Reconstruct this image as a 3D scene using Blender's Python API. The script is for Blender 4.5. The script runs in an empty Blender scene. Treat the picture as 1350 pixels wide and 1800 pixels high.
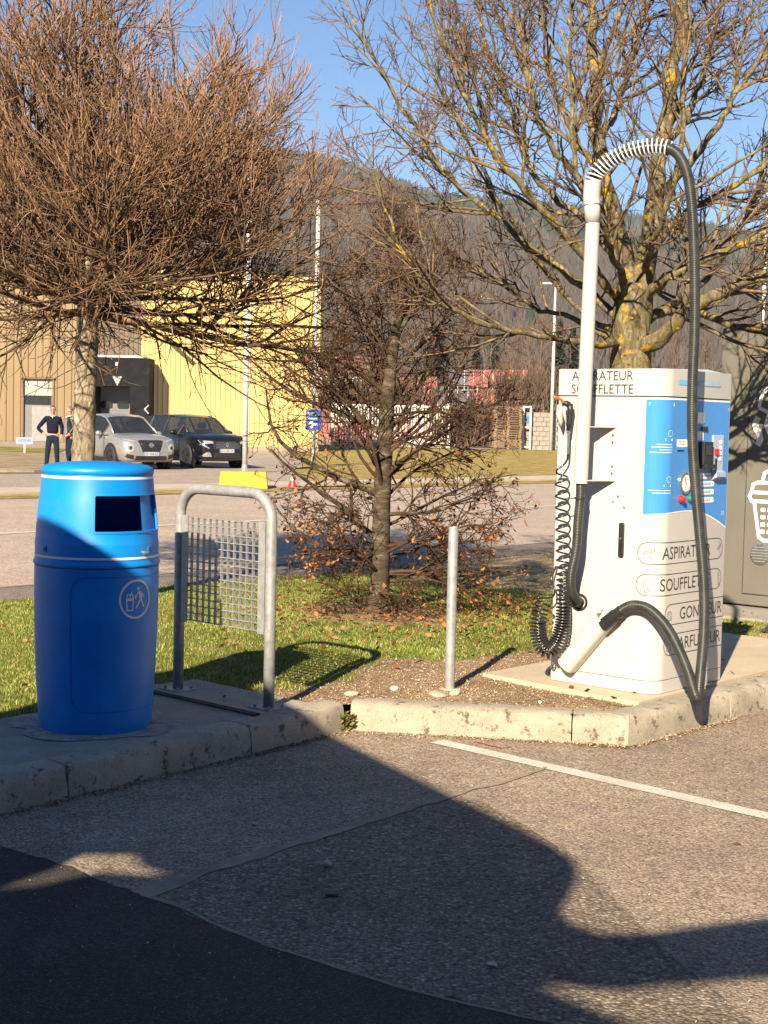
import bpy, bmesh, math, random
import numpy as np
from mathutils import Vector, Matrix
random.seed(7)
RNG = np.random.default_rng(11)
scene = bpy.context.scene
COL = scene.collection
PI = math.pi

# ---------------------------------------------------------------- camera
F_PX, PITCH, ROLL, CAM_H = 2600.0, math.radians(3.5), math.radians(1.3), 1.55
_f = Vector((0, math.cos(PITCH), -math.sin(PITCH)))
_u0 = Vector((0, math.sin(PITCH), math.cos(PITCH)))
_r0 = Vector((1, 0, 0))
_r = _r0 * math.cos(ROLL) + _u0 * math.sin(ROLL)
_u = _u0 * math.cos(ROLL) - _r0 * math.sin(ROLL)
cam_data = bpy.data.cameras.new('camera')
cam = bpy.data.objects.new('camera', cam_data)
COL.objects.link(cam)
cam_data.sensor_fit = 'VERTICAL'
cam_data.sensor_height = 36.0
cam_data.sensor_width = 27.0
cam_data.lens = 36.0 * F_PX / 1800.0
cam_data.clip_start = 0.05
cam_data.clip_end = 12000
cam.matrix_world = Matrix(((_r.x, _u.x, -_f.x, 0), (_r.y, _u.y, -_f.y, 0),
                           (_r.z, _u.z, -_f.z, CAM_H), (0, 0, 0, 1)))
scene.camera = cam

# ---------------------------------------------------------------- sky, sun, exposure
SUN_AZ, SUN_EL = math.radians(17.0), math.radians(28.5)   # light travels towards +y, turned to +x
world = bpy.data.worlds.new('World')
scene.world = world
world.use_nodes = True
wn = world.node_tree
wn.nodes.clear()
w_out = wn.nodes.new('ShaderNodeOutputWorld')
w_bg = wn.nodes.new('ShaderNodeBackground')
w_sky = wn.nodes.new('ShaderNodeTexSky')
w_sky.sky_type = 'NISHITA'
w_sky.sun_disc = False
w_sky.sun_elevation = SUN_EL
w_sky.sun_rotation = SUN_AZ + PI
w_sky.altitude = 400
w_sky.air_density = 1.0
w_sky.dust_density = 0.05
w_sky.ozone_density = 5.0
w_bg.inputs['Strength'].default_value = 0.05
w_hsv = wn.nodes.new('ShaderNodeHueSaturation')
w_hsv.inputs['Saturation'].default_value = 1.22
w_hsv.inputs['Value'].default_value = 1.03
wn.links.new(w_sky.outputs[0], w_hsv.inputs['Color'])
wn.links.new(w_hsv.outputs[0], w_bg.inputs[0])
wn.links.new(w_bg.outputs[0], w_out.inputs[0])
sun_data = bpy.data.lights.new('sun', 'SUN')
sun_data.energy = 5.0
sun_data.angle = math.radians(0.5)
sun_data.color = (1.0, 0.84, 0.62)
sun = bpy.data.objects.new('sun', sun_data)
COL.objects.link(sun)
SUN_DIR = Vector((math.sin(SUN_AZ) * math.cos(SUN_EL), math.cos(SUN_AZ) * math.cos(SUN_EL), -math.sin(SUN_EL)))
sun.rotation_euler = SUN_DIR.to_track_quat('-Z', 'Y').to_euler()
vs = scene.view_settings
vs.view_transform = 'Standard'
vs.look = 'None'
vs.gamma = 1.0
vs.exposure = 1.4
vs.use_curve_mapping = False
scene.cycles.max_bounces = 6
scene.cycles.transparent_max_bounces = 12


# ---------------------------------------------------------------- helpers
def _ray(px, py):
    return _f + _r * ((px - 675) / F_PX) - _u * ((py - 900) / F_PX)

def ground(px, py, z=0.0):
    d = _ray(px, py); t = (z - CAM_H) / d.z
    return Vector((d.x * t, d.y * t, z))

def at(px, py, Y):
    d = _ray(px, py); t = Y / d.y
    return Vector((d.x * t, Y, CAM_H + d.z * t))

ES, ET = (0.653, 0.757), (-0.757, 0.653)       # along the kerb, away from it
def ST(s, t, z=0.0):
    return Vector((s * ES[0] + t * ET[0], s * ES[1] + t * ET[1], z))
def st_of(x, y):
    return x * ES[0] + y * ES[1], x * ET[0] + y * ET[1]

def tag(o, label=None, cat=None, group=None, kind=None):
    if label: o['label'] = label
    if cat: o['category'] = cat
    if group: o['group'] = group
    if kind: o['kind'] = kind
    return o

def link(name, me, mat=None, parent=None):
    o = bpy.data.objects.new(name, me)
    COL.objects.link(o)
    if mat is not None and not me.materials:
        for m in (mat if isinstance(mat, (list, tuple)) else [mat]):
            me.materials.append(m)
    if parent is not None:
        o.parent = parent
    return o

def empty(name, loc=(0, 0, 0), rz=0.0):
    o = bpy.data.objects.new(name, None)
    o.empty_display_size = 0.1
    o.location = loc
    o.rotation_euler = (0, 0, rz)
    COL.objects.link(o)
    return o

def copy_tree(o, parent=None):
    c = o.copy(); COL.objects.link(c); c.parent = parent
    for ch in list(o.children):
        copy_tree(ch, c)
    return c

def mesh_np(name, verts, quads=None, tris=None, smooth=False):
    verts = np.asarray(verts, dtype=np.float32).reshape(-1, 3)
    me = bpy.data.meshes.new(name)
    loops = []; starts = []; totals = []
    n = 0
    if quads is not None and len(quads):
        q = np.asarray(quads, dtype=np.int32).reshape(-1, 4)
        loops.append(q.ravel()); starts.append(np.arange(len(q)) * 4); totals.append(np.full(len(q), 4)); n = len(q) * 4
    if tris is not None and len(tris):
        t = np.asarray(tris, dtype=np.int32).reshape(-1, 3)
        loops.append(t.ravel()); starts.append(n + np.arange(len(t)) * 3); totals.append(np.full(len(t), 3))
    loops = np.concatenate(loops); starts = np.concatenate(starts); totals = np.concatenate(totals)
    me.vertices.add(len(verts)); me.vertices.foreach_set('co', verts.ravel())
    me.loops.add(len(loops)); me.loops.foreach_set('vertex_index', loops.astype(np.int32))
    me.polygons.add(len(starts)); me.polygons.foreach_set('loop_start', starts.astype(np.int32))
    me.polygons.foreach_set('loop_total', totals.astype(np.int32))
    if smooth:
        me.polygons.foreach_set('use_smooth', np.ones(len(starts), dtype=bool))
    me.update(calc_edges=True)
    me.validate()
    return me

class MB:
    """collects simple shapes, builds them as one mesh"""
    def __init__(s):
        s.v = []; s.f = []; s.m = []
    def add(s, verts, faces, mi=0):
        b = len(s.v)
        s.v += [tuple(p) for p in verts]
        s.f += [tuple(b + i for i in f) for f in faces]
        s.m += [mi] * len(faces)
        return s
    def box(s, c, d, mi=0, M=None):
        x, y, z = d[0] / 2, d[1] / 2, d[2] / 2
        vs_ = [Vector((a * x, b * y, e * z)) for e in (-1, 1) for b in (-1, 1) for a in (-1, 1)]
        if M is not None: vs_ = [M @ p for p in vs_]
        vs_ = [p + Vector(c) for p in vs_]
        return s.add(vs_, [(0, 2, 3, 1), (4, 5, 7, 6), (0, 1, 5, 4), (2, 6, 7, 3), (0, 4, 6, 2), (1, 3, 7, 5)], mi)
    def prism(s, poly, z0, z1, mi=0, fn=None):
        """extrude 2d polygon (ccw) between z0 and z1; fn maps (x,y,z) to a point"""
        fn = fn or (lambda x, y, z: (x, y, z))
        n = len(poly)
        vs_ = [fn(x, y, z0) for x, y in poly] + [fn(x, y, z1) for x, y in poly]
        fs = [tuple(range(n - 1, -1, -1)), tuple(range(n, 2 * n))]
        fs += [(i, (i + 1) % n, n + (i + 1) % n, n + i) for i in range(n)]
        return s.add(vs_, fs, mi)
    def tube(s, pts, rad, n=10, mi=0, caps=True, closed=False):
        pts = [Vector(p) for p in pts]
        N = len(pts)
        rad = [rad] * N if isinstance(rad, (int, float)) else list(rad)
        t0 = (pts[1] - pts[0]).normalized()
        ref = Vector((0, 0, 1)) if abs(t0.z) < 0.9 else Vector((1, 0, 0))
        a = t0.cross(ref).normalized()
        vs_ = []; fs = []
        for i in range(N):
            if closed:
                t = (pts[(i + 1) % N] - pts[i - 1]).normalized()
            else:
                t = (pts[min(i + 1, N - 1)] - pts[max(i - 1, 0)]).normalized()
            a = (a - t * a.dot(t)).normalized()
            b = t.cross(a)
            for k in range(n):
                th = 2 * PI * k / n
                vs_.append(pts[i] + (a * math.cos(th) + b * math.sin(th)) * rad[i])
        R = N if closed else N - 1
        for i in range(R):
            j = (i + 1) % N
            for k in range(n):
                k2 = (k + 1) % n
                fs.append((i * n + k, i * n + k2, j * n + k2, j * n + k))
        if caps and not closed:
            fs.append(tuple(range(n - 1, -1, -1))); fs.append(tuple((N - 1) * n + k for k in range(n)))
        return s.add(vs_, fs, mi)
    def lathe(s, prof, n=32, c=(0, 0, 0), mi=0, cap=True, axis='z'):
        vs_ = []; fs = []
        for r, z in prof:
            for k in range(n):
                th = 2 * PI * k / n
                p = (r * math.cos(th), r * math.sin(th), z)
                if axis == 'y': p = (p[0], p[2], p[1])
                if axis == 'x': p = (p[2], p[0], p[1])
                vs_.append((p[0] + c[0], p[1] + c[1], p[2] + c[2]))
        for i in range(len(prof) - 1):
            for k in range(n):
                k2 = (k + 1) % n
                fs.append((i * n + k, i * n + k2, (i + 1) * n + k2, (i + 1) * n + k))
        if cap:
            fs.append(tuple(range(n - 1, -1, -1)))
            fs.append(tuple((len(prof) - 1) * n + k for k in range(n)))
        return s.add(vs_, fs, mi)
    def mesh(s, name='m', smooth=False):
        me = bpy.data.meshes.new(name)
        me.from_pydata([tuple(p) for p in s.v], [], s.f)
        if any(s.m): me.polygons.foreach_set('material_index', s.m)
        if smooth: me.polygons.foreach_set('use_smooth', [True] * len(me.polygons))
        bm = bmesh.new(); bm.from_mesh(me)
        bmesh.ops.recalc_face_normals(bm, faces=bm.faces)
        bm.to_mesh(me); bm.free()
        me.update()
        return me
    def build(s, name, mat, parent=None, smooth=False, bevel=0.0, auto=False):
        me = s.mesh(name, smooth or auto)
        if auto:
            me.set_sharp_from_angle(angle=math.radians(35))
        o = link(name, me, mat, parent)
        if bevel:
            b = o.modifiers.new('bevel', 'BEVEL'); b.width = bevel; b.segments = 2; b.limit_method = 'ANGLE'
        return o

def smooth_path(pts, k=8):
    """Catmull-Rom through points"""
    P = [Vector(p) for p in pts]
    P = [P[0] * 2 - P[1]] + P + [P[-1] * 2 - P[-2]]
    out = []
    for i in range(1, len(P) - 2):
        for j in range(k):
            t = j / k
            a, b, c, d = P[i - 1], P[i], P[i + 1], P[i + 2]
            out.append(0.5 * ((2 * b) + (c - a) * t + (2 * a - 5 * b + 4 * c - d) * t * t + (3 * b - a - 3 * c + d) * t ** 3))
    out.append(P[-2])
    return out

_txt_cache = {}
def text_mesh2d(s, width, height):
    """triangulated lettering as 2d points and faces, fitted to width x height"""
    if s not in _txt_cache:
        cu = bpy.data.curves.new('lettering', 'FONT')
        cu.body = s; cu.resolution_u = 3; cu.fill_mode = 'FRONT'
        ob = bpy.data.objects.new('lettering', cu)
        COL.objects.link(ob)
        dg = bpy.context.evaluated_depsgraph_get()
        me = bpy.data.meshes.new_from_object(ob.evaluated_get(dg))
        v = np.array([p.co[:2] for p in me.vertices]); f = [tuple(p.vertices) for p in me.polygons]
        bpy.data.objects.remove(ob); bpy.data.curves.remove(cu); bpy.data.meshes.remove(me)
        _txt_cache[s] = (v, f)
    v, f = _txt_cache[s]
    lo, hi = v.min(0), v.max(0)
    w = (v - lo) / (hi - lo) * np.array([width, height])
    return [tuple(p) for p in w], f

def stroke2d(pts, w, closed=False):
    """polyline with width as 2d quads"""
    n = len(pts); vs_ = []; fs = []
    for i in range(n):
        a = Vector(pts[i - 1] if (i > 0 or closed) else pts[i]); b = Vector(pts[(i + 1) % n] if (i < n - 1 or closed) else pts[i])
        p = Vector(pts[i])
        d1 = (p - a); d2 = (b - p)
        if d1.length < 1e-9: d1 = d2
        if d2.length < 1e-9: d2 = d1
        d1.normalize(); d2.normalize()
        n1 = Vector((-d1.y, d1.x)); n2 = Vector((-d2.y, d2.x))
        m = (n1 + n2)
        m = n1 if m.length < 1e-6 else m.normalized()
        k = w / 2 / max(0.45, m.dot(n1))
        vs_ += [tuple(p + m * k), tuple(p - m * k)]
    R = n if closed else n - 1
    for i in range(R):
        j = (i + 1) % n
        fs.append((2 * i, 2 * i + 1, 2 * j + 1, 2 * j))
    return vs_, fs

def round_rect(x0, y0, x1, y1, r, k=6):
    out = []
    for cx, cy, a0 in ((x1 - r, y1 - r, 0), (x0 + r, y1 - r, 90), (x0 + r, y0 + r, 180), (x1 - r, y0 + r, 270)):
        for j in range(k + 1):
            a = math.radians(a0 + 90 * j / k)
            out.append((cx + r * math.cos(a), cy + r * math.sin(a)))
    return out

def densify(pts, step, closed=False):
    out = []
    n = len(pts)
    for i in range(n if closed else n - 1):
        a = Vector(pts[i]); b = Vector(pts[(i + 1) % n])
        k = max(1, int((b - a).length / step))
        for j in range(k):
            out.append(tuple(a + (b - a) * (j / k)))
    if not closed: out.append(tuple(pts[-1]))
    return out

def circle2d(cx, cy, r, n=24, a0=0, a1=360):
    return [(cx + r * math.cos(math.radians(a0 + (a1 - a0) * i / n)), cy + r * math.sin(math.radians(a0 + (a1 - a0) * i / n))) for i in range(n if a1 - a0 == 360 else n + 1)]

class Decal:
    """flat print mapped on a surface by fn(u, v) -> point"""
    def __init__(s, fn): s.fn = fn; s.v = []; s.f = []
    def add(s, vf, off=(0, 0)):
        b = len(s.v)
        s.v += [s.fn(x + off[0], y + off[1]) for x, y in vf[0]]
        s.f += [tuple(b + i for i in f) for f in vf[1]]
        return s
    def stroke(s, pts, w, closed=False, off=(0, 0), step=0.02):
        return s.add(stroke2d(densify(pts, step, closed), w, closed), off)
    def fill(s, poly, off=(0, 0)):
        return s.add((poly, [tuple(range(len(poly)))]), off)
    def text(s, t, x, y, w, h):
        return s.add(text_mesh2d(t, w, h), (x, y))
    def grid(s, x0, x1, y0f, y1f, n):
        vs_ = []; fs = []
        for i in range(n + 1):
            x = x0 + (x1 - x0) * i / n
            vs_ += [(x, y0f(x)), (x, y1f(x))]
        fs = [(2 * i, 2 * i + 2, 2 * i + 3, 2 * i + 1) for i in range(n)]
        return s.add((vs_, fs))
    def build(s, name, mat, parent):
        me = bpy.data.meshes.new(name)
        me.from_pydata([tuple(p) for p in s.v], [], s.f); me.update()
        return link(name, me, mat, parent)


# ---------------------------------------------------------------- materials
MATS = {}
def new_mat(name):
    m = bpy.data.materials.new(name); m.use_nodes = True
    nt = m.node_tree; b = nt.nodes['Principled BSDF']
    MATS[name] = m
    return m, nt, b

def nd(nt, typ, **kw):
    n = nt.nodes.new(typ)
    for k, v in kw.items():
        if k in n.inputs: n.inputs[k].default_value = v
        else: setattr(n, k, v)
    return n

def ramp(nt, fac, stops):
    r = nt.nodes.new('ShaderNodeValToRGB')
    el = r.color_ramp.elements
    while len(el) < len(stops): el.new(0.5)
    for e, (p, c) in zip(el, stops):
        e.position = p; e.color = tuple(c) + (1,) if len(c) == 3 else c
    nt.links.new(fac, r.inputs[0])
    return r.outputs[0]

def mixc(nt, fac, a, b, mode='MIX'):
    m = nt.nodes.new('ShaderNodeMix'); m.data_type = 'RGBA'; m.blend_type = mode
    for i, x in ((0, fac), (6, a), (7, b)):
        if isinstance(x, (int, float)): m.inputs[i].default_value = x
        elif isinstance(x, (tuple, list)): m.inputs[i].default_value = tuple(x) + (1,) if len(x) == 3 else x
        else: nt.links.new(x, m.inputs[i])
    return m.outputs[2]

def coords(nt, kind='Object'):
    return nt.nodes.new('ShaderNodeTexCoord').outputs[kind]

def noise(nt, vec, scale, detail=4, rough=0.55, out=0):
    n = nd(nt, 'ShaderNodeTexNoise', Scale=scale, Detail=detail, Roughness=rough)
    nt.links.new(vec, n.inputs['Vector'])
    return n.outputs[out]

def bump(nt, b, h, strength=0.3, dist=0.01):
    n = nd(nt, 'ShaderNodeBump', Strength=strength, Distance=dist)
    nt.links.new(h, n.inputs['Height'])
    nt.links.new(n.outputs[0], b.inputs['Normal'])

def simple(name, col, rough=0.5, metal=0.0, var=0.12, scale=6.0, bmp=0.0, bscale=40.0, spec=None, coat=0.0, dirt=None):
    """paint, metal, plastic ... with a little cloudiness"""
    m, nt, b = new_mat(name)
    v = coords(nt)
    n1 = noise(nt, v, scale, 5)
    lo = tuple(c * (1 - var) for c in col); hi = tuple(min(1, c * (1 + var)) for c in col)
    c = ramp(nt, n1, [(0.3, lo), (0.7, hi)])
    if dirt:
        n2 = noise(nt, v, dirt[1], 6, 0.7)
        f = ramp(nt, n2, [(dirt[2], (0, 0, 0)), (dirt[2] + 0.15, (dirt[3],) * 3)])
        c = mixc(nt, f, c, dirt[0])
    nt.links.new(c, b.inputs['Base Color'])
    rr = nd(nt, 'ShaderNodeMapRange'); rr.inputs['To Min'].default_value = max(0.03, rough - 0.08); rr.inputs['To Max'].default_value = min(1, rough + 0.08)
    nt.links.new(n1, rr.inputs['Value']); nt.links.new(rr.outputs[0], b.inputs['Roughness'])
    b.inputs['Metallic'].default_value = metal
    if spec is not None: b.inputs['Specular IOR Level'].default_value = spec
    if coat: b.inputs['Coat Weight'].default_value = coat; b.inputs['Coat Roughness'].default_value = 0.08
    if bmp: bump(nt, b, noise(nt, v, bscale, 4), bmp, 0.005)
    return m

def asphalt(name, lo, mid, hi, scale=120.0, stain=(0.6, 1.1), bstr=0.6, moss=None):
    m, nt, b = new_mat(name)
    v = coords(nt)
    vor = nd(nt, 'ShaderNodeTexVoronoi', Scale=scale); nt.links.new(v, vor.inputs['Vector'])
    sep = nt.nodes.new('ShaderNodeSeparateColor'); nt.links.new(vor.outputs['Color'], sep.inputs[0])
    c = ramp(nt, sep.outputs[0], [(0.0, lo), (0.45, mid), (0.8, mid), (1.0, hi)])
    fine = noise(nt, v, scale * 2.5, 3, 0.7)
    c = mixc(nt, 0.5, c, ramp(nt, fine, [(0.3, tuple(x * 0.55 for x in mid)), (0.7, tuple(min(1, x * 1.35) for x in mid))]))
    big = noise(nt, v, 0.9, 6, 0.65)
    c = mixc(nt, 1.0, c, ramp(nt, big, [(0.3, (stain[0],) * 3), (0.7, (stain[1],) * 3)]), 'MULTIPLY')
    med = noise(nt, v, 7.0, 5, 0.6)
    c = mixc(nt, 1.0, c, ramp(nt, med, [(0.25, (0.78,) * 3), (0.75, (1.15,) * 3)]), 'MULTIPLY')
    # pits between the stones
    pit = ramp(nt, vor.outputs['Distance'], [(0.35, (1, 1, 1)), (0.8, (0.35, 0.35, 0.36))])
    c = mixc(nt, 0.8, c, mixc(nt, 1.0, c, pit, 'MULTIPLY'))
    nt.links.new(c, b.inputs['Base Color'])
    b.inputs['Roughness'].default_value = 0.88
    b.inputs['Specular IOR Level'].default_value = 0.3
    inv = nd(nt, 'ShaderNodeMath', operation='SUBTRACT'); inv.inputs[0].default_value = 1.0
    nt.links.new(vor.outputs['Distance'], inv.inputs[1])
    bump(nt, b, inv.outputs[0], bstr, 0.006)
    return m

def concrete(name, col, var=0.25, scale=5.0, spots=True, dark=(0.05, 0.045, 0.035), amount=0.62, bstr=0.5):
    m, nt, b = new_mat(name)
    v = coords(nt)
    n1 = noise(nt, v, scale, 7, 0.65)
    c = ramp(nt, n1, [(0.25, tuple(x * (1 - var) for x in col)), (0.75, tuple(min(1, x * (1 + var)) for x in col))])
    g = noise(nt, v, 160.0, 3, 0.7)
    c = mixc(nt, 1.0, c, ramp(nt, g, [(0.3, (0.72,) * 3), (0.7, (1.18,) * 3)]), 'MULTIPLY')
    if spots:
        n2 = noise(nt, v, 14.0, 8, 0.75)
        f = ramp(nt, n2, [(amount, (0, 0, 0)), (amount + 0.07, (0.85,) * 3)])
        c = mixc(nt, f, c, dark)
    nt.links.new(c, b.inputs['Base Color'])
    b.inputs['Roughness'].default_value = 0.9
    b.inputs['Specular IOR Level'].default_value = 0.25
    bump(nt, b, noise(nt, v, 70.0, 6, 0.7), bstr, 0.008)
    return m

def island_mat(name, stops, rough=0.8, trans=0.0):
    """colour differs piece by piece (leaf, blade, stone)"""
    m, nt, b = new_mat(name)
    g = nt.nodes.new('ShaderNodeNewGeometry')
    c = ramp(nt, g.outputs['Random Per Island'], stops)
    n1 = noise(nt, coords(nt), 1.7, 4)
    c = mixc(nt, 1.0, c, ramp(nt, n1, [(0.3, (0.72,) * 3), (0.7, (1.2,) * 3)]), 'MULTIPLY')
    nt.links.new(c, b.inputs['Base Color'])
    b.inputs['Roughness'].default_value = rough
    b.inputs['Specular IOR Level'].default_value = 0.2
    if trans:
        b.inputs['Subsurface Weight'].default_value = 0.0
        tr = nd(nt, 'ShaderNodeBsdfTranslucent'); nt.links.new(c, tr.inputs['Color'])
        mx = nd(nt, 'ShaderNodeMixShader'); mx.inputs[0].default_value = trans
        nt.links.new(b.outputs[0], mx.inputs[1]); nt.links.new(tr.outputs[0], mx.inputs[2])
        nt.links.new(mx.outputs[0], nt.nodes['Material Output'].inputs['Surface'])
    return m

def bark(name, stops, scale=18.0, lichen=None, lam=0.6, stretch=(1, 1, 0.35), bstr=0.7):
    m, nt, b = new_mat(name)
    v = coords(nt)
    mp = nd(nt, 'ShaderNodeMapping'); mp.inputs['Scale'].default_value = stretch
    nt.links.new(v, mp.inputs['Vector'])
    n1 = noise(nt, mp.outputs[0], scale, 7, 0.7)
    c = ramp(nt, n1, stops)
    if lichen:
        for (col, sc, am) in lichen:
            n2 = noise(nt, v, sc, 5, 0.65)
            f = ramp(nt, n2, [(am, (0, 0, 0)), (am + 0.06, (0.92,) * 3)])
            c = mixc(nt, f, c, mixc(nt, noise(nt, v, 60.0, 3), col, tuple(x * 0.5 for x in col)))
    nt.links.new(c, b.inputs['Base Color'])
    b.inputs['Roughness'].default_value = 0.92
    b.inputs['Specular IOR Level'].default_value = 0.15
    bump(nt, b, noise(nt, mp.outputs[0], scale * 1.6, 6, 0.7), bstr, 0.02)
    return m

M_bin = simple('blue_plastic', (0.001, 0.205, 0.61), 0.42, var=0.12, scale=4, spec=0.45, bmp=0.03, bscale=25, dirt=((0.05, 0.17, 0.42), 7.0, 0.57, 0.35))
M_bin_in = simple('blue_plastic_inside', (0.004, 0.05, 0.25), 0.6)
M_white = simple('white_print', (0.74, 0.735, 0.71), 0.5, var=0.05)
M_black = simple('black_plastic', (0.016, 0.016, 0.017), 0.45, var=0.3)
M_blackprint = simple('dark_print', (0.035, 0.035, 0.037), 0.5, var=0.1)
M_cab = simple('white_enamel', (0.46, 0.445, 0.415), 0.34, var=0.03, scale=3, spec=0.4, dirt=((0.33, 0.29, 0.23), 5.0, 0.60, 0.22))
M_pole = simple('white_pipe', (0.45, 0.435, 0.405), 0.38, var=0.03, scale=3)
M_capwhite = simple('white_tape', (0.40, 0.385, 0.355), 0.55, var=0.1, scale=14)
M_blue = simple('blue_vinyl', (0.05, 0.235, 0.60), 0.28, var=0.04, scale=3, spec=0.5)
M_hose = simple('grey_black_hose', (0.03, 0.032, 0.03), 0.38, var=0.3, scale=20, spec=0.4)
M_cord = simple('black_coil', (0.018, 0.018, 0.018), 0.25, var=0.2, spec=0.6)
M_orange = simple('orange_plastic', (0.85, 0.11, 0.015), 0.45)
M_red = simple('red_plastic', (0.55, 0.02, 0.02), 0.4)
M_green = simple('green_plastic', (0.02, 0.16, 0.09), 0.4)
M_steel = simple('steel', (0.5, 0.5, 0.49), 0.28, 0.9, var=0.15, scale=30)
M_galv = simple('galvanised_steel', (0.29, 0.295, 0.295), 0.5, 0.3, var=0.22, scale=22, bmp=0.06, bscale=60, dirt=((0.17, 0.17, 0.165), 35.0, 0.54, 0.6))
M_lightblue = simple('lit_window_strip', (0.12, 0.45, 0.85), 0.25)
M_greyprint = simple('grey_print', (0.4, 0.4, 0.39), 0.5)
M_clear = simple('clear_cover', (0.35, 0.42, 0.55), 0.12, var=0.05)
M_khaki = simple('khaki_cladding', (0.125, 0.12, 0.10), 0.5, var=0.06, scale=2)
M_rubber = simple('rubber', (0.02, 0.02, 0.021), 0.7, var=0.3, scale=12)

M_lot = asphalt('worn_asphalt', (0.095, 0.074, 0.055), (0.39, 0.306, 0.225), (0.74, 0.62, 0.48), 105.0, (0.72, 1.12))
M_lot_coarse = asphalt('coarse_asphalt', (0.026, 0.021, 0.016), (0.27, 0.214, 0.158), (0.70, 0.59, 0.46), 80.0, (0.7, 1.1), 0.9)
M_patch = asphalt('smooth_asphalt', (0.014, 0.013, 0.012), (0.06, 0.053, 0.046), (0.18, 0.16, 0.14), 150.0, (0.75, 1.15), 0.45)
M_tar = simple('tar_band', (0.235, 0.19, 0.142), 0.85, var=0.3, scale=9, bmp=0.2, bscale=90)
M_road = asphalt('road_asphalt', (0.31, 0.245, 0.19), (0.52, 0.42, 0.335), (0.66, 0.55, 0.45), 60.0, (0.86, 1.08), 0.3)
M_lot_far = asphalt('far_asphalt', (0.27, 0.215, 0.17), (0.45, 0.37, 0.30), (0.58, 0.49, 0.41), 40.0, (0.8, 1.1), 0.3)
M_kerb = concrete('kerb_concrete', (0.335, 0.295, 0.23), 0.30, 4.0, True, (0.06, 0.048, 0.03), 0.555)
M_slab = concrete('slab_concrete', (0.29, 0.265, 0.225), 0.3, 3.0, True, (0.09, 0.075, 0.055), 0.60)
M_plinth = concrete('plinth_concrete', (0.47, 0.39, 0.28), 0.14, 3.0, True, (0.25, 0.2, 0.14), 0.72, 0.3)
M_mortar = concrete('mortar', (0.33, 0.305, 0.265), 0.4, 9.0, True, (0.2, 0.18, 0.15), 0.5)
M_path = concrete('path_concrete', (0.44, 0.38, 0.30), 0.15, 1.0, False)
M_farkerb = concrete('far_kerb', (0.3, 0.26, 0.2), 0.2, 2.0, False)
M_grass = island_mat('grass_blades', [(0.0, (0.06, 0.10, 0.016)), (0.35, (0.14, 0.215, 0.034)), (0.62, (0.24, 0.29, 0.055)), (0.84, (0.40, 0.37, 0.11)), (1.0, (0.55, 0.45, 0.22))], 0.7, 0.25)
M_dleaf = island_mat('dead_leaves', [(0.0, (0.11, 0.042, 0.016)), (0.4, (0.25, 0.095, 0.032)), (0.75, (0.38, 0.165, 0.06)), (1.0, (0.44, 0.25, 0.12))], 0.8, 0.25)
M_mulch = island_mat('mulch', [(0.0, (0.14, 0.088, 0.052)), (0.4, (0.30, 0.205, 0.13)), (0.8, (0.45, 0.325, 0.215)), (1.0, (0.58, 0.47, 0.34))], 0.9)
M_gravel = island_mat('pebbles', [(0.0, (0.14, 0.12, 0.1)), (0.5, (0.32, 0.28, 0.22)), (1.0, (0.55, 0.5, 0.42))], 0.9)
M_stone = concrete('stone', (0.45, 0.39, 0.30), 0.3, 12.0, False)
M_weed = island_mat('weed_leaves', [(0.0, (0.06, 0.08, 0.015)), (0.5, (0.14, 0.15, 0.035)), (1.0, (0.26, 0.22, 0.08))], 0.7, 0.2)
def _paint():
    m, nt, b = new_mat('worn_road_paint')
    v = coords(nt)
    c = ramp(nt, noise(nt, v, 4.0, 5), [(0.3, (0.46, 0.43, 0.365)), (0.7, (0.60, 0.56, 0.49))])
    f = ramp(nt, noise(nt, v, 75.0, 5, 0.7), [(0.53, (0, 0, 0)), (0.6, (0.9,) * 3)])
    wear = ramp(nt, noise(nt, v, 1.6, 3), [(0.3, (0.45,) * 3), (0.6, (1,) * 3)])
    f = mixc(nt, 1.0, f, wear, 'MULTIPLY')
    nt.links.new(mixc(nt, f, c, (0.26, 0.215, 0.16)), b.inputs['Base Color'])
    b.inputs['Roughness'].default_value = 0.8
    bump(nt, b, noise(nt, v, 110.0, 4), 0.5, 0.005)
    return m
M_paint = _paint()
M_globebark = bark('globe_tree_bark', [(0.3, (0.07, 0.056, 0.036)), (0.48, (0.23, 0.19, 0.13)), (0.68, (0.42, 0.36, 0.27))], 30.0, [((0.62, 0.42, 0.03), 4.5, 0.66), ((0.03, 0.035, 0.012), 9.0, 0.66)])
M_globetwig = bark('globe_tree_twigs', [(0.3, (0.045, 0.03, 0.018)), (0.5, (0.13, 0.082, 0.048)), (0.72, (0.29, 0.195, 0.12))], 9.0, None, stretch=(1, 1, 1), bstr=0.2)
M_globefine = bark('globe_tree_shoots', [(0.3, (0.13, 0.065, 0.036)), (0.5, (0.27, 0.15, 0.088)), (0.72, (0.46, 0.31, 0.205))], 6.0, None, stretch=(1, 1, 1), bstr=0.2)
M_hornbark = bark('hornbeam_bark', [(0.3, (0.022, 0.017, 0.011)), (0.52, (0.07, 0.054, 0.036)), (0.74, (0.24, 0.20, 0.145))], 16.0, None, stretch=(0.6, 0.6, 1.6))
M_horntwig = bark('hornbeam_twigs', [(0.3, (0.03, 0.019, 0.012)), (0.6, (0.085, 0.053, 0.033)), (0.75, (0.18, 0.115, 0.075))], 7.0, None, stretch=(1, 1, 1), bstr=0.2)
M_limebark = bark('lichen_bark', [(0.3, (0.035, 0.028, 0.016)), (0.5, (0.135, 0.11, 0.066)), (0.72, (0.33, 0.275, 0.185))], 26.0, [((0.17, 0.145, 0.022), 13.0, 0.55), ((0.52, 0.32, 0.03), 12.0, 0.575), ((0.03, 0.034, 0.010), 8.0, 0.58)])
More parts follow.
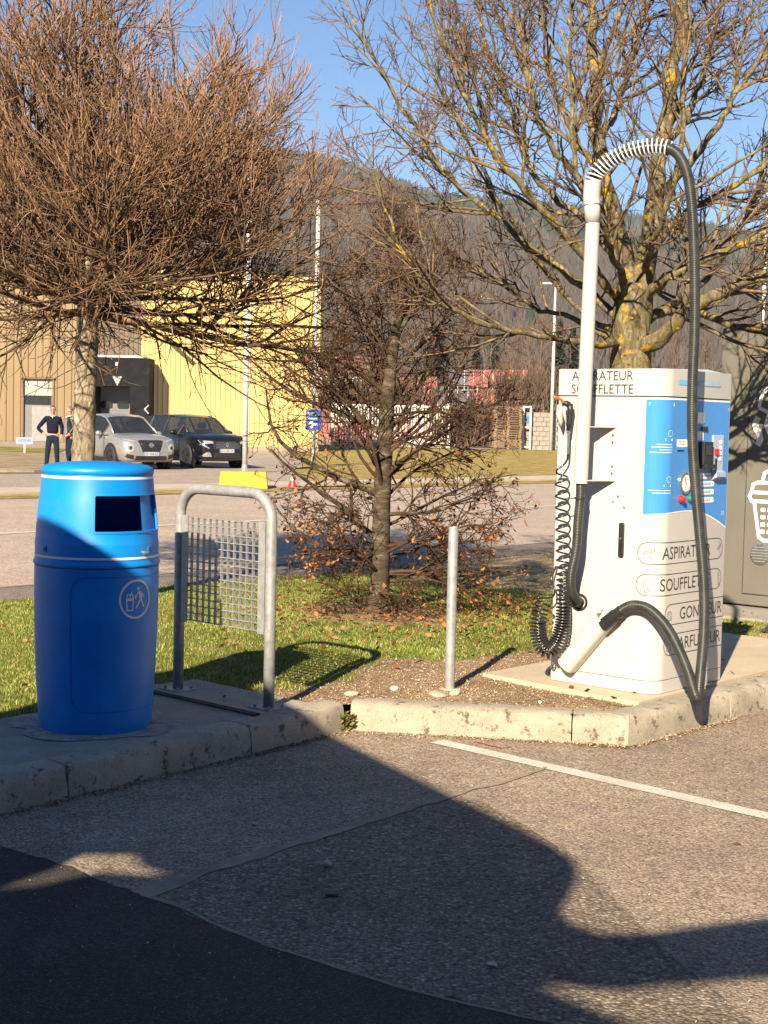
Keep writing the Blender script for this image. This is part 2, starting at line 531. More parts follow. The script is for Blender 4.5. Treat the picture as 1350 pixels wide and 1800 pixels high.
M_limetwig = bark('lichen_twigs', [(0.3, (0.045, 0.034, 0.02)), (0.5, (0.125, 0.095, 0.057)), (0.72, (0.28, 0.22, 0.14))], 9.0, [((0.46, 0.28, 0.03), 10.0, 0.58)], stretch=(1, 1, 1), bstr=0.2)
M_limefine = bark('lichen_tree_shoots', [(0.3, (0.05, 0.027, 0.019)), (0.5, (0.12, 0.072, 0.048)), (0.72, (0.24, 0.165, 0.11))], 6.0, None, stretch=(1, 1, 1), bstr=0.1)

# ================================================================ SETTING
def sheet(name, pts, mat, kind='structure', z=None):
    me = bpy.data.meshes.new(name)
    me.from_pydata([tuple(p) for p in pts], [], [tuple(range(len(pts)))])
    me.update()
    if me.polygons[0].normal.z < 0: me.flip_normals()
    return tag(link(name, me, mat), kind=kind)

def ground_mat(name, a, b, c, scale=1.2):
    m, nt, bs = new_mat(name)
    v = coords(nt)
    col = ramp(nt, noise(nt, v, scale, 7, 0.65), [(0.28, a), (0.5, b), (0.72, c)])
    col = mixc(nt, 1.0, col, ramp(nt, noise(nt, v, scale * 5, 5, 0.7), [(0.3, (0.7,) * 3), (0.7, (1.25,) * 3)]), 'MULTIPLY')
    col = mixc(nt, 1.0, col, ramp(nt, noise(nt, v, scale * 28, 4, 0.7), [(0.3, (0.6,) * 3), (0.7, (1.3,) * 3)]), 'MULTIPLY')
    nt.links.new(col, bs.inputs['Base Color']); bs.inputs['Roughness'].default_value = 0.95
    bs.inputs['Specular IOR Level'].default_value = 0.1
    bump(nt, bs, noise(nt, v, scale * 30, 5, 0.7), 0.8, 0.03)
    return m
M_drygrass = ground_mat('dry_grass', (0.15, 0.12, 0.035), (0.33, 0.25, 0.08), (0.52, 0.40, 0.17), 1.6)
M_farland = ground_mat('far_land', (0.12, 0.085, 0.05), (0.19, 0.135, 0.08), (0.25, 0.185, 0.11), 0.05)

sheet('ground', [(-400, -80, -0.05), (400, -80, -0.05), (400, 900, -0.05), (-400, 900, -0.05)], M_farland)
# the car park in front, seen from inside it
sheet('car_park', [ST(-30, -30, 0), ST(-30, 4.95, 0), ST(5.6, 5.2, 0), ST(6.3, 3.9, 0), ST(40, 3.9, 0), ST(40, -30, 0)], M_lot)
# coarser bay right of the seam and the smooth new patch in the corner, each a few mm higher
E_PATCH = [Vector(q) + Vector((random.uniform(-.012, .012), random.uniform(-.012, .012), 0)) for q in densify([tuple(ground(*p, 0)) for p in ((-420, 1395), (-200, 1435), (0, 1490), (110, 1522), (240, 1571), (330, 1608), (400, 1640), (540, 1688), (700, 1737), (820, 1764), (960, 1797), (1180, 1850))], 0.045)]
sheet('asphalt_patch', [Vector((p.x, p.y, 0.005)) for p in E_PATCH] + [Vector((0.6, 1.0, 0.005)), Vector((-6, 1.0, 0.005)), Vector((-6, 6.0, 0.005))], M_patch)
coarse = [ground(*p, 0.0025) for p in ((262, 1572), (380, 1532), (500, 1497), (640, 1452), (762, 1412), (840, 1405), (905, 1440), (1000, 1500), (1080, 1580), (1180, 1680), (1330, 1800), (1180, 1855), (960, 1800), (700, 1740), (400, 1643))]
sheet('coarse_asphalt_bay', coarse, M_lot_coarse)
def band(name, line, w0, w1, z, mat):
    """strip along a polyline with ragged edges"""
    pts = densify([tuple(p) for p in line], 0.06)
    L_, R_ = [], []
    for i, p in enumerate(pts):
        a = Vector(pts[max(i - 1, 0)]); b = Vector(pts[min(i + 1, len(pts) - 1)])
        d = (b - a); d.z = 0; d.normalize(); n = Vector((-d.y, d.x, 0))
        f = i / (len(pts) - 1); w = (w0 + (w1 - w0) * f) / 2
        p = Vector(p); p.z = z
        L_.append(p + n * w * random.uniform(0.4, 1.5)); R_.append(p - n * w * random.uniform(0.4, 1.5))
    k = len(pts)
    me = bpy.data.meshes.new(name); me.from_pydata(L_ + R_, [], [(i, k + i, k + i + 1, i + 1) for i in range(k - 1)]); me.update()
    if me.polygons[0].normal.z < 0: me.flip_normals()
    return tag(link(name, me, mat), kind='structure')
band('tar_seam', [ground(*p, 0) for p in ((236, 1576), (300, 1556), (380, 1527), (500, 1490), (640, 1446), (760, 1410), (830, 1388), (900, 1372), (960, 1350))], 0.075, 0.022, 0.0042, M_tar)
band('patch_edge_seam', [ground(*p, 0) for p in ((250, 1574), (310, 1594), (390, 1632), (470, 1664), (600, 1706), (700, 1738), (830, 1770), (960, 1800))], 0.022, 0.010, 0.0062, M_tar)
# white bay line, worn at its near end
def line_strip(name, a, b, w, mat, z=0.006):
    a, b = Vector(a), Vector(b); d = (b - a).normalized(); n = Vector((-d.y, d.x, 0)) * w / 2
    return sheet(name, [Vector((p.x, p.y, z)) for p in (a - n, b - n, b + n, a + n)], mat)
p0, p1 = ground(768, 1304), ground(1350, 1436)
line_strip('bay_line', p0, p0 + (p1 - p0) * 2.2, 0.098, M_paint, 0.004)

# ---- road and the land across it
sheet('road', [ST(-70, 10.0, 0), ST(260, 10.0, 0), ST(260, 22.6, 0), ST(-70, 22.6, 0)], M_road)
line_strip('road_centre_line', ST(-40, 16.0), ST(160, 16.35), 0.17, M_paint, 0.006)
line_strip('road_gutter', ST(-40, 10.62), ST(160, 10.62), 0.9, asphalt('gutter_asphalt', (0.12, 0.1, 0.085), (0.25, 0.205, 0.17), (0.4, 0.34, 0.28), 70.0, (0.8, 1.1), 0.3), 0.005)
line_strip('road_joint', ST(-40, 11.08), ST(160, 11.08), 0.06, M_tar, 0.009)
sheet('far_lot', [ST(-70, 22.6, -0.004), ST(260, 22.6, -0.004), ST(260, 160, -0.004), ST(-120, 160, -0.004)], M_lot_far)
sheet('verge', [ST(-70, 22.5, 0.012), ST(260, 22.5, 0.012), ST(260, 23.7, 0.012), ST(-70, 23.7, 0.012)], M_drygrass)
mb = MB(); mb.prism([tuple(ST(s, t).xy) for s, t in ((-70, 23.65), (260, 23.65), (260, 25.2), (-70, 25.2))], -0.03, 0.05)
tag(mb.build('far_path', M_path), kind='structure')
lawn_far = [ground(545, 846, 0.02), ground(700, 845, 0.02), ground(965, 840, 0.02), ST(75, 25.3, 0.02), ST(95, 34, 0.02), Vector((30, 90, 0.02)), Vector((8, 89.5, 0.02)), Vector((-3.4, 86, 0.02)), Vector((-4.5, 72, 0.02)), Vector((-3.0, 55, 0.02)), Vector((-2.6, 42, 0.02))]
sheet('far_lawn', lawn_far, M_drygrass)
line_strip('far_yard_path', (-8, 89.6, 0), (40, 93.5, 0), 2.4, M_path, 0.03)
isl = [ground(-120, 829), ground(60, 830), ground(150, 828), ground(215, 812), ground(140, 800), ground(-120, 797)]
mb = MB(); mb.prism([(p.x, p.y) for p in isl], -0.03, 0.09)
tag(mb.build('gravel_island', ground_mat('gravel_island', (0.20, 0.15, 0.09), (0.31, 0.24, 0.16), (0.40, 0.33, 0.22), 1.0)), kind='structure')
line_strip('island_kerb', ground(-120, 831.5), ground(150, 831.5), 0.55, M_farkerb, 0.095)
gp = [at(-100, 799, 58), at(95, 800, 57), at(120, 790, 66), at(-100, 788, 68.4)]
sheet('building_grass_strip', [Vector((p.x, p.y, 0.02)) for p in gp], ground_mat('winter_grass', (0.10, 0.10, 0.025), (0.23, 0.21, 0.05), (0.33, 0.29, 0.10), 0.8))

# ---- hillside with its wood
def ridge_y(px):
    xs = [-900, -200, 0, 300, 480, 545, 600, 660, 750, 900, 1050, 1200, 1350, 1700, 2600]
    ys = [330, 265, 268, 276, 284, 290, 304, 324, 356, 368, 388, 410, 438, 490, 560]
    return np.interp(px, xs, ys)
YR = 2600.0
def hill_z(X, Y):
    px = X / Y * 2600 + 675
    zr = (741 + 0.0227 * (px - 675) - ridge_y(px)) / 2600 * YR
    f = np.clip((Y - 420) / (YR - 420), 0, 1.3)
    prof = np.where(f < 1, f ** 0.92, 1 - (f - 1) * 0.8)
    w = np.sin(X * 0.0041 + Y * 0.0021) * 0.5 + np.sin(X * 0.0093 - Y * 0.0037) * 0.3 + np.sin(X * 0.021 + Y * 0.013) * 0.12
    return zr * prof + w * 42 * np.clip(f, 0, 1) * (1 - np.clip(f, 0, 1)) * 2 - 4 + np.clip(f * 20, 0, 1) * 2
ys_ = np.concatenate([np.linspace(330, 2600, 70), np.linspace(2700, 3300, 6)])
us_ = np.linspace(-0.62, 0.75, 90)
U, Yg = np.meshgrid(us_, ys_)
Xg = U * Yg
Zg = hill_z(Xg, Yg)
V = np.stack([Xg, Yg, Zg], -1).reshape(-1, 3)
nx = len(us_)
ii = np.arange(len(ys_) - 1)[:, None] * nx + np.arange(nx - 1)[None, :]
Q = np.stack([ii, ii + 1, ii + nx + 1, ii + nx], -1).reshape(-1, 4)
M_hill = ground_mat('hill_ground', (0.045, 0.039, 0.036), (0.08, 0.069, 0.063), (0.135, 0.115, 0.095), 0.006)
tag(link('hill', mesh_np('hill', V, Q, smooth=True), M_hill), kind='structure')

def forest():
    n = 40000
    Y = np.concatenate([560 + (RNG.random(n - 5000) ** 0.75) * 2080, RNG.uniform(395, 760, 5000)])
    Xu = RNG.uniform(-0.34, 0.36, n)
    X = Xu * Y
    Z = hill_z(X, Y)
    patch = np.sin(X * 0.006 + 1.0) * np.sin(Y * 0.0052 + X * 0.002) + 0.6 * np.sin(X * 0.015 - Y * 0.011)
    fr = (Y - 560) / 2080
    con = (patch + (fr - 0.55) * 2.2 + RNG.normal(0, 0.35, n)) > 0.45
    h = np.where(con, RNG.uniform(13, 24, n), RNG.uniform(9, 17, n))
    # conifers: six-sided cones of two tiers
    ic = np.where(con)[0]
    k = 6
    th = np.arange(k) * 2 * PI / k
    r = h[ic] * 0.17
    base = np.stack([X[ic][:, None] + r[:, None] * np.cos(th) * RNG.uniform(0.7, 1.3, (len(ic), k)), Y[ic][:, None] + r[:, None] * np.sin(th) * RNG.uniform(0.7, 1.3, (len(ic), k)), np.repeat((Z[ic] + h[ic] * 0.08)[:, None], k, 1) + RNG.uniform(-1, 1, (len(ic), k))], -1)
    tip = np.stack([X[ic], Y[ic], Z[ic] + h[ic]], -1)[:, None, :]
    v = np.concatenate([base, tip], 1)
    b = np.arange(len(ic))[:, None] * (k + 1)
    t = np.stack([b + np.arange(k)[None], b + (np.arange(k)[None] + 1) % k, np.repeat(b + k, k, 1)], -1)
    me = mesh_np('conifer_wood', v.reshape(-1, 3), None, t.reshape(-1, 3))
    tag(link('conifer_wood', me, island_mat('conifers', [(0, (0.012, 0.022, 0.012)), (0.6, (0.028, 0.045, 0.022)), (1, (0.05, 0.062, 0.035))], 0.9)), 'dark conifer wood along the ridge and upper hillside', 'wood', kind='stuff')
    # bare broadleaf trees: sprays of upright slivers
    ib = np.where(~con)[0]
    k = 9
    m = len(ib)
    ang = RNG.uniform(0, 2 * PI, (m, k)); lean = RNG.uniform(0, 0.45, (m, k)); hh = h[ib][:, None] * RNG.uniform(0.65, 1.05, (m, k))
    tx = X[ib][:, None] + np.cos(ang) * lean * hh; ty = Y[ib][:, None] + np.sin(ang) * lean * hh; tz = Z[ib][:, None] + hh
    w = 0.10 + 0.00075 * Y[ib][:, None] * np.ones((m, k))
    mx = X[ib][:, None] + np.cos(ang) * lean * hh * 0.55; my = Y[ib][:, None] + np.sin(ang) * lean * hh * 0.55; mz = Z[ib][:, None] + hh * 0.55
    p0 = np.stack([X[ib][:, None] + 0 * tx, Y[ib][:, None] + 0 * ty, Z[ib][:, None] + 0 * tz], -1)
    p1 = np.stack([mx - w, my, mz], -1); p2 = np.stack([mx + w, my, mz], -1); p3 = np.stack([tx, ty, tz], -1)
    v = np.stack([p0, p2, p3, p1], 2).reshape(-1, 3)
    q = np.arange(m * k * 4).reshape(-1, 4)
    me = mesh_np('bare_wood', v, q)
    tag(link('bare_wood', me, island_mat('bare_trees', [(0, (0.050, 0.042, 0.038)), (0.5, (0.072, 0.060, 0.053)), (1, (0.10, 0.083, 0.071))], 0.95)), 'brown leafless wood covering the hillside', 'wood', kind='stuff')
forest()

# ---- kerb: single stones
kerb = tag(empty('kerb'), kind='structure')
def kerb_stone(a, b, gap=0.008, bend=None):
    """stone from a to b (front foot line), with a battered face and rounded arris"""
    a, b = Vector((a[0], a[1], 0)), Vector((b[0], b[1], 0))
    mids = [a, b] if bend is None else [a] + [Vector((p[0], p[1], 0)) for p in bend] + [b]
    prof = [(0.0, -0.06), (0.004, 0.05), (0.010, 0.105), (0.020, 0.128), (0.040, 0.139), (0.10, 0.142), (0.155, 0.141), (0.158, -0.06)]
    # finer along its length so that the edges can be uneven
    line = []
    for i in range(len(mids) - 1):
        k = max(2, int((mids[i + 1] - mids[i]).length / 0.035))
        line += [mids[i] + (mids[i + 1] - mids[i]) * (j / k) for j in range(k)]
    line.append(mids[-1])
    vs_ = []; m = len(prof)
    for i, p in enumerate(line):
        d = (line[min(i + 1, len(line) - 1)] - line[max(i - 1, 0)]).normalized()
        n = Vector((-d.y, d.x, 0))
        if i == 0: p = p + d * gap / 2
        if i == len(line) - 1: p = p - d * gap / 2
        for (o, z) in prof:
            j = 0.0 if z < 0 else random.uniform(-0.0028, 0.0028)
            if 0.1 < z < 0.1395 and random.random() < 0.1: j += 0.006
            vs_.append(p + n * (o + j) + Vector((0, 0, z + (random.uniform(-0.002, 0.002) if z > 0.1 else 0))))
    fs = []
    for i in range(len(line) - 1):
        for k in range(m - 1):
            fs.append((i * m + k, (i + 1) * m + k, (i + 1) * m + k + 1, i * m + k + 1))
    fs.append(tuple(range(m))); fs.append(tuple((len(line) - 1) * m + k for k in range(m - 1, -1, -1)))
    mb = MB(); mb.add(vs_, fs)
    o = mb.build('kerb_stone', M_kerb, kerb, smooth=False, auto=True)
    return o
KD = Vector((0.616, 0.788, 0))
K1 = Vector((-1.245, 5.885, 0))
for k in (3, 2, 1):
    kerb_stone(K1 - KD * 1.08 * k, K1 - KD * 1.08 * (k - 1))
kerb_stone(K1, (-0.585, 6.735))
kerb_stone((-0.585, 6.735), (-0.168, 7.345), bend=[(-0.38, 7.0), (-0.25, 7.19)])
kerb_stone((-0.15, 7.348), (0.945, 7.172))
kerb_stone((0.945, 7.172), (1.215, 7.118), 0.004)
for k in range(9):
    d = Vector((0.672, 0.74, 0)); a = Vector((1.215, 7.118, 0))
    kerb_stone(a + d * k * 1.0, a + d * (k + 1) * 1.0)

# ---- footway slab beside the left kerb
KN = Vector((-KD.y, KD.x, 0))
def slabbox(name, poly, z0, z1, mat, kind='structure', parent=None):
    mb = MB(); mb.prism([(p[0], p[1]) for p in poly], z0, z1)
    o = mb.build(name, mat, parent)
    if kind: tag(o, kind=kind)
    return o
fa = K1 - KD * 4.2 + KN * 0.166; fb = Vector((-0.585, 6.735, 0)) + KN * 0.166
slabbox('footway', [fa, fb, ST(5.02, 4.99), ST(5.02, 5.80), K1 - KD * 4.2 + KN * 1.0], -0.05, 0.136, M_slab)
# sealed strip of mortar around the bin
BIN = Vector((-1.30, 6.70, 0.14))
pp = []
for i in range(40):
    a = 2 * PI * i / 40; rr = 0.33 + 0.10 * abs(math.cos(2 * a + 0.6)) + random.uniform(-0.02, 0.02)
    pp.append((BIN.x + rr * math.cos(a), BIN.y + 0.9 * rr * math.sin(a)))
sheet('mortar_patch', [(p[0], p[1], 0.1395) for p in pp], M_mortar)

# ---- lawn
HORN = Vector((-0.03, 11.2, 0))
def front_t(s):
    return np.interp(s, [-9, 5.02, 5.021, 5.46, 6.19, 6.3, 60], [5.78, 5.78, 4.98, 4.98, 3.90, 3.84, 3.84])
def lump(x, y, k=1.0):
    return (np.sin(x * 3.1 * k + y * 1.7 * k) + np.sin(x * 7.3 * k - y * 5.1 * k + 1) * 0.6 + np.sin(y * 9.7 * k + x * 2.3 * k + 2) * 0.5 + np.sin(x * 17 * k + y * 13 * k) * 0.3) / 2.4
def lawn_z(s, t):
    x, y = s * ES[0] + t * ET[0], s * ES[1] + t * ET[1]
    return np.interp(t, [0, 6.6, 10.0, 12], [0.128, 0.128, 0.010, 0.008]) * np.interp(s, [8.0, 10.8], [1.0, 0.12]) + 0.008 * lump(x, y) * np.clip((10.1 - t), 0, 1)
def soil_at(s, t):
    """1 where the ground is bare"""
    x, y = s * ES[0] + t * ET[0], s * ES[1] + t * ET[1]
    j = lump(x, y, 1.4) * 0.14
    edge = np.interp(s, [4.9, 5.05, 6.0, 6.7, 7.3, 8.0, 9.5, 12, 40], [-9, 5.50, 5.45, 5.62, 5.42, 5.1, 4.9, 5.2, 5.2])
    a = np.clip((edge + j - t) / 0.10 + 0.5, 0, 1)
    d = np.hypot(x - HORN.x, (y - HORN.y) * 0.75)
    b = np.clip((0.82 + j * 2 - d) / 0.25, 0, 1)
    c = np.clip((lump(x, y, 2.2) - 0.62) * 3, 0, 0.6)
    e = np.clip((s - 11.0) / 0.4, 0, 1)
    return np.clip(np.maximum(np.maximum(a, b), np.maximum(c, e)), 0, 1)
ss = np.concatenate([np.linspace(-9, 2, 30)[:-1], np.linspace(2, 13, 260), np.linspace(13, 40, 40)[1:]])
vv = np.linspace(0, 1, 130)
S, Vv = np.meshgrid(ss, vv)
T = front_t(S) + (10.28 - front_t(S)) * Vv
Zl = lawn_z(S, T)
PX, PY = S * ES[0] + T * ET[0], S * ES[1] + T * ET[1]
ns = len(ss)
ii = np.arange(len(vv) - 1)[:, None] * ns + np.arange(ns - 1)[None, :]
me = mesh_np('lawn', np.stack([PX, PY, Zl], -1).reshape(-1, 3), np.stack([ii, ii + 1, ii + ns + 1, ii + ns], -1).reshape(-1, 4), smooth=True)
at_ = me.attributes.new('soil', 'FLOAT', 'POINT'); at_.data.foreach_set('value', soil_at(S, T).astype(np.float32).ravel())
def lawn_mat():
    m, nt, b = new_mat('lawn_ground')
    v = coords(nt)
    a = nt.nodes.new('ShaderNodeAttribute'); a.attribute_name = 'soil'
    soil = ramp(nt, noise(nt, v, 26.0, 7, 0.75), [(0.3, (0.20, 0.14, 0.09)), (0.52, (0.37, 0.265, 0.17)), (0.75, (0.52, 0.40, 0.28))])
    soil = mixc(nt, 1.0, soil, ramp(nt, noise(nt, v, 2.2, 5), [(0.3, (0.7, 0.7, 0.65)), (0.7, (1.2,) * 3)]), 'MULTIPLY')
    th = ramp(nt, noise(nt, v, 30.0, 6, 0.7), [(0.3, (0.06, 0.075, 0.016)), (0.55, (0.17, 0.175, 0.04)), (0.75, (0.33, 0.28, 0.10))])
    nt.links.new(mixc(nt, a.outputs['Fac'], th, soil), b.inputs['Base Color'])
    b.inputs['Roughness'].default_value = 0.95; b.inputs['Specular IOR Level'].default_value = 0.1
    bump(nt, b, noise(nt, v, 60.0, 6, 0.75), 0.9, 0.02)
    return m
tag(link('lawn', me, lawn_mat()), kind='structure')

def scatter(n, s0, s1, t1=10.25, lim=0.40, dens=None):
    s = RNG.uniform(s0, s1, n); f = front_t(s); t = f + (t1 - f) * RNG.random(n)
    x, y = s * ES[0] + t * ET[0], s * ES[1] + t * ET[1]
    ok = np.abs(x / y) < lim
    if dens is not None: ok &= RNG.random(n) < dens(s, t, x, y)
    return s[ok], t[ok], x[ok], y[ok]
s, t, x, y = scatter(560000, 2.0, 17, dens=lambda s, t, x, y: (1 - soil_at(s, t) * np.where(s < 7.6, 0.985, 0.90)) * np.clip(11.5 / y, 0.4, 1) ** 1.2 * (0.75 + 0.35 * lump(x, y, 0.9)))
n = len(s)
z = lawn_z(s, t) - 0.003
h = RNG.uniform(0.010, 0.028, n) * (1 + 0.35 * lump(x, y, 1.3)); a = RNG.uniform(0, 2 * PI, n); ln = RNG.uniform(0.1, 0.9, n) * h; la = RNG.uniform(0, 2 * PI, n)
w = RNG.uniform(0.0016, 0.0030, n) * (1 + 0.04 * y)
c, sn = np.cos(a) * w, np.sin(a) * w
lx, ly = np.cos(la) * ln, np.sin(la) * ln
V = np.stack([np.stack([x - c, y - sn, z], -1), np.stack([x + c, y + sn, z], -1), np.stack([x + lx, y + ly, z + h], -1)], 1)
me = mesh_np('grass', V.reshape(-1, 3), None, np.arange(n * 3).reshape(-1, 3))
tag(link('grass', me, M_grass), 'short green winter grass of the verge lawn', 'grass', kind='stuff')

def leaf_quads(x, y, z, size, curl=0.5, up=None):
    """bent two-quad leaves lying about (points n x 3) -> verts, quads"""
    n = len(x)
    a = RNG.uniform(0, 2 * PI, n)
    d = np.stack([np.cos(a), np.sin(a), RNG.normal(0, 0.45, n)], -1); d /= np.linalg.norm(d, axis=1)[:, None]
    r = RNG.normal(0, 1, (n, 3)); r[:, 2] = RNG.normal(0, 0.5 if up is None else up, n)
    sd = np.cross(d, np.stack([r[:, 0] * 0.3, r[:, 1] * 0.3, 1 + 0 * r[:, 2] + r[:, 2]], -1)); sd /= np.linalg.norm(sd, axis=1)[:, None] + 1e-9
    nm = np.cross(sd, d)
    p = np.stack([x, y, z], -1); L_ = (size * RNG.uniform(0.6, 1.3, n))[:, None]; W_ = L_ * 0.32
    cu = curl * RNG.uniform(0.1, 1, n)[:, None]
    root = p; tip = p + d * L_ + nm * L_ * cu * 0.3
    mid = p + d * L_ * 0.5
    l = mid + sd * W_ + nm * L_ * cu * 0.35; rr = mid - sd * W_ + nm * L_ * cu * 0.35
    V = np.stack([root, rr, tip, l, mid], 1)          # two triangles each side of the midrib
    b = np.arange(n)[:, None] * 5
    T_ = np.concatenate([b + np.array([[0, 1, 4]]), b + np.array([[4, 1, 2]]), b + np.array([[4, 2, 3]]), b + np.array([[0, 4, 3]])], 1).reshape(-1, 3)
    return V.reshape(-1, 3), T_
# leaf litter round the hornbeam and along the grass
s, t, x, y = scatter(26000, 3.5, 14, dens=lambda s, t, x, y: np.clip(0.50 * np.exp(-(np.hypot(x - 0.15, (y - 11.0) * 0.95) / 1.15) ** 2) + 0.30 * np.exp(-((x - 1.5) / 1.2) ** 2 - ((y - 11.2) / 1.5) ** 2) + 0.05 * (lump(x, y, 0.8) > 0.25) + 0.005, 0, 1))
V, T_ = leaf_quads(x, y, lawn_z(s, t) + 0.012 + 0.02 * RNG.random(len(x)), 0.042)
tag(link('leaf_litter', mesh_np('leaf_litter', V, None, T_), M_dleaf), 'fallen brown leaves scattered on the lawn', 'leaves', kind='stuff')
# bark mulch and crumbs on the bare strip, dirt at the kerb foot
s, t, x, y = scatter(90000, 5.0, 9.5, 6.2, dens=lambda s, t, x, y: soil_at(s, t) * 0.55)
V, T_ = leaf_quads(x, y, lawn_z(s, t) + 0.003, 0.0105, 0.8)
tag(link('mulch', mesh_np('mulch', V, None, T_), M_mulch), 'dry brown mulch on the bare strip behind the kerb', 'mulch', kind='stuff')
kp = [(-1.9, 5.03), (-1.245, 5.885), (-0.585, 6.735), (-0.168, 7.32), (0.945, 7.15), (1.215, 7.09), (1.9, 7.84)]
seg = RNG.integers(0, len(kp) - 1, 2600); f = RNG.random(2600)
kpa = np.array(kp); P = kpa[seg] + (kpa[seg + 1] - kpa[seg]) * f[:, None]
off = np.abs(RNG.normal(0, 0.022, 2600)) + 0.004 + np.where(seg == 3, np.abs(RNG.normal(0, 0.05, 2600)) * np.exp(-(f / 0.35) ** 2) * 1.6, 0)
dv = kpa[seg + 1] - kpa[seg]; dv /= np.linalg.norm(dv, axis=1)[:, None]
P = P + np.stack([dv[:, 1], -dv[:, 0]], -1) * off[:, None]
V, T_ = leaf_quads(P[:, 0], P[:, 1], 0.004 + 0.006 * RNG.random(len(P)), 0.013, 0.8)
tag(link('kerb_debris', mesh_np('kerb_debris', V, None, T_), M_mulch), 'crumbs and dry debris lying along the foot of the kerb', 'debris', kind='stuff')

# grit and dry scraps strewn over the car park
gy = 3.4 + 4.6 * RNG.random(1500); gx = (RNG.random(1500) - 0.5) * 0.75 * gy
gs, gt = st_of(gx, gy); ok = (gt < 3.6) | ((gs < 5.4) & (gt < 4.7))
V, T_ = leaf_quads(gx[ok], gy[ok], 0.007 + 0.002 * RNG.random(ok.sum()), 0.0085, 0.9)
tag(link('grit', mesh_np('grit', V, None, T_), M_gravel), 'fine loose grit strewn over the asphalt', 'grit', kind='stuff')
def pebble(name, p, r, mat, label, sq=0.6, seed=0, cat='stone'):
    bm = bmesh.new(); bmesh.ops.create_icosphere(bm, subdivisions=2, radius=r)
    rn = random.Random(seed)
    k = [rn.uniform(-3, 3) for _ in range(6)]
    for v in bm.verts:
        q = v.co / r
        v.co *= 1 + 0.18 * math.sin(k[0] + q.x * 3.1 + q.y * k[1]) + 0.12 * math.sin(k[2] + q.z * 4 + q.x * k[3])
        v.co.z *= sq
    me = bpy.data.meshes.new(name); bm.to_mesh(me); bm.free()
    o = link(name, me, mat); o.location = (p[0], p[1], p[2] + r * sq * 0.75); o.rotation_euler = (0, 0, rn.uniform(0, 6))
    return tag(o, label, cat)
pebble('round_stone', ground(575, 1524, 0.006), 0.016, M_stone, 'pale round stone on the shaded asphalt', 0.95, 1)
pebble('pebble', ground(449, 1450, 0), 0.012, M_stone, 'small pale stone on the asphalt left of the tar seam', 0.5, 2)
pebble('pebble', ground(583, 1573, 0.006), 0.022, simple('dark_stone', (0.12, 0.11, 0.1), 0.9), 'flat dark stone lying below the pale round one', 0.3, 3)
pebble('bottle_cap', ground(865, 1696, 0.006), 0.016, M_galv, 'flattened pale metal bottle cap on the shaded asphalt', 0.2, 4, 'bottle cap')
pebble('pebble', ground(565, 1388, 0), 0.012, M_stone, 'small stone near the shadow edge below the kerb corner', 0.6, 5)
pebble('flat_stone', ground(768, 1225, 0.128), 0.062, M_stone, 'flat grey stone at the left foot of the bollard', 0.25, 6)
pebble('flat_stone', ground(800, 1223, 0.128), 0.026, M_stone, 'small tan stone at the right foot of the bollard', 0.7, 7)
pebble('flat_stone', ground(618, 1222, 0.128), 0.035, M_stone, 'pale flat stone on the mulch by the kerb joint', 0.35, 8)
pebble('pebble', ground(692, 1214, 0.128), 0.024, simple('white_stone', (0.6, 0.57, 0.5), 0.9), 'whitish stone on the mulch left of the bollard', 0.6, 9)
pebble('pebble', ground(950, 1236, 0.13), 0.011, simple('white_chip', (0.75, 0.73, 0.68), 0.8), 'tiny white chip on the mulch below the machine plinth', 0.7, 10)
pebble('pebble', ground(1295, 1485, 0), 0.014, simple('brown_leaf_bit', (0.08, 0.05, 0.03), 0.9), 'dark brown scrap on the sunlit asphalt at the right', 0.25, 11, 'scrap')
sx = [(833, 1305), (850, 1308), (862, 1312), (880, 1316), (895, 1315)]
band('red_mark', [ground(*p, 0) for p in sx], 0.02, 0.012, 0.007, simple('faded_red_paint', (0.42, 0.15, 0.10), 0.9, var=0.3, scale=60))
# weed in the kerb joint
wd = tag(empty('weed', ground(607, 1282, 0)), 'small yellowish weed growing at the kerb joint', 'weed')
V, T_ = leaf_quads(RNG.normal(0, 0.028, 90), RNG.normal(-0.03, 0.018, 90), RNG.uniform(0.0, 0.085, 90), 0.034, 0.6)
link('leaves', mesh_np('leaves', V, None, T_), M_weed, wd)
mb = MB()
for k in range(14):
    a = random.uniform(0, 6.28); e = Vector((0.05 * math.cos(a), -0.03 + 0.03 * math.sin(a), random.uniform(0.04, 0.10)))
    mb.tube([Vector((random.uniform(-.02, .02), -0.03, 0)), e * 0.5 + Vector((0, -0.01, 0.01)), e], [0.0022, 0.0018, 0.001], 4)
mb.build('stem', M_weed, wd)

# ================================================================ FOREGROUND THINGS
RZ = math.atan2(-0.653, 0.757)          # local x points out over the car park

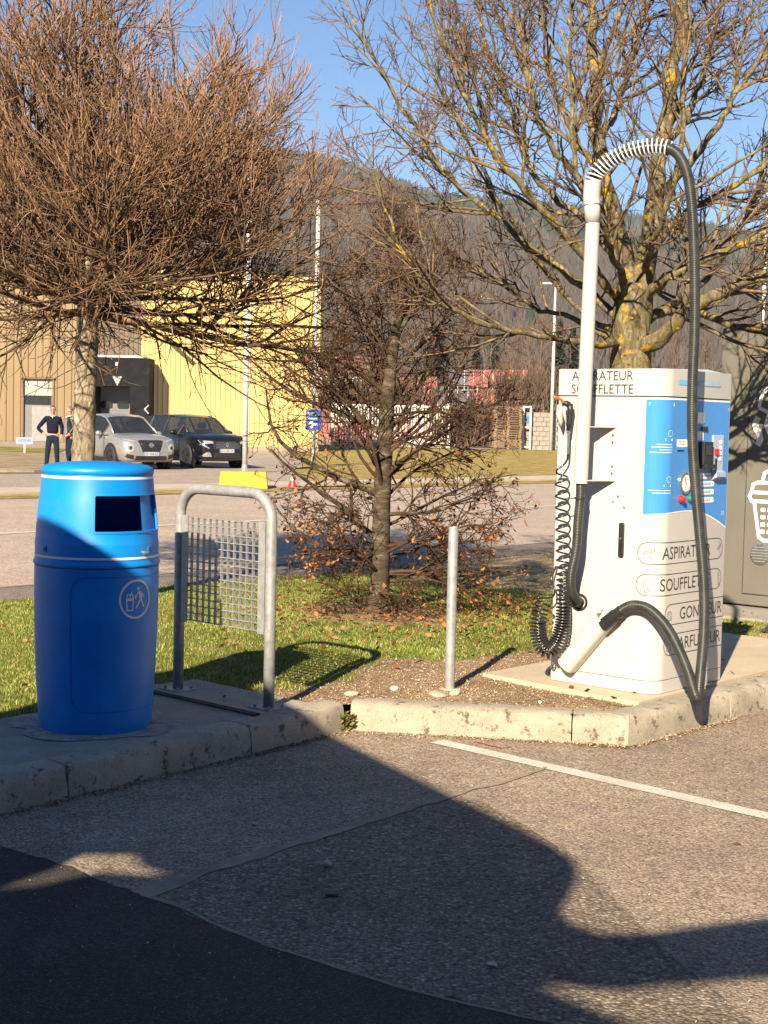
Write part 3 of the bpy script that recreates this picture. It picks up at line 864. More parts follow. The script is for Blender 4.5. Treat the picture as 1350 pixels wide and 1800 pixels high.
# ---- blue litter bin
binr = tag(empty('litter_bin', BIN, RZ), 'blue barrel-shaped plastic litter bin with side opening on the footway', 'litter bin')
PROF = [(0.249, 0.0), (0.252, 0.012), (0.258, 0.09), (0.266, 0.20), (0.2665, 0.205), (0.271, 0.32), (0.276, 0.46), (0.2785, 0.60), (0.2785, 0.705), (0.2775, 0.735)]
UP = [(0.276, 0.772), (0.2765, 0.84), (0.2755, 0.848), (0.2735, 0.853), (0.272, 0.90), (0.268, 0.95), (0.263, 1.0), (0.257, 1.05), (0.255, 1.064), (0.250, 1.11), (0.247, 1.142), (0.246, 1.150)]
def r_at(z):
    P_ = PROF + UP
    return float(np.interp(z, [p[1] for p in P_], [p[0] for p in P_]))
def shell(prof, n=120, hole=None, wall=0.012):
    """lathe with thickness and an optional opening (half angle, z0, z1)"""
    mb = MB()
    m = len(prof)
    out = [[(r * math.cos(2 * PI * k / n), r * math.sin(2 * PI * k / n), z) for k in range(n)] for r, z in prof]
    inn = [[((r - wall) * math.cos(2 * PI * k / n), (r - wall) * math.sin(2 * PI * k / n), z) for k in range(n)] for r, z in prof]
    vs_ = [p for row in out for p in row] + [p for row in inn for p in row]
    N = m * n
    def is_open(i, k):
        if not hole: return False
        a = (k + 0.5) * 360 / n
        a = a - 360 if a > 180 else a
        zc = (prof[i][1] + prof[i + 1][1]) / 2
        return abs(a) < hole[0] and hole[1] < zc < hole[2]
    fs = []
    for i in range(m - 1):
        for k in range(n):
            k2 = (k + 1) % n
            if is_open(i, k):
                for (ii_, kk, e) in ((i - 1, k, (i * n + k, i * n + k2)), (i + 1, k, ((i + 1) * n + k, (i + 1) * n + k2)), (i, (k - 1) % n, (i * n + k, (i + 1) * n + k)), (i, k2, (i * n + k2, (i + 1) * n + k2))):
                    if not (0 <= ii_ < m - 1) or not is_open(ii_, kk):
                        fs.append((e[0], e[1], e[1] + N, e[0] + N))
                continue
            fs.append((i * n + k, i * n + k2, (i + 1) * n + k2, (i + 1) * n + k))
            fs.append((N + i * n + k, N + (i + 1) * n + k, N + (i + 1) * n + k2, N + i * n + k2))
    mb.add(vs_, fs)
    return mb
shell(PROF).build('body', M_bin, binr, auto=True)
shell(UP, hole=(41, 0.90, 1.06), wall=0.02).build('hood', M_bin, binr, auto=True)
mb = MB(); mb.lathe([(0.274, 0.735), (0.279, 0.738), (0.2835, 0.744), (0.2838, 0.752), (0.280, 0.760), (0.2765, 0.768), (0.2765, 0.772)], 96, cap=False)
mb.build('rim_flange', M_bin, binr, smooth=True)
mb = MB(); mb.lathe([(0.2468, 1.146), (0.2505, 1.149), (0.2508, 1.166), (0.246, 1.176), (0.225, 1.186), (0.15, 1.197), (0.07, 1.2015), (0.0005, 1.203)], 96, cap=False)
mb.build('lid', M_bin, binr, smooth=True)
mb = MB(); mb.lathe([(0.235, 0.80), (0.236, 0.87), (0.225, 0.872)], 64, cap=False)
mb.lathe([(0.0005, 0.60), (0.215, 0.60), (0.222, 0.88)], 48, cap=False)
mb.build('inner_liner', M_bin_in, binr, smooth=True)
for z0, z1, e in ((1.128, 1.1385, 0.0014), (0.776, 0.7865, 0.0016)):
    mb = MB(); mb.lathe([(r_at(z0) + e, z0), (r_at(z1) + e, z1)], 120, cap=False)
    mb.build('white_stripe', M_white, binr, smooth=True)
def on_bin(e=0.0016):
    def fn(u, v):
        r = r_at(v) + e
        th = u / 0.278
        return (r * math.cos(th), r * math.sin(th), v)
    return fn
mb = MB()                               # side cheek that narrows the throw-in opening
vs_ = []
for a in [math.radians(12 + 29.5 * j / 6) for j in range(7)]:
    for z in (0.888, 1.074): r = r_at(z) - 0.016; vs_.append((r * math.cos(a), r * math.sin(a), z))
mb.add(vs_, [(2 * j, 2 * j + 2, 2 * j + 3, 2 * j + 1) for j in range(6)])
mb.build('opening_cheek', M_bin, binr)
# moulded outline of the door and lip of the opening
d = Decal(on_bin(0.0012))
door = round_rect(-0.30, 0.10, 0.30, 0.70, 0.07)
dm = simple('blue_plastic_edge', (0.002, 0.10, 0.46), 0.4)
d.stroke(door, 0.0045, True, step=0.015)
d.build('door_outline', dm, binr)
d = Decal(on_bin(0.003)); d.stroke(round_rect(-0.202, 0.896, 0.202, 1.062, 0.012), 0.010, True, step=0.01); d.build('opening_lip', M_bin, binr)
# pictogram: figure dropping litter, in a ring
d = Decal(on_bin(0.0016))
cx, cz, R_ = 0.0, 0.60, 0.083
d.stroke(circle2d(cx, cz, R_, 40), 0.0095, True, step=0.01)
sc = 0.083
def L(x, y): return (cx + x * sc, cz + y * sc)
d.fill([L(x, y) for x, y in circle2d(0.14, 0.56, 0.10, 14)])
d.fill([L(*p) for p in ((0.10, 0.38), (0.26, 0.42), (0.38, 0.34), (0.40, 0.02), (0.27, -0.02), (0.16, 0.10), (0.20, 0.22))])
d.stroke([L(0.14, 0.36), L(0.00, 0.18), L(-0.08, 0.02)], 0.0065)
d.stroke([L(0.34, 0.36), L(0.46, 0.20), L(0.52, 0.06)], 0.0065)
d.stroke([L(0.30, 0.02), L(0.16, -0.24), L(-0.02, -0.50)], 0.0075)
d.stroke([L(0.34, 0.02), L(0.44, -0.22), L(0.56, -0.46)], 0.0075)
d.stroke([L(-0.62, -0.04), L(-0.58, -0.58), L(-0.24, -0.58), L(-0.20, -0.04)], 0.0062, True)
d.stroke([L(-0.62, 0.04), L(-0.58, 0.26), L(-0.26, 0.26), L(-0.20, 0.04)], 0.0050, True)
d.stroke([L(-0.42, 0.10), L(-0.38, 0.24), L(-0.28, 0.42)], 0.0045)
d.fill([L(-0.10, 0.14), L(-0.06, 0.20), L(-0.10, 0.26), L(-0.14, 0.20)])
d.build('pictogram', M_white, binr)
for ph in (-0.215, 0.205 - 0.0):
    pass
for th in (-1.62, 0.30):
    mb = MB(); r = r_at(0.81)
    M_ = Matrix.Rotation(th, 4, 'Z')
    mb.box(M_ @ Vector((r + 0.0005, 0, 0.815)), (0.006, 0.022, 0.030), M=M_)
    mb.box(M_ @ Vector((r + 0.0045, 0, 0.815)), (0.003, 0.011, 0.018), 1, M=M_)
    mb.build('latch_hole', [M_bin, M_black], binr)
mb = MB(); M_ = Matrix.Rotation(0.13, 4, 'Z'); r = r_at(0.81)
mb.tube([M_ @ Vector((r - 0.004, 0, 0.806)), M_ @ Vector((r + 0.022, 0, 0.806))], 0.008, 12)
mb.tube([M_ @ Vector((r + 0.018, -0.012, 0.801)), M_ @ Vector((r + 0.018, 0.02, 0.812))], 0.0055, 8)
mb.build('lock_pin', M_steel, binr)

# ---- galvanised hoop with a grating panel
HA, HB = Vector((-1.046, 7.593, 0.136)), Vector((-0.542, 7.150, 0.136))
hoop = tag(empty('hoop_barrier', HA, math.atan2(HB.y - HA.y, HB.x - HA.x)), 'galvanised steel hoop barrier filled with a metal grating panel', 'barrier')
HW = (HB - HA).xy.length
top = 1.052
pts = [(0, 0, -0.05), (0, 0, 0.4), (0, 0, top - 0.14)]
for j in range(1, 10):
    a = PI / 2 * j / 9; pts.append((0.14 - 0.14 * math.cos(a), 0, top - 0.14 + 0.14 * math.sin(a)))
for j in range(0, 10):
    a = PI / 2 * j / 9; pts.append((HW - 0.14 + 0.14 * math.sin(a), 0, top - 0.14 + 0.14 * math.cos(a)))
pts += [(HW, 0, 0.4), (HW, 0, -0.05)]
mb = MB(); mb.tube(pts, 0.0275, 20); mb.build('hoop_tube', M_galv, hoop, smooth=True)
z0, z1 = 0.375, 0.905
flat = MB(); flat.box((0, 0, 0), (0.046, 0.006, z1 - z0 + 0.02)); fm = flat.mesh('flat_bar')
for x in (0.052, HW - 0.052):
    o = link('flat_bar', fm, M_galv, hoop); o.location = (x, -0.012, (z0 + z1) / 2)
for x in (0.030, HW - 0.030):
    for z in (z0 + 0.05, (z0 + z1) / 2, z1 - 0.05):
        pass
ga, gb = 0.055, HW - 0.055
hb = MB(); hb.box((0, 0, 0), (gb - ga, 0.018, 0.0034)); hm = hb.mesh('grating_bar')
vb = MB(); vb.box((0, 0, 0), (0.0034, 0.016, z1 - z0 - 0.002)); vm = vb.mesh('grating_bar')
nh, nv = 15, 12
for i in range(nh):
    o = link('grating_bar', hm, M_galv, hoop); o.location = ((ga + gb) / 2, 0.006, z0 + (z1 - z0) * i / (nh - 1))
for i in range(nv):
    o = link('grating_bar', vm, M_galv, hoop); o.location = (ga + 0.03 + (gb - ga - 0.06) * i / (nv - 1), 0.0065, (z0 + z1) / 2)
for x in (0, HW):
    mb = MB()
    mb.box((x, 0, 0.006), (0.15, 0.13, 0.01))
    for dx, dy in ((-.05, -.045), (.05, -.045), (-.05, .045), (.05, .045)):
        mb.tube([(x + dx, dy, 0.008), (x + dx, dy, 0.024)], 0.009, 6)
    mb.build('foot_plate', M_galv, hoop)
# raised drain cover on which the hoop stands
cv = [ST(4.86, 5.00), ST(5.30, 4.96), ST(5.34, 5.92), ST(4.90, 5.96)]
slabbox('drain_cover', cv, 0.05, 0.1405, concrete('cover_concrete', (0.36, 0.32, 0.26), 0.2, 4.0, True, (0.12, 0.1, 0.08), 0.66))
mb = MB()
a, b = ST(4.875, 4.985), ST(4.905, 5.95)
for o_, w_ in ((-0.026, 0.014), (0.0, 0.014)):
    dd = (b - a).normalized(); nn_ = Vector((-dd.y, dd.x, 0))
    q = [a + nn_ * (o_ - w_ / 2), b + nn_ * (o_ - w_ / 2), b + nn_ * (o_ + w_ / 2), a + nn_ * (o_ + w_ / 2)]
    mb.prism([(p.x, p.y) for p in q], 0.13, 0.151)
tag(mb.build('cover_edge_rail', M_rubber), kind='structure')

# ---- galvanised bollard
BOL = ground(790, 1214, 0.125)
bol = tag(empty('bollard', BOL), 'plain galvanised tube bollard standing in the mulch', 'bollard')
mb = MB(); mb.lathe([(0.0265, -0.1), (0.0265, 0.872), (0.0255, 0.876), (0.0245, 0.872), (0.0245, 0.86), (0.001, 0.86)], 24, cap=False)
mb.build('post_tube', M_galv, bol, auto=True)
mb = MB(); mb.lathe([(0.075, -0.04), (0.07, 0.004), (0.045, 0.012), (0.03, 0.014)], 18, cap=False)
mb.build('footing', M_stone, bol, smooth=True)

# ---- concrete plinth under the machine
slabbox('machine_plinth', [ST(6.52, 3.88), ST(9.2, 3.88), ST(9.2, 4.93), ST(6.62, 4.95)], 0.0, 0.152, M_plinth)

# ---- vacuum and air station
CL, CW, CR = 0.657, 0.737, 0.10
CB = 0.155
LB = Vector((0.9297, 8.0780, CB))
cab = tag(empty('vacuum_station', LB, RZ), 'tall white and blue coin-operated car vacuum and air station', 'vacuum station')
cab_inv = (Matrix.Translation(LB) @ Matrix.Rotation(RZ, 4, 'Z')).inverted()
def loc(p): return cab_inv @ Vector(p)
def lp(px, py, Y): return loc(at(px, py, Y))
def footprint(e=0.0, r=CR):
    pts = []
    def arc(cx, cy, rr, a0, n=10):
        for j in range(n + 1):
            a = math.radians(a0 + 90 * j / n); pts.append((cx + (rr + e) * math.cos(a), cy + (rr + e) * math.sin(a)))
    arc(CL - r, r, r, -90)
    arc(CL - 0.02, CW - 0.02, 0.02, 0, 4)
    arc(0.02, CW - 0.02, 0.02, 90, 4)
    arc(0.02, 0.02, 0.02, 180, 4)
    return pts
HT = 1.700
def cprism(name, z0, z1, e, mat):
    mb = MB(); mb.prism(footprint(e), z0, z1)
    return mb.build(name, mat, cab, auto=True)
cprism('body', 0.070, 1.553, 0.0, M_cab)
cprism('skirting', 0.0, 0.066, 0.0, M_cab)
cprism('skirting_joint', 0.060, 0.075, -0.004, M_blackprint)
cprism('header', 1.560, HT, 0.003, M_cab)
cprism('header_joint', 1.545, 1.565, -0.004, M_blackprint)
def SURF(e=0.0015):
    def fn(u, z):
        z = z - CB
        if u < 0: return (CL - CR + u, -e, z)
        if u < PI * CR / 2:
            a = -PI / 2 + u / CR
            return (CL - CR + (CR + e) * math.cos(a), CR + (CR + e) * math.sin(a), z)
        return (CL + e, CR + u - PI * CR / 2, z)
    return fn
def LEFT(e=0.0015):
    return lambda a, z: (a, -e, z - CB)
def ub(b): return PI * CR / 2 + b - CR
UE = ub(CW - 0.022)
# blue vinyl field with its wavy lower edge and white border
wave = lambda u: 1.100 + 0.016 * math.sin((u + 0.05) / 0.80 * 2 * PI * 0.72 - 0.5) - 0.085 * max(0, (u - 0.38) / 0.42) ** 2
d = Decal(SURF(0.0012)); d.grid(-0.006, UE + 0.004, lambda u: wave(u) - 0.008, lambda u: 1.705, 48); d.build('panel_border', M_white, cab)
d = Decal(SURF(0.0024)); d.grid(0.0, UE, wave, lambda u: 1.697, 48); d.build('blue_panel', M_blue, cab)
# lettering on the header
d = Decal(lambda a, z: (a, -0.0048, z - CB))
d.text('ASPIRATEUR', 0.094, 1.794, 0.382, 0.050); d.text('SOUFFLETTE', 0.094, 1.724, 0.384, 0.050)
d.build('header_lettering', M_blackprint, cab)
# lit strip on the header
sm_ = round_rect(ub(0.145), 1.777, ub(0.60), 1.803, 0.012)
d = Decal(lambda u, z: tuple(Vector(SURF(0.005)(u, z)))); d.fill(sm_); d.build('light_strip', M_lightblue, cab)
d = Decal(SURF(0.0065)); d.fill(round_rect(ub(0.345), 1.780, ub(0.597), 1.800, 0.009)); d.build('strip_cover', simple('frosted_cover', (0.32, 0.42, 0.44), 0.3), cab)
# four pill-shaped captions
def caption(u0, u1, z0, z1, text, tx, tw, open_right=False):
    d = Decal(SURF(0.0016))
    r = (z1 - z0) / 2 - 0.001
    if open_right:
        pl_ = [(UE + 0.02, z0)] + [(u0 + r + r * math.cos(math.radians(a)), (z0 + z1) / 2 + r * math.sin(math.radians(a))) for a in range(270, 89, -10)] + [(UE + 0.02, z1)]
        d.stroke(pl_, 0.0036)
    else:
        d.stroke(round_rect(u0, z0, u1, z1, r), 0.0036, True)
    d.text(text, tx, (z0 + z1) / 2 - 0.033, tw, 0.066)
    return d
d = caption(-0.022, ub(0.69), 0.838, 0.951, 'ASPIRATEUR', ub(0.055), 0.50)
# brush icons
for u, k in ((0.040, 1), (ub(0.655), 0.6)):
    d.stroke([(u - 0.03 * k, 0.887), (u + 0.03 * k, 0.905), (u + 0.031 * k, 0.917), (u - 0.029 * k, 0.899)], 0.0025, True)
    d.stroke([(u + 0.004 * k, 0.892), (u + 0.010 * k, 0.872), (u + 0.018 * k, 0.872), (u + 0.024 * k, 0.848)], 0.0025)
    for q in (-0.02, 0.0, 0.02): d.stroke([(u + q * k, 0.918), (u + (q - 0.004) * k, 0.930)], 0.002)
d.build('caption', M_blackprint, cab)
d = caption(-0.026, ub(0.685), 0.672, 0.783, 'SOUFFLETTE', ub(0.048), 0.51)
for u, k in ((0.022, 1), (ub(0.655), 0.6)):
    d.stroke([(u - 0.010 * k, 0.740), (u + 0.010 * k, 0.746), (u + 0.022 * k, 0.705), (u + 0.002 * k, 0.699)], 0.0025, True)
    d.stroke([(u + 0.002 * k, 0.699), (u + 0.004 * k, 0.688), (u + 0.026 * k, 0.692), (u + 0.022 * k, 0.705)], 0.0025)
    for q in (-0.012, 0.0, 0.012): d.stroke([(u + q * k, 0.750), (u + (q - 0.004) * k, 0.762)], 0.002)
d.build('caption', M_blackprint, cab)
d = caption(ub(0.09), 0, 0.512, 0.622, 'GONFLEUR', ub(0.245), 0.46, True)
d.stroke(circle2d(ub(0.135), 0.560, 0.024, 16), 0.0025, True); d.stroke(circle2d(ub(0.135), 0.560, 0.013, 12), 0.002, True); d.stroke([(ub(0.15), 0.54), (ub(0.165), 0.53)], 0.0025)
d.build('caption', M_blackprint, cab)
d = caption(ub(0.088), 0, 0.350, 0.462, 'PARFUMEUR', ub(0.200), 0.50, True)
d.stroke(round_rect(ub(0.115), 0.375, ub(0.160), 0.408, 0.008), 0.0025, True)
for q in ((0.12, 0.42), (0.137, 0.43), (0.152, 0.42), (0.137, 0.447)): d.stroke(circle2d(ub(q[0]), q[1], 0.006, 8), 0.002, True)
d.build('caption', M_blackprint, cab)
# small print on the blue field
d = Decal(SURF(0.0036))
d.fill(round_rect(0.018, 1.664, 0.165, 1.682, 0.003)); d.build('title_plate', M_white, cab)
for z, lines in ((1.475, (0.05, 0.095, 0.12, 0.08, 0.13)), (1.235, (0.05, 0.13, 0.11))):
    d = Decal(SURF(0.0036)); d.stroke(circle2d(ub(0.082), z + 0.046, 0.016, 14), 0.002, True)
    d.fill([(ub(0.10) - lines[0], z + 0.008), (ub(0.10), z + 0.008), (ub(0.10), z + 0.020), (ub(0.10) - lines[0], z + 0.020)])
    for i, w in enumerate(lines[1:]):
        zz = z - 0.011 - i * 0.014
        d.stroke([(ub(0.10) - w, zz), (ub(0.10), zz)], 0.003)
    d.build('instruction_print', M_white, cab)
d = Decal(SURF(0.0036))
d.stroke([(ub(0.70) + 0.008 * math.cos(t_ / 3), 1.657 + 0.006 * math.sin(t_ / 3)) for t_ in range(16)], 0.0025)
d.build('corner_mark', M_white, cab); d = Decal(SURF(0.0036))
d.text('21', ub(0.655), 1.085, 0.03, 0.016)
d.stroke([(ub(0.655), 1.078), (ub(0.69), 1.078)], 0.002)
d.build('number_print', M_white, cab); d = Decal(SURF(0.0036))
d.fill([(ub(0.145), 1.452), (ub(0.20), 1.452), (ub(0.205), 1.444), (ub(0.21), 1.452), (ub(0.265), 1.452), (ub(0.265), 1.492), (ub(0.145), 1.492)])
d.build('slot_label', M_white, cab); d = Decal(SURF(0.0036))
d.fill(round_rect(ub(0.36), 1.487, ub(0.43), 1.535, 0.004))
d.build('terminal_label', M_white, cab)
for i, tx in enumerate(('TEMPS/COMPLETE', 'SOUFFLER', 'GONFLER', '+ D INFO')):
    z = 1.296 - i * 0.0435
    d = Decal(SURF(0.0036)); d.fill(round_rect(ub(0.34), z - 0.015, ub(0.565), z + 0.015, 0.012)); o = d.build('name_label', M_white, cab)
    d = Decal(SURF(0.0046)); d.text(tx, ub(0.425), z - 0.006, 0.10, 0.011); d.build('label_print', M_blackprint, o)
d = Decal(SURF(0.0036)); d.fill(round_rect(ub(0.155), 1.427, ub(0.225), 1.436, 0.003)); d.build('card_slot', M_black, cab)
d = Decal(SURF(0.0046)); d.text('Monnaie', ub(0.17), 1.477, 0.06, 0.006); d.text('rendue', ub(0.172), 1.464, 0.055, 0.006); d.build('bubble_print', M_blackprint, cab)
def rbox(name, b, z, wb, hz, dep, mat, e=0.0, bev=0.002):
    mb = MB(); mb.box((CL + e + dep / 2, b, z - CB), (dep, wb, hz))
    return mb.build(name, mat, cab, bevel=bev)
rbox('coin_window', 0.395, 1.607, 0.085, 0.062, 0.006, M_steel)
for b in (0.415, 0.450): 
    mb = MB(); mb.tube([(CL, b, 1.550 - CB), (CL + 0.012, b, 1.550 - CB)], 0.013, 14); mb.build('push_button', M_black, cab)
t_ = rbox('card_terminal', 0.435, 1.418, 0.10, 0.125, 0.035, M_black)
mb = MB(); mb.box((CL + 0.037, 0.435, 1.435 - CB), (0.004, 0.06, 0.05)); mb.build('terminal_screen', simple('dark_glass', (0.03, 0.03, 0.035), 0.15), t_)
rbox('terminal_lip', 0.445, 1.348, 0.105, 0.022, 0.05, M_black)
c_ = rbox('coin_unit', 0.585, 1.405, 0.115, 0.225, 0.012, M_clear)
for i in range(4):
    mb = MB(); mb.tube([(CL + 0.010, 0.605, 1.478 - i * 0.030 - CB), (CL + 0.016, 0.605, 1.478 - i * 0.030 - CB)], 0.012, 14); mb.build('coin_mark', M_white, c_)
mb = MB(); mb.box((CL + 0.018, 0.555, 1.428 - CB), (0.016, 0.03, 0.03)); mb.build('return_button', M_red, c_)
mb = MB(); mb.box((CL + 0.014, 0.555, 1.358 - CB), (0.008, 0.014, 0.065)); mb.build('coin_slot', M_black, c_)
mb = MB(); mb.prism([(CL, 1.27 - CB), (CL + 0.035, 1.29 - CB), (CL + 0.035, 1.315 - CB), (CL, 1.33 - CB)], 0.535, 0.635, fn=lambda x, y, z: (x, z, y)); mb.build('coin_cup', M_clear, cab)
mb = MB()
mb.lathe([(0.062, 0.0), (0.062, 0.010), (0.050, 0.012), (0.050, 0.003), (0.001, 0.003)], 32, (CL, 0.246, 1.264 - CB), cap=False, axis='x'); g_ = mb.build('pressure_gauge', M_steel, cab, auto=True)
mb = MB(); mb.lathe([(0.049, 0.0042), (0.0005, 0.0044)], 28, (CL, 0.246, 1.264 - CB), cap=False, axis='x'); mb.build('gauge_face', M_white, g_)
mb = MB(); mb.box((CL + 0.006, 0.25, 1.272 - CB), (0.002, 0.004, 0.05), M=Matrix.Rotation(0.5, 4, 'X')); mb.build('needle', M_red, g_)
for b, m_ in ((0.200, M_red), (0.300, M_green)):
    mb = MB(); mb.lathe([(0.020, 0.0), (0.020, 0.012), (0.014, 0.02), (0.014, 0.032), (0.001, 0.034)], 18, (CL, b, 1.177 - CB), cap=False, axis='x'); mb.build('push_button', m_, cab, auto=True)
# left panel: seams, notices, bolts, handle
d = Decal(LEFT(0.0012))
for a, z0, z1 in ((0.478, 0.245, 1.69), (0.5225, 0.235, 1.70), (0.5375, 0.235, 1.70)): d.stroke([(a, z0), (a, z1)], 0.0016)
d.stroke([(0.40, 0.243), (0.5225, 0.240)], 0.0016)
d.build('panel_seam', simple('seam_grey', (0.42, 0.40, 0.36), 0.5), cab)  # seam lines in a slightly darker grey
d = Decal(LEFT(0.0014))
for a in (0.075, 0.375):
    d.stroke([(a, 1.700), (a + 0.06, 1.700)], 0.004)
    for i in range(4): d.stroke([(a - 0.012, 1.687 - i * 0.008), (a + 0.05 + 0.01 * (i % 2), 1.687 - i * 0.008)], 0.0022)
    for i in range(2): d.stroke([(a - 0.018, 1.648 - i * 0.008), (a + 0.05, 1.648 - i * 0.008)], 0.0022)
for i in range(7): d.stroke([(0.105, 1.548 - i * 0.034), (0.20, 1.548 - i * 0.034)], 0.0028)
d.build('notice_print', M_greyprint, cab)
mb = MB(); mb.prism(round_rect(0.420, 0.862 - CB, 0.452, 1.046 - CB, 0.010), -0.012, 0.0, fn=lambda x, y, z: (x, z, y)); h_ = mb.build('door_handle', M_black, cab, bevel=0.003)
mb = MB(); mb.tube([(0.436, -0.012, 0.962 - CB), (0.436, -0.017, 0.962 - CB)], 0.006, 10); mb.build('keyhole', M_steel, h_)
def bolt(a, z, r=0.007):
    mb = MB(); mb.lathe([(r, 0), (r, -0.004), (r * 0.6, -0.006), (0.0005, -0.006)], 10, (a, -0.0015, z - CB), cap=False, axis='y'); mb.build('bolt', M_steel, cab)
for a, z in ((0.405, 1.185), (0.378, 1.156), (0.446, 1.128)): bolt(a, z)
# pole and its brackets
PA = (0.265, -0.15)
zt = at(1041, 392, 7.80).z - CB
ptop = lp(1042, 388, 7.79)
mb = MB(); mb.tube([(PA[0], PA[1], 1.248 - CB), ptop], 0.0375, 24); mb.build('boom_pole', M_pole, cab, smooth=False, auto=True)
for z in (1.545, 1.262):
    br = MB(); br.prism([(PA[0] - 0.035, PA[1] - 0.005), (PA[0] + 0.02, PA[1] - 0.03), (0.385, -0.004), (PA[0] - 0.01, -0.004)], z - CB, z - CB + 0.004)
    br.build('bracket_plate', M_cab, cab)
mb = MB(); mb.box((0.335, -0.003, 1.404 - CB), (0.10, 0.004, 0.282)); mb.build('bracket_back', M_cab, cab)
for z in (1.506, 1.468, 1.340, 1.304):
    mb = MB(); mb.lathe([(0.007, -0.0055), (0.007, -0.010), (0.0005, -0.011)], 10, (0.365, 0, z - CB), cap=False, axis='y'); mb.build('bolt', M_steel, cab)

def resample(pts, step):
    P_ = [Vector(p) for p in pts]
    out = [P_[0]]; acc = 0.0
    for i in range(len(P_) - 1):
        a, b = P_[i], P_[i + 1]; l = (b - a).length
        if l == 0: continue
        pos = step - acc
        while pos <= l:
            out.append(a + (b - a) * (pos / l)); pos += step
        acc = l - (pos - step)
    return out
def ribbed(name, ctrl, r, mat, pitch=0.010, amp=0.0016, n=12):
    p = resample(smooth_path(ctrl, 14), pitch / 3)
    rad = [r + (amp if i % 3 == 0 else (-amp if i % 3 == 1 else 0)) for i in range(len(p))]
    mb = MB(); mb.tube(p, rad, n); return mb.build(name, mat, cab, smooth=True), p
# short hose from the foot of the pole into the cabinet
low = [(PA[0], PA[1], 1.27 - CB), (PA[0] + 0.002, PA[1], 1.18 - CB), (PA[0] - 0.005, PA[1] - 0.004, 1.05 - CB), lp(1013, 965, 7.80), lp(1004, 1010, 7.82), lp(1005, 1040, 7.85), lp(1014, 1056, 7.90), (0.185, -0.03, 0.603 - CB), (0.190, 0.01, 0.600 - CB)]
ribbed('lower_hose', low, 0.0255, M_hose, 0.008)
mb = MB(); mb.lathe([(0.046, 0), (0.046, -0.006), (0.034, -0.007), (0.034, -0.001)], 28, (0.190, -0.0005, 0.600 - CB), cap=False, axis='y'); mb.build('hose_inlet', M_black, cab, auto=True)
mb = MB(); mb.tube([(PA[0], PA[1], 1.165 - CB), (PA[0], PA[1], 1.175 - CB)], 0.031, 18); mb.tube([(PA[0] - 0.03, PA[1] - 0.012, 1.168 - CB), (PA[0] - 0.075, PA[1] - 0.03, 1.166 - CB)], 0.003, 6)
mb.build('hose_tie', M_black, cab)
# cuff at the pole head, arching hose inside a white guard spring
c0 = ptop; c1 = lp(1040, 345, 7.79); c2 = lp(1042, 318, 7.79)
mb = MB(); mb.tube([c0 - Vector((0, 0, 0.01)), c0 + (c1 - c0) * 0.7], 0.041, 22); mb.build('tape_wrap', M_capwhite, cab, smooth=True)
ribbed('guard_cuff', [c0 + (c1 - c0) * 0.66, c1, c2], 0.0455, M_pole, 0.010, 0.0014, 20)
arch = [c1, c2, lp(1052, 300, 7.78), lp(1078, 279, 7.75), lp(1112, 264, 7.71), lp(1150, 258, 7.67), lp(1178, 262, 7.64), lp(1198, 280, 7.62), lp(1211, 320, 7.60), lp(1218, 390, 7.60), lp(1221, 480, 7.60), lp(1221, 580, 7.60), lp(1217, 680, 7.60), lp(1217, 770, 7.60), lp(1222, 850, 7.58), lp(1230, 940, 7.55), lp(1236, 1010, 7.52), lp(1238, 1070, 7.48), lp(1236, 1130, 7.43), lp(1231, 1185, 7.38), lp(1227, 1222, 7.335), lp(1222, 1222, 7.325), lp(1211, 1186, 7.38), lp(1197, 1150, 7.43), lp(1178, 1112, 7.49), lp(1158, 1086, 7.55), lp(1137, 1069, 7.62), lp(1114, 1064, 7.68), lp(1095, 1071, 7.72), lp(1072, 1090, 7.76)]
_, hp = ribbed('suction_hose', arch, 0.0262, M_hose, 0.009, 0.0018, 14)
gp_ = smooth_path([c2] + arch[2:7], 14)
gp_ = resample(gp_, 0.002)
coil = []
turns = 20
N_ = turns * 18
t0 = (gp_[1] - gp_[0]).normalized(); a_ = t0.cross(Vector((0, 1, 0))).normalized()
for i in range(N_ + 1):
    f = i / N_; q = f * (len(gp_) - 2); k = int(q)
    p = gp_[k] + (gp_[k + 1] - gp_[k]) * (q - k)
    t = (gp_[k + 1] - gp_[k]).normalized(); a_ = (a_ - t * a_.dot(t)).normalized(); b_ = t.cross(a_)
    th = 2 * PI * turns * f
    coil.append(p + (a_ * math.cos(th) + b_ * math.sin(th)) * 0.041)
mb = MB(); mb.tube(coil, 0.0042, 7); mb.build('guard_spring', M_white, cab, smooth=True)
mb = MB(); d_ = (lp(1072, 1090, 7.76) - lp(1095, 1071, 7.72)).normalized(); e_ = lp(1072, 1090, 7.76)
mb.tube([e_ - d_ * 0.085, e_ - d_ * 0.045, e_ - d_ * 0.044, e_ + d_ * 0.05], [0.031, 0.031, 0.036, 0.036], 20); mb.build('nozzle_cuff', M_black, cab, auto=True)
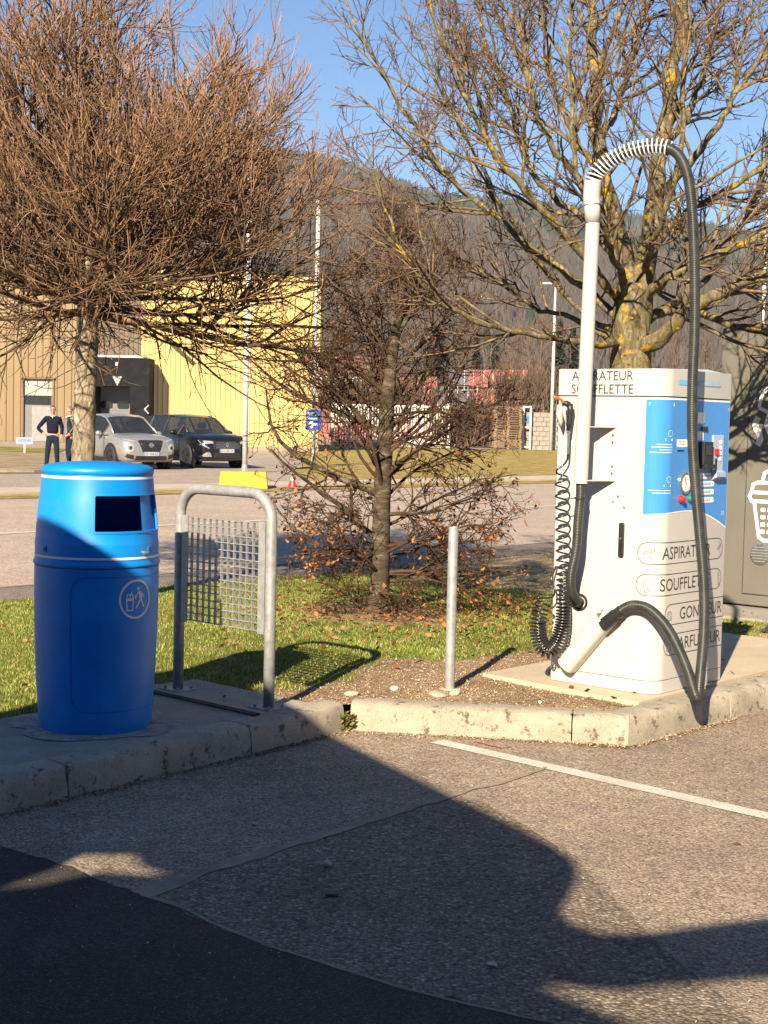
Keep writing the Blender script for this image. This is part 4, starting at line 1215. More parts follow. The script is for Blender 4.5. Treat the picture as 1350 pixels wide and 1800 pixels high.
# parking tube for the nozzle
ta, tb = Vector((0.375, -0.055, 0.532 - CB)), Vector((0.138, -0.055, 0.252 - CB))
ax = (tb - ta).normalized(); sd = Vector((0, 1, 0)).cross(ax).normalized()
mb = MB()
sec = []
for j in range(13):
    a = PI * j / 12; sec.append((0.052 * math.cos(a), -0.052 * math.sin(a) * 0.75))
sec += [(-0.052, 0.052), (0.052, 0.052)]
def ring(p, cut): return [p + sd * x + Vector((0, y, 0)) + ax * (cut * x) for x, y in sec]
vs_ = ring(ta, 0.0) + ring(tb, 0.0); n_ = len(sec)
inner = [ta + ax * 0.004 + sd * x * 0.9 + Vector((0, y * 0.9, 0)) for x, y in sec] + [ta + ax * 0.06 + sd * x * 0.9 + Vector((0, y * 0.9, 0)) for x, y in sec]
fs = [(i, (i + 1) % n_, n_ + (i + 1) % n_, n_ + i) for i in range(n_)] + [tuple(n_ + i for i in range(n_))]
fs += [(i, (i + 1) % n_, 2 * n_ + (i + 1) % n_, 2 * n_ + i) for i in range(n_)]
fs += [(2 * n_ + i, 2 * n_ + (i + 1) % n_, 3 * n_ + (i + 1) % n_, 3 * n_ + i) for i in range(n_)] + [tuple(3 * n_ + i for i in range(n_))]
mb.add(vs_ + inner, fs); mb.build('nozzle_holder', M_cab, cab, auto=True)
mb = MB(); mb.add([Vector((0.300, -0.002, 0.575 - CB)), Vector((0.345, -0.002, 0.590 - CB)), Vector((0.325, -0.05, 0.545 - CB)), Vector((0.315, -0.002, 0.545 - CB))], [(0, 1, 2), (0, 2, 3), (1, 3, 2), (0, 3, 1)])
mb.build('holder_tab', M_cab, cab)
# air gun with its orange nozzle, steel swivel and coiled hose
gun = [lp(992, 712, 7.95), lp(1003, 716, 7.95), lp(1003, 740, 7.96), lp(1000, 757, 7.96)]
mb = MB()
mb.tube([lp(988, 709, 7.95), lp(995, 709, 7.95), lp(1001, 712, 7.95)], [0.010, 0.016, 0.017], 12)
mb.tube([lp(1001, 710, 7.95), lp(1003, 722, 7.95), lp(1001, 742, 7.96), lp(999, 757, 7.96)], [0.018, 0.0155, 0.014, 0.0125], 12)
mb.build('air_gun', M_black, cab, smooth=True)
mb = MB(); mb.tube([lp(990, 709, 7.94), lp(987, 703, 7.94), lp(981, 700, 7.93), lp(972, 697, 7.92)], [0.009, 0.008, 0.008, 0.0065], 10); mb.build('gun_nozzle', M_orange, cab, smooth=True)
mb = MB(); mb.tube([lp(985, 712, 7.97), lp(983, 728, 7.97), lp(986, 742, 7.97), lp(986, 750, 7.97)], [0.018, 0.020, 0.012, 0.004], 10); mb.build('gun_holster', M_capwhite, cab, smooth=True)
mb = MB(); mb.tube([lp(993, 714, 7.95), lp(992, 728, 7.95), lp(995, 744, 7.95)], [0.006, 0.0085, 0.006], 8); mb.build('gun_trigger', M_capwhite, cab, smooth=True)
mb = MB(); mb.tube([lp(999, 756, 7.96), lp(999, 762, 7.96), lp(999, 763, 7.96), lp(998, 798, 7.96)], [0.012, 0.012, 0.007, 0.0065], 10); mb.build('swivel', M_steel, cab)
ctr = [lp(987, 832, 7.97), lp(988, 880, 7.97), lp(989, 940, 7.965), lp(990, 1000, 7.96), lp(990, 1050, 7.95), lp(990, 1085, 7.94), lp(986, 1112, 7.93), lp(976, 1136, 7.92), lp(963, 1144, 7.91), lp(951, 1132, 7.91), lp(946, 1107, 7.92), lp(948, 1080, 7.93), lp(957, 1055, 7.95)]
cp = resample(smooth_path(ctr, 20), 0.004)
tot = len(cp) * 0.004
dens = lambda f: np.interp(f, [0, 0.33, 0.42, 0.52, 0.60, 0.86, 0.93, 1.0], [15, 18, 30, 42, 62, 66, 42, 30])
cum = 0; cord = [lp(998, 798, 7.96), lp(997, 808, 7.965), lp(990, 818, 7.97), lp(979, 826, 7.97)]
t0 = (cp[1] - cp[0]).normalized(); a_ = t0.cross(Vector((0, 1, 0))).normalized()
hel = []
sub = 6
for i in range((len(cp) - 1) * sub):
    k = i // sub; fr = (i % sub) / sub
    p = cp[k] + (cp[k + 1] - cp[k]) * fr
    t = (cp[k + 1] - cp[k]).normalized(); a_ = (a_ - t * a_.dot(t)).normalized(); b_ = t.cross(a_)
    cum += dens(i / (len(cp) * sub)) * (0.004 / sub)
    th = 2 * PI * cum + PI
    rr = 0.034 + 0.008 * min(1, max(0, (i / (len(cp) * sub) - 0.5) * 4))
    hel.append(p + (a_ * math.cos(th) + b_ * math.sin(th)) * rr)
cord = smooth_path(cord + [hel[2]], 6)[:-1] + hel
cord += smooth_path([hel[-1], lp(970, 1050, 7.96), lp(975, 1035, 7.99), lp(969, 1018, 8.0), lp(978, 995, 8.03)], 6)[1:]
mb = MB(); mb.tube(cord, 0.0055, 6); mb.build('coiled_air_hose', M_cord, cab, smooth=True)

# ---- khaki laundry kiosk
KI = Vector((2.884, 12.831, 0.0))
ki = tag(empty('laundry_kiosk', KI, RZ), 'khaki laundry kiosk with white basket pictogram behind the vacuum station', 'kiosk')
mb = MB(); mb.box((1.3, 0.75, 1.235), (2.6, 1.5, 2.37)); mb.build('wall', M_khaki, ki, bevel=0.01)
mb = MB(); mb.box((1.3, 0.75, 0.025), (2.5, 1.4, 0.05)); mb.build('base_frame', M_rubber, ki)
kf = lambda x, z: (x, -0.002, z)
mb = MB(); mb.box((0.275 + 0.45, -0.004, 1.14), (0.90, 0.008, 1.99)); dr = mb.build('door', M_khaki, ki)
d = Decal(lambda x, z: (x, -0.0095, z)); d.stroke(round_rect(0.279, 0.15, 1.17, 2.13, 0.004), 0.007, True, step=0.2); d.build('door_gap', M_blackprint, dr)
d = Decal(lambda x, z: (x, -0.0095, z))
BX = 0.56
def bk(x, z): return (BX + x, z)
w_ = 0.030
d.stroke([bk(-0.20, 0.945), bk(-0.145, 0.640), bk(-0.10, 0.615), bk(0.10, 0.615), bk(0.145, 0.640), bk(0.20, 0.945)], w_)
d.stroke([bk(-0.245, 0.985), bk(-0.225, 0.945), bk(0.225, 0.945), bk(0.245, 0.985), bk(0.23, 1.02), bk(-0.23, 1.02)], w_, True)
d.stroke([bk(-0.225, 1.02), bk(-0.215, 1.085), bk(-0.17, 1.105), bk(0.16, 1.105), bk(0.2, 1.06)], w_)
d.stroke([bk(-0.13, 1.105), bk(-0.115, 1.185), bk(-0.06, 1.215), bk(0.03, 1.205), bk(0.08, 1.16)], w_)
d.stroke([bk(-0.05, 1.17), bk(-0.03, 1.11)], 0.02)
for j in range(4):
    for i in range(5):
        d.fill(round_rect(BX - 0.135 + i * 0.062, 0.672 + j * 0.062, BX - 0.092 + i * 0.062, 0.705 + j * 0.062, 0.008))
d.build('basket_pictogram', M_white, dr)
d = Decal(lambda x, z: (x, -0.0095, z))
# shirt and steam
d.stroke([bk(-0.19, 1.74), bk(-0.16, 1.86), bk(-0.03, 1.97), bk(0.05, 1.90), bk(0.14, 1.97), bk(0.27, 1.86), bk(0.30, 1.74), bk(0.20, 1.71)], w_)
d.stroke([bk(-0.19, 1.74), bk(-0.10, 1.70), bk(-0.09, 1.62)], w_)
d.build('shirt_pictogram', M_white, dr)
d = Decal(lambda x, z: (x, -0.0095, z))
for i in range(4):
    d.stroke([(BX - 0.19 + i * 0.11 + 0.025 * math.sin(j / 10 * 2 * PI), 1.42 + j * 0.024) for j in range(11)], 0.055)
d.build('steam_pictogram', M_white, dr)
mb = MB(); mb.lathe([(0.092, -0.008), (0.092, -0.016), (0.080, -0.018), (0.0005, -0.018)], 28, (0.435, 0, 0.495), cap=False, axis='y'); vt = mb.build('round_vent', M_steel, dr, auto=True)
for i in range(6):
    mb = MB(); z = 0.495 - 0.06 + i * 0.024; hw = math.sqrt(max(0.0, 0.078 ** 2 - (z - 0.495) ** 2)); mb.box((0.435, -0.020, z), (2 * hw, 0.004, 0.006), M=Matrix.Rotation(0.0, 4, 'Y')); mb.build('vent_slat', M_galv, vt)
# black rubber ramp in front of the kiosk
rp = tag(empty('rubber_ramp', (2.80, 10.95, 0.035), RZ), 'black rubber ramp block lying in front of the khaki kiosk', 'ramp')
mb = MB(); mb.prism([(0, 0), (0.9, 0), (0.9, 0.09), (0.10, 0.09)], 0, 0.5, fn=lambda x, y, z: (x, z, y)); mb.build('ramp_block', M_rubber, rp, bevel=0.008)
mb = MB(); mb.box((0.5, 0.25, 0.093), (0.6, 0.3, 0.006)); mb.build('top_tread', M_black, rp)
slabbox('kiosk_pad', [ST(10.9, 6.2), ST(16, 6.2), ST(16, 3.9), ST(10.9, 3.9)], -0.03, 0.035, M_slab)

# ================================================================ TREES
def unit(a): return a / (np.linalg.norm(a, axis=-1, keepdims=True) + 1e-12)
def tubes_np(P, R, sides=3):
    B, N, _ = P.shape
    t = np.empty_like(P); t[:, 1:-1] = P[:, 2:] - P[:, :-2]; t[:, 0] = P[:, 1] - P[:, 0]; t[:, -1] = P[:, -1] - P[:, -2]
    t = unit(t)
    m = unit(P[:, -1] - P[:, 0])
    ref = np.where(np.abs(m[:, 2:3]) < 0.8, np.array([[0.13, 0.21, 1.0]]), np.array([[1.0, 0.17, 0.11]]))
    a = unit(np.cross(t, ref[:, None, :])); b = np.cross(t, a)
    th = np.arange(sides) * 2 * PI / sides
    V = P[:, :, None, :] + R[:, :, None, None] * (a[:, :, None, :] * np.cos(th)[None, None, :, None] + b[:, :, None, :] * np.sin(th)[None, None, :, None])
    idx = (np.arange(B)[:, None, None] * N + np.arange(N - 1)[None, :, None]) * sides
    k = np.arange(sides)[None, None, :]; k2 = (k + 1) % sides
    Q = np.stack([idx + k, idx + k2, idx + sides + k2, idx + sides + k], -1)
    return V.reshape(-1, 3), Q.reshape(-1, 4)
class Twigs:
    def __init__(s): s.V = []; s.Q = []; s.n = 0
    def add(s, P, R, sides):
        v, q = tubes_np(P, R, sides); s.V.append(v); s.Q.append(q + s.n); s.n += len(v)
    def build(s, name, mat, parent, origin):
        V = np.concatenate(s.V) - np.array(origin)[None]
        me = mesh_np(name, V, np.concatenate(s.Q), smooth=True)
        return link(name, me, mat, parent)
def sprout(P, R, k, u=(0.15, 1.0), length=(0.3, 0.6), ang=(25, 55), n=6, up=0.1, wig=0.12, rk=0.7, rcap=0.01, rtip=0.0025, rel=True, bias=None, taper_u=0.5):
    """children along the parents: vectorised; returns points and radii"""
    B, N, _ = P.shape
    pi = np.repeat(np.arange(B), k)
    M = len(pi)
    uu = RNG.uniform(u[0], u[1], M) ; f = uu * (N - 1) * 0.999; i0 = f.astype(int); fr = (f - i0)[:, None]
    p = P[pi, i0] * (1 - fr) + P[pi, i0 + 1] * fr
    rp = R[pi, i0] * (1 - fr[:, 0]) + R[pi, i0 + 1] * fr[:, 0]
    t = unit(P[pi, i0 + 1] - P[pi, i0])
    pr = unit(np.cross(t, unit(RNG.normal(0, 1, (M, 3)))))
    if bias is not None: pr = unit(pr + np.array(bias)[None])
    a = np.radians(RNG.uniform(ang[0], ang[1], M))[:, None]
    d = unit(np.cos(a) * t + np.sin(a) * pr)
    PL = np.linalg.norm(P[:, 1:] - P[:, :-1], axis=-1).sum(1)
    L_ = RNG.uniform(length[0], length[1], M) * (PL[pi] if rel else 1.0) * (1 - taper_u * uu)
    out = np.empty((M, n, 3)); out[:, 0] = p
    st = (L_ / (n - 1))[:, None]
    for i in range(1, n):
        d = unit(d + np.array([[0, 0, up]]) / (n - 1) * 3 + RNG.normal(0, wig, (M, 3)))
        out[:, i] = out[:, i - 1] + d * st
    r0 = np.minimum(rp * rk, rcap)
    rr = r0[:, None] + (np.minimum(rtip, r0)[:, None] - r0[:, None]) * np.linspace(0, 1, n)[None, :]
    return out, rr
def resamp(P, n):
    """smooth list of Vectors to n points (np)"""
    q = np.array([tuple(v) for v in smooth_path(P, 10)])
    s = np.concatenate([[0], np.cumsum(np.linalg.norm(np.diff(q, axis=0), axis=1))])
    x = np.linspace(0, s[-1], n)
    return np.stack([np.interp(x, s, q[:, i]) for i in range(3)], -1)
def gnarl(P, amp):
    n = len(P); w = RNG.normal(0, amp, (n, 3)); w[0] = 0
    return P + w
def trunk_mesh(name, pts, rad, mat, parent, origin, sides=20, rough=0.06):
    q = resamp([Vector(p) for p in pts], 60)
    rr = np.interp(np.linspace(0, 1, 60), np.linspace(0, 1, len(rad)), rad)
    V, Q = tubes_np(q[None], rr[None], sides)
    c = np.repeat(q, sides, 0)
    o = V - c
    zz = V[:, 2]; th = np.tile(np.arange(sides) * 2 * PI / sides, 60)
    k = 1 + rough * (np.sin(th * 3 + zz * 5) * 0.5 + np.sin(th * 5 - zz * 11) * 0.4 + np.sin(th * 2 + zz * 23) * 0.35) + RNG.normal(0, rough * 0.25, len(V))
    me = mesh_np(name, c + o * k[:, None] - np.array(origin)[None], Q, smooth=True)
    return link(name, me, mat, parent)

# ---- globe maple at the left
def globe_tree():
    global RNG; RNG = np.random.default_rng(21)
    O = Vector((-2.40, 11.6, 0.06))
    root = tag(empty('globe_maple', O), 'leafless globe-shaped maple with dense reddish twigs left of the road', 'tree')
    tp = [(-2.40, 11.6, 0.0), (-2.385, 11.6, 0.8), (-2.36, 11.6, 1.6), (-2.345, 11.6, 2.2), (-2.33, 11.6, 2.6), (-2.33, 11.62, 3.0)]
    trunk_mesh('trunk', tp, [0.118, 0.096, 0.088, 0.084, 0.088, 0.05], M_globebark, root, O, 22, 0.07)
    n = 70
    z = 2.32 + 0.68 * RNG.random(n) ** 1.2; az = (np.arange(n) * 2.399963 + RNG.normal(0, 0.25, n))
    el = np.radians(np.interp(z, [2.32, 2.5, 2.68, 3.0], [3, 13, 34, 64]) + RNG.normal(0, 8, n))
    d = np.stack([np.cos(az) * np.cos(el), np.sin(az) * np.cos(el), np.sin(el)], -1)
    Ln = np.clip(2.6 / (np.cos(el) + 0.83 * np.sin(np.clip(el, 0, 2))), 0, 2.6) - 0.20 + RNG.normal(0, 0.14, n)
    N = 10
    P = np.empty((n, N, 3)); P[:, 0] = np.stack([-2.34 + 0.05 * np.cos(az), 11.6 + 0.05 * np.sin(az), z], -1)
    upb = np.where(el < 0.25, 0.05, 0.07)
    for i in range(1, N):
        d = unit(d + RNG.normal(0, 0.11, (n, 3)) + np.stack([0 * z, 0 * z, upb], -1))
        P[:, i] = P[:, i - 1] + d * (Ln / (N - 1))[:, None]
    R0 = RNG.uniform(0.020, 0.036, n)
    R = R0[:, None] * np.linspace(1, 0.18, N)[None]
    for i in range(n):
        V, Q = tubes_np(P[i:i + 1], R[i:i + 1], 6)
        link('limb', mesh_np('limb', V - np.array(O)[None], Q, smooth=True), M_globetwig, root)
    P2, R2 = sprout(P, R, 13, (0.12, 1), (0.30, 0.62), (22, 60), 8, 0.08, 0.10, 0.6, 0.0125, 0.0042)
    P3, R3 = sprout(P2, R2, 7, (0.12, 1), (0.4, 0.9), (22, 55), 6, 0.10, 0.09, 0.75, 0.0056, 0.0029)
    P4, R4 = sprout(P3, R3, 1, (0.2, 1), (0.12, 0.34), (20, 50), 4, 0.10, 0.08, 0.8, 0.0042, 0.0026, rel=False)
    # long shoots that stand up from the top of the crown
    top = P2[:, 3, 2] > 2.75
    P5, R5 = sprout(P2[top], R2[top], 3, (0.5, 1), (0.35, 0.8), (10, 40), 6, 0.20, 0.045, 0.8, 0.0062, 0.0034, rel=False)
    P6, R6 = sprout(P5, R5, 2, (0.3, 0.95), (0.08, 0.22), (25, 45), 3, 0.2, 0.05, 0.8, 0.003, 0.002, rel=False)
    t = Twigs(); t.add(P2, R2, 4); t.add(P3, R3, 3); tag(t.build('twigs', M_globetwig, root, O), kind='stuff')
    t = Twigs(); t.add(P4, R4, 3); t.add(P5, R5, 3); t.add(P6, R6, 3); tag(t.build('shoots', M_globefine, root, O), kind='stuff')
    # thin drooping twigs below the crown
    low = P[:, 4, 2] < 2.75
    P7, R7 = sprout(P[low], R[low], 2, (0.15, 0.85), (0.2, 0.55), (40, 80), 8, -0.10, 0.14, 0.5, 0.005, 0.0022, rel=False, bias=(0, 0, -0.8))
    P8, R8 = sprout(P7, R7, 3, (0.3, 1), (0.1, 0.3), (25, 60), 4, 0.05, 0.12, 0.7, 0.003, 0.002, rel=False)
    t = Twigs(); t.add(P7, R7, 3); t.add(P8, R8, 3); tag(t.build('drooping_twigs', M_globetwig, root, O), kind='stuff')
globe_tree()

# ---- hornbeam in the middle with leaves still hanging
def hornbeam():
    global RNG; RNG = np.random.default_rng(5)
    O = Vector((HORN.x, HORN.y, 0.06))
    Y = HORN.y
    root = tag(empty('young_hornbeam', O), 'young hornbeam branched to the ground with withered brown leaves', 'tree')
    px = [(664, 1085), (668, 1000), (671, 900), (675, 800), (680, 720), (688, 640), (698, 570), (706, 520), (712, 470), (716, 420)]
    tp = [at(x, y, Y) for x, y in px]; tp[0].z = 0.0
    trunk_mesh('trunk', tp, [0.095, 0.074, 0.068, 0.065, 0.062, 0.056, 0.045, 0.034, 0.022, 0.012], M_hornbark, root, O, 18, 0.05)
    q = resamp(tp, 60)
    n = 70
    f = np.concatenate([RNG.uniform(0.33, 0.99, 46), RNG.uniform(0.04, 0.36, n - 46)])
    i0 = (f * 58).astype(int); p = q[i0]
    az = np.arange(n) * 2.399963 + RNG.normal(0, 0.4, n)
    el = np.radians(np.interp(f, [0, 0.2, 0.45, 0.8, 1], [-6, 12, 32, 44, 60]) + RNG.normal(0, 9, n))
    Ln = np.interp(f, [0, 0.12, 0.4, 0.7, 1], [0.75, 1.05, 1.2, 1.0, 0.5]) * RNG.uniform(0.75, 1.15, n)
    # a few scaffold branches as they stand in the photograph (left-hand fan and the right-hand fork)
    d = np.stack([np.cos(az) * np.cos(el), np.sin(az) * np.cos(el) * np.where(np.sin(az) < 0, 0.45, 0.8), np.sin(el)], -1)
    for j, (ff, dx, dz, l, r) in enumerate(((0.36, -1, 0.42, 1.45, 0.030), (0.24, -1, 0.55, 1.2, 0.026), (0.50, -0.85, 0.75, 1.3, 0.027), (0.60, -0.7, 0.8, 1.1, 0.022), (0.66, 0.75, 0.8, 1.1, 0.024), (0.30, 0.95, 0.35, 0.95, 0.018), (0.13, 1, 0.1, 0.95, 0.016), (0.78, -0.8, 0.8, 0.95, 0.018), (0.75, 0.6, 1.0, 0.8, 0.016))):
        p[j] = q[int(ff * 58)]; d[j] = np.array([dx, RNG.normal(0, 0.2), dz]); Ln[j] = l
    d = unit(d)
    N = 9; P = np.empty((n, N, 3)); P[:, 0] = p
    for i in range(1, N):
        d = unit(d + RNG.normal(0, 0.13, (n, 3)) + np.array([[0, 0, 0.02]]))
        P[:, i] = P[:, i - 1] + d * (Ln / (N - 1))[:, None]
    R0 = np.interp(Ln, [0.4, 1.4], [0.008, 0.018]); R0[:9] = [0.030, 0.026, 0.027, 0.022, 0.024, 0.018, 0.016, 0.018, 0.016]
    R = R0[:, None] * np.linspace(1, 0.2, N)[None]
    for i in range(n):
        V, Q = tubes_np(P[i:i + 1], R[i:i + 1], 7 if i < 9 else 5)
        link('limb', mesh_np('limb', V - np.array(O)[None], Q, smooth=True), M_hornbark if i < 9 else M_horntwig, root)
    P2, R2 = sprout(P, R, 9, (0.12, 1), (0.28, 0.6), (30, 65), 7, 0.02, 0.2, 0.6, 0.008, 0.0026)
    P3, R3 = sprout(P2, R2, 5, (0.12, 1), (0.35, 0.75), (30, 65), 5, 0.03, 0.2, 0.75, 0.0042, 0.0022)
    P4, R4 = sprout(P3, R3, 2, (0.2, 1), (0.05, 0.14), (30, 60), 3, 0.03, 0.2, 0.8, 0.0028, 0.0018, rel=False)
    t = Twigs(); t.add(P2, R2, 4); t.add(P3, R3, 3); t.add(P4, R4, 3); tag(t.build('twigs', M_horntwig, root, O), kind='stuff')
    tips = np.concatenate([P3[:, -1], P4[:, -1], P4[:, 1]])
    pr = np.interp(tips[:, 2], [0.1, 0.5, 0.9, 1.3, 1.8, 2.6], [0.26, 0.34, 0.27, 0.14, 0.04, 0.015])
    side = np.where(np.abs(tips[:, 0] - HORN.x) > 0.45, 1.5, 0.7)
    k = RNG.random(len(tips)) < pr * side
    tips = tips[k]
    V, T_ = leaf_quads(tips[:, 0], tips[:, 1], tips[:, 2], 0.042, 0.9, up=0.9)
    V = V.reshape(-1, 5, 3); V[:, 1:, 2] -= 0.02
    tag(link('withered_leaves', mesh_np('withered_leaves', V.reshape(-1, 3) - np.array(O)[None], None, T_), M_dleaf, root), kind='stuff')
hornbeam()

# ---- big lichen-covered tree behind the machine
def lichen_tree():
    global RNG; RNG = np.random.default_rng(33)
    Y = 11.0
    b0 = at(1112, 640, Y)
    O = Vector((b0.x, Y, 0.06))
    root = tag(empty('lichen_tree', O), 'large leafless multi-stemmed tree with yellow lichen behind the vacuum station', 'tree')
    def pp(l): return [at(x, y, Y + (q[0] if q else 0)) for x, y, *q in l]
    trunk = [Vector((b0.x + 0.02, Y, 0.0)), Vector((b0.x, Y, 1.0)), at(1110, 640, Y), at(1108, 590, Y), at(1112, 540, Y), at(1116, 500, Y)]
    trunk_mesh('trunk', trunk, [0.25, 0.205, 0.175, 0.175, 0.15, 0.135], M_limebark, root, O, 26, 0.08)
    limbs = [
        ([(1112, 510), (1098, 450), (1080, 380), (1060, 310), (1048, 240), (1050, 160), (1042, 70), (1036, -30), (1030, -160)], 0.088, 0.035),
        ([(1120, 515), (1138, 440), (1150, 360, .05), (1163, 270, .1), (1178, 160, .15), (1196, 40, .2), (1212, -120, .2)], 0.105, 0.045),
        ([(1100, 600), (1050, 603, -.3), (985, 600, -.6), (900, 580, -.8), (830, 565, -1.0), (770, 525, -1.1), (715, 455, -1.2), (690, 395, -1.2), (660, 300, -1.2)], 0.040, 0.008),
        ([(1100, 570), (1040, 520, .2), (985, 470, .3), (920, 425, .4), (855, 370, .5), (800, 320, .6), (745, 250, .7), (690, 160, .8), (640, 70, .8), (600, -20, .8)], 0.045, 0.010),
        ([(1098, 540), (1040, 470, -.2), (990, 410, -.3), (935, 345, -.4), (880, 290, -.5), (840, 210, -.6), (800, 120, -.6), (760, 20, -.6), (740, -60, -.6)], 0.048, 0.012),
        ([(1095, 470), (1030, 390, .3), (970, 345, .5), (925, 290, .6), (900, 200, .7), (865, 110, .7), (835, 0, .7), (820, -80, .7)], 0.042, 0.012),
        ([(1080, 390), (1020, 320, -.2), (965, 250, -.3), (935, 170, -.4), (920, 80, -.4), (890, -20, -.4)], 0.040, 0.012),
        ([(1062, 320), (1010, 240, .2), (975, 150, .3), (960, 50, .3), (950, -60, .3)], 0.036, 0.012),
        ([(1100, 620), (1060, 590, .5), (1000, 555, .9), (940, 540, 1.2), (870, 490, 1.4), (800, 450, 1.5), (740, 400, 1.6)], 0.038, 0.008),
        ([(1118, 615), (1150, 600, -.2), (1190, 565, -.3), (1225, 535, -.4), (1275, 505, -.5), (1350, 480, -.6), (1440, 430, -.6)], 0.085, 0.03),
        ([(1120, 570), (1165, 548, .2), (1220, 545, .4), (1262, 560, .4), (1310, 575, .4), (1380, 570, .4), (1460, 540, .4)], 0.055, 0.022),
        ([(1125, 530), (1170, 490, -.3), (1215, 465, -.4), (1275, 440, -.5), (1350, 405, -.5), (1440, 340, -.5)], 0.055, 0.02),
        ([(1150, 430), (1195, 385, .2), (1245, 350, .3), (1300, 320, .3), (1370, 270, .3), (1450, 200, .3)], 0.045, 0.016),
        ([(1160, 340), (1205, 295, -.2), (1250, 240, -.3), (1290, 170, -.3), (1340, 100, -.3), (1380, 0, -.3)], 0.042, 0.014),
        ([(1168, 260), (1215, 190, .2), (1240, 110, .3), (1265, 20, .3), (1280, -80, .3)], 0.040, 0.014),
        ([(1055, 250), (1090, 170, .2), (1115, 90, .3), (1130, 0, .3), (1140, -90, .3)], 0.038, 0.014),
        ([(1140, 560), (1190, 530, .7), (1240, 490, 1.1), (1290, 420, 1.3), (1330, 330, 1.4), (1360, 220, 1.4), (1370, 100, 1.4)], 0.045, 0.015),
        ([(1130, 480), (1150, 420, -.7), (1185, 330, -1.0), (1200, 230, -1.1), (1205, 120, -1.1), (1200, 0, -1.1), (1190, -90, -1.1)], 0.034, 0.012),
        ([(1100, 500), (1070, 430, -.7), (1030, 340, -1.0), (1005, 230, -1.1), (1000, 110, -1.1), (1010, 0, -1.1)], 0.034, 0.012),
        ([(1095, 590), (1035, 560, .9), (975, 500, 1.3), (910, 400, 1.5), (850, 300, 1.6), (790, 190, 1.6), (740, 80, 1.6), (700, -20, 1.6)], 0.036, 0.009),
    ]
    Ps, Rs = [], []
    N = 26
    for i, (l, r0, r1) in enumerate(limbs):
        q = gnarl(resamp(pp(l), N), 0.011)
        r0 *= 0.84; r1 *= 0.75
        rr = r0 + (r1 - r0) * np.linspace(0, 1, N) ** 0.8
        rr = rr * (1 + RNG.normal(0, 0.05, N))
        V, Q = tubes_np(q[None], rr[None], 12 if r0 > 0.06 else 9)
        link('limb', mesh_np('limb', V - np.array(O)[None], Q, smooth=True), M_limebark, root)
        Ps.append(q); Rs.append(rr)
    P = np.stack(Ps); R = np.stack(Rs)
    P1, R1 = sprout(P, R, 3, (0.2, 0.9), (0.9, 1.9), (20, 48), 12, 0.10, 0.08, 0.6, 0.026, 0.006, rel=False)
    P2, R2 = sprout(P, R, 10, (0.15, 1.0), (0.5, 1.25), (22, 55), 9, 0.10, 0.10, 0.5, 0.014, 0.0042, rel=False)
    P2c, R2c = sprout(P1, R1, 5, (0.15, 1.0), (0.4, 1.0), (22, 55), 9, 0.10, 0.10, 0.6, 0.012, 0.004, rel=False)
    P2b, R2b = sprout(P[2:], R[2:], 8, (0.55, 1.0), (0.6, 1.2), (15, 40), 9, 0.05, 0.09, 0.7, 0.012, 0.0034, rel=False)
    P2 = np.concatenate([P2, P2b, P2c]); R2 = np.concatenate([R2, R2b, R2c])
    P3, R3 = sprout(P2, R2, 6, (0.15, 1), (0.28, 0.62), (25, 60), 6, 0.06, 0.13, 0.7, 0.0058, 0.0029)
    P4, R4 = sprout(P3, R3, 2, (0.15, 1), (0.06, 0.22), (30, 70), 4, 0.04, 0.14, 0.8, 0.0032, 0.0019, rel=False)
    t = Twigs(); t.add(P1, R1, 7); t.add(P2, R2, 5); tag(t.build('branches', M_limetwig, root, O), kind='stuff')
    t = Twigs(); t.add(P3, R3, 3); t.add(P4, R4, 3); tag(t.build('twigs', M_limefine, root, O), kind='stuff')
lichen_tree()

# ================================================================ ACROSS THE ROAD
M_brown = simple('brown_sheet', (0.185, 0.125, 0.056), 0.5, var=0.06, scale=0.6)
M_brown2 = simple('dark_brown_sheet', (0.105, 0.07, 0.045), 0.5, var=0.06, scale=0.6)
M_yellow = simple('yellow_sheet', (0.57, 0.42, 0.17), 0.45, var=0.04, scale=0.5)
M_trim = simple('brown_trim', (0.13, 0.075, 0.035), 0.5)
M_greyp = simple('grey_paint', (0.36, 0.36, 0.37), 0.5, var=0.06)
M_ltgrey = simple('light_grey_paint', (0.60, 0.57, 0.50), 0.5, var=0.05)
M_glass = simple('dark_window', (0.012, 0.014, 0.017), 0.08, var=0.3, spec=0.6)
M_dock = simple('dock_shelter_rubber', (0.011, 0.011, 0.012), 0.7, var=0.4, scale=2.5, spec=0.08, dirt=((0.05, 0.05, 0.05), 1.6, 0.6, 0.4))
M_doorgrey = simple('door_panel_grey', (0.13, 0.125, 0.13), 0.5, var=0.06)  # plain grey of the hall and dock doors
M_shutter = simple('shutter_grey', (0.30, 0.29, 0.27), 0.5)
M_whitepaint = simple('white_paint', (0.46, 0.445, 0.42), 0.45, var=0.06, scale=3)
M_roofgrey = simple('roof_sheet', (0.42, 0.42, 0.43), 0.5)

def ribbed_panel(w, h, ribs, rib_w=0.07, rib_h=0.045, th=0.04):
    """one trapezoidal steel sheet, x 0..w, face towards -y, z 0..h"""
    mb = MB(); pitch = w / ribs
    prof = [(0, 0)]
    for i in range(ribs):
        c = (i + 0.5) * pitch
        prof += [(c - rib_w, 0), (c - rib_w * 0.55, -rib_h), (c + rib_w * 0.55, -rib_h), (c + rib_w, 0)]
    prof += [(w - 0.004, 0), (w - 0.004, th), (0, th)]
    mb.prism(prof, 0, h)
    return mb.mesh('cladding_panel')

WALL_H = 8.2
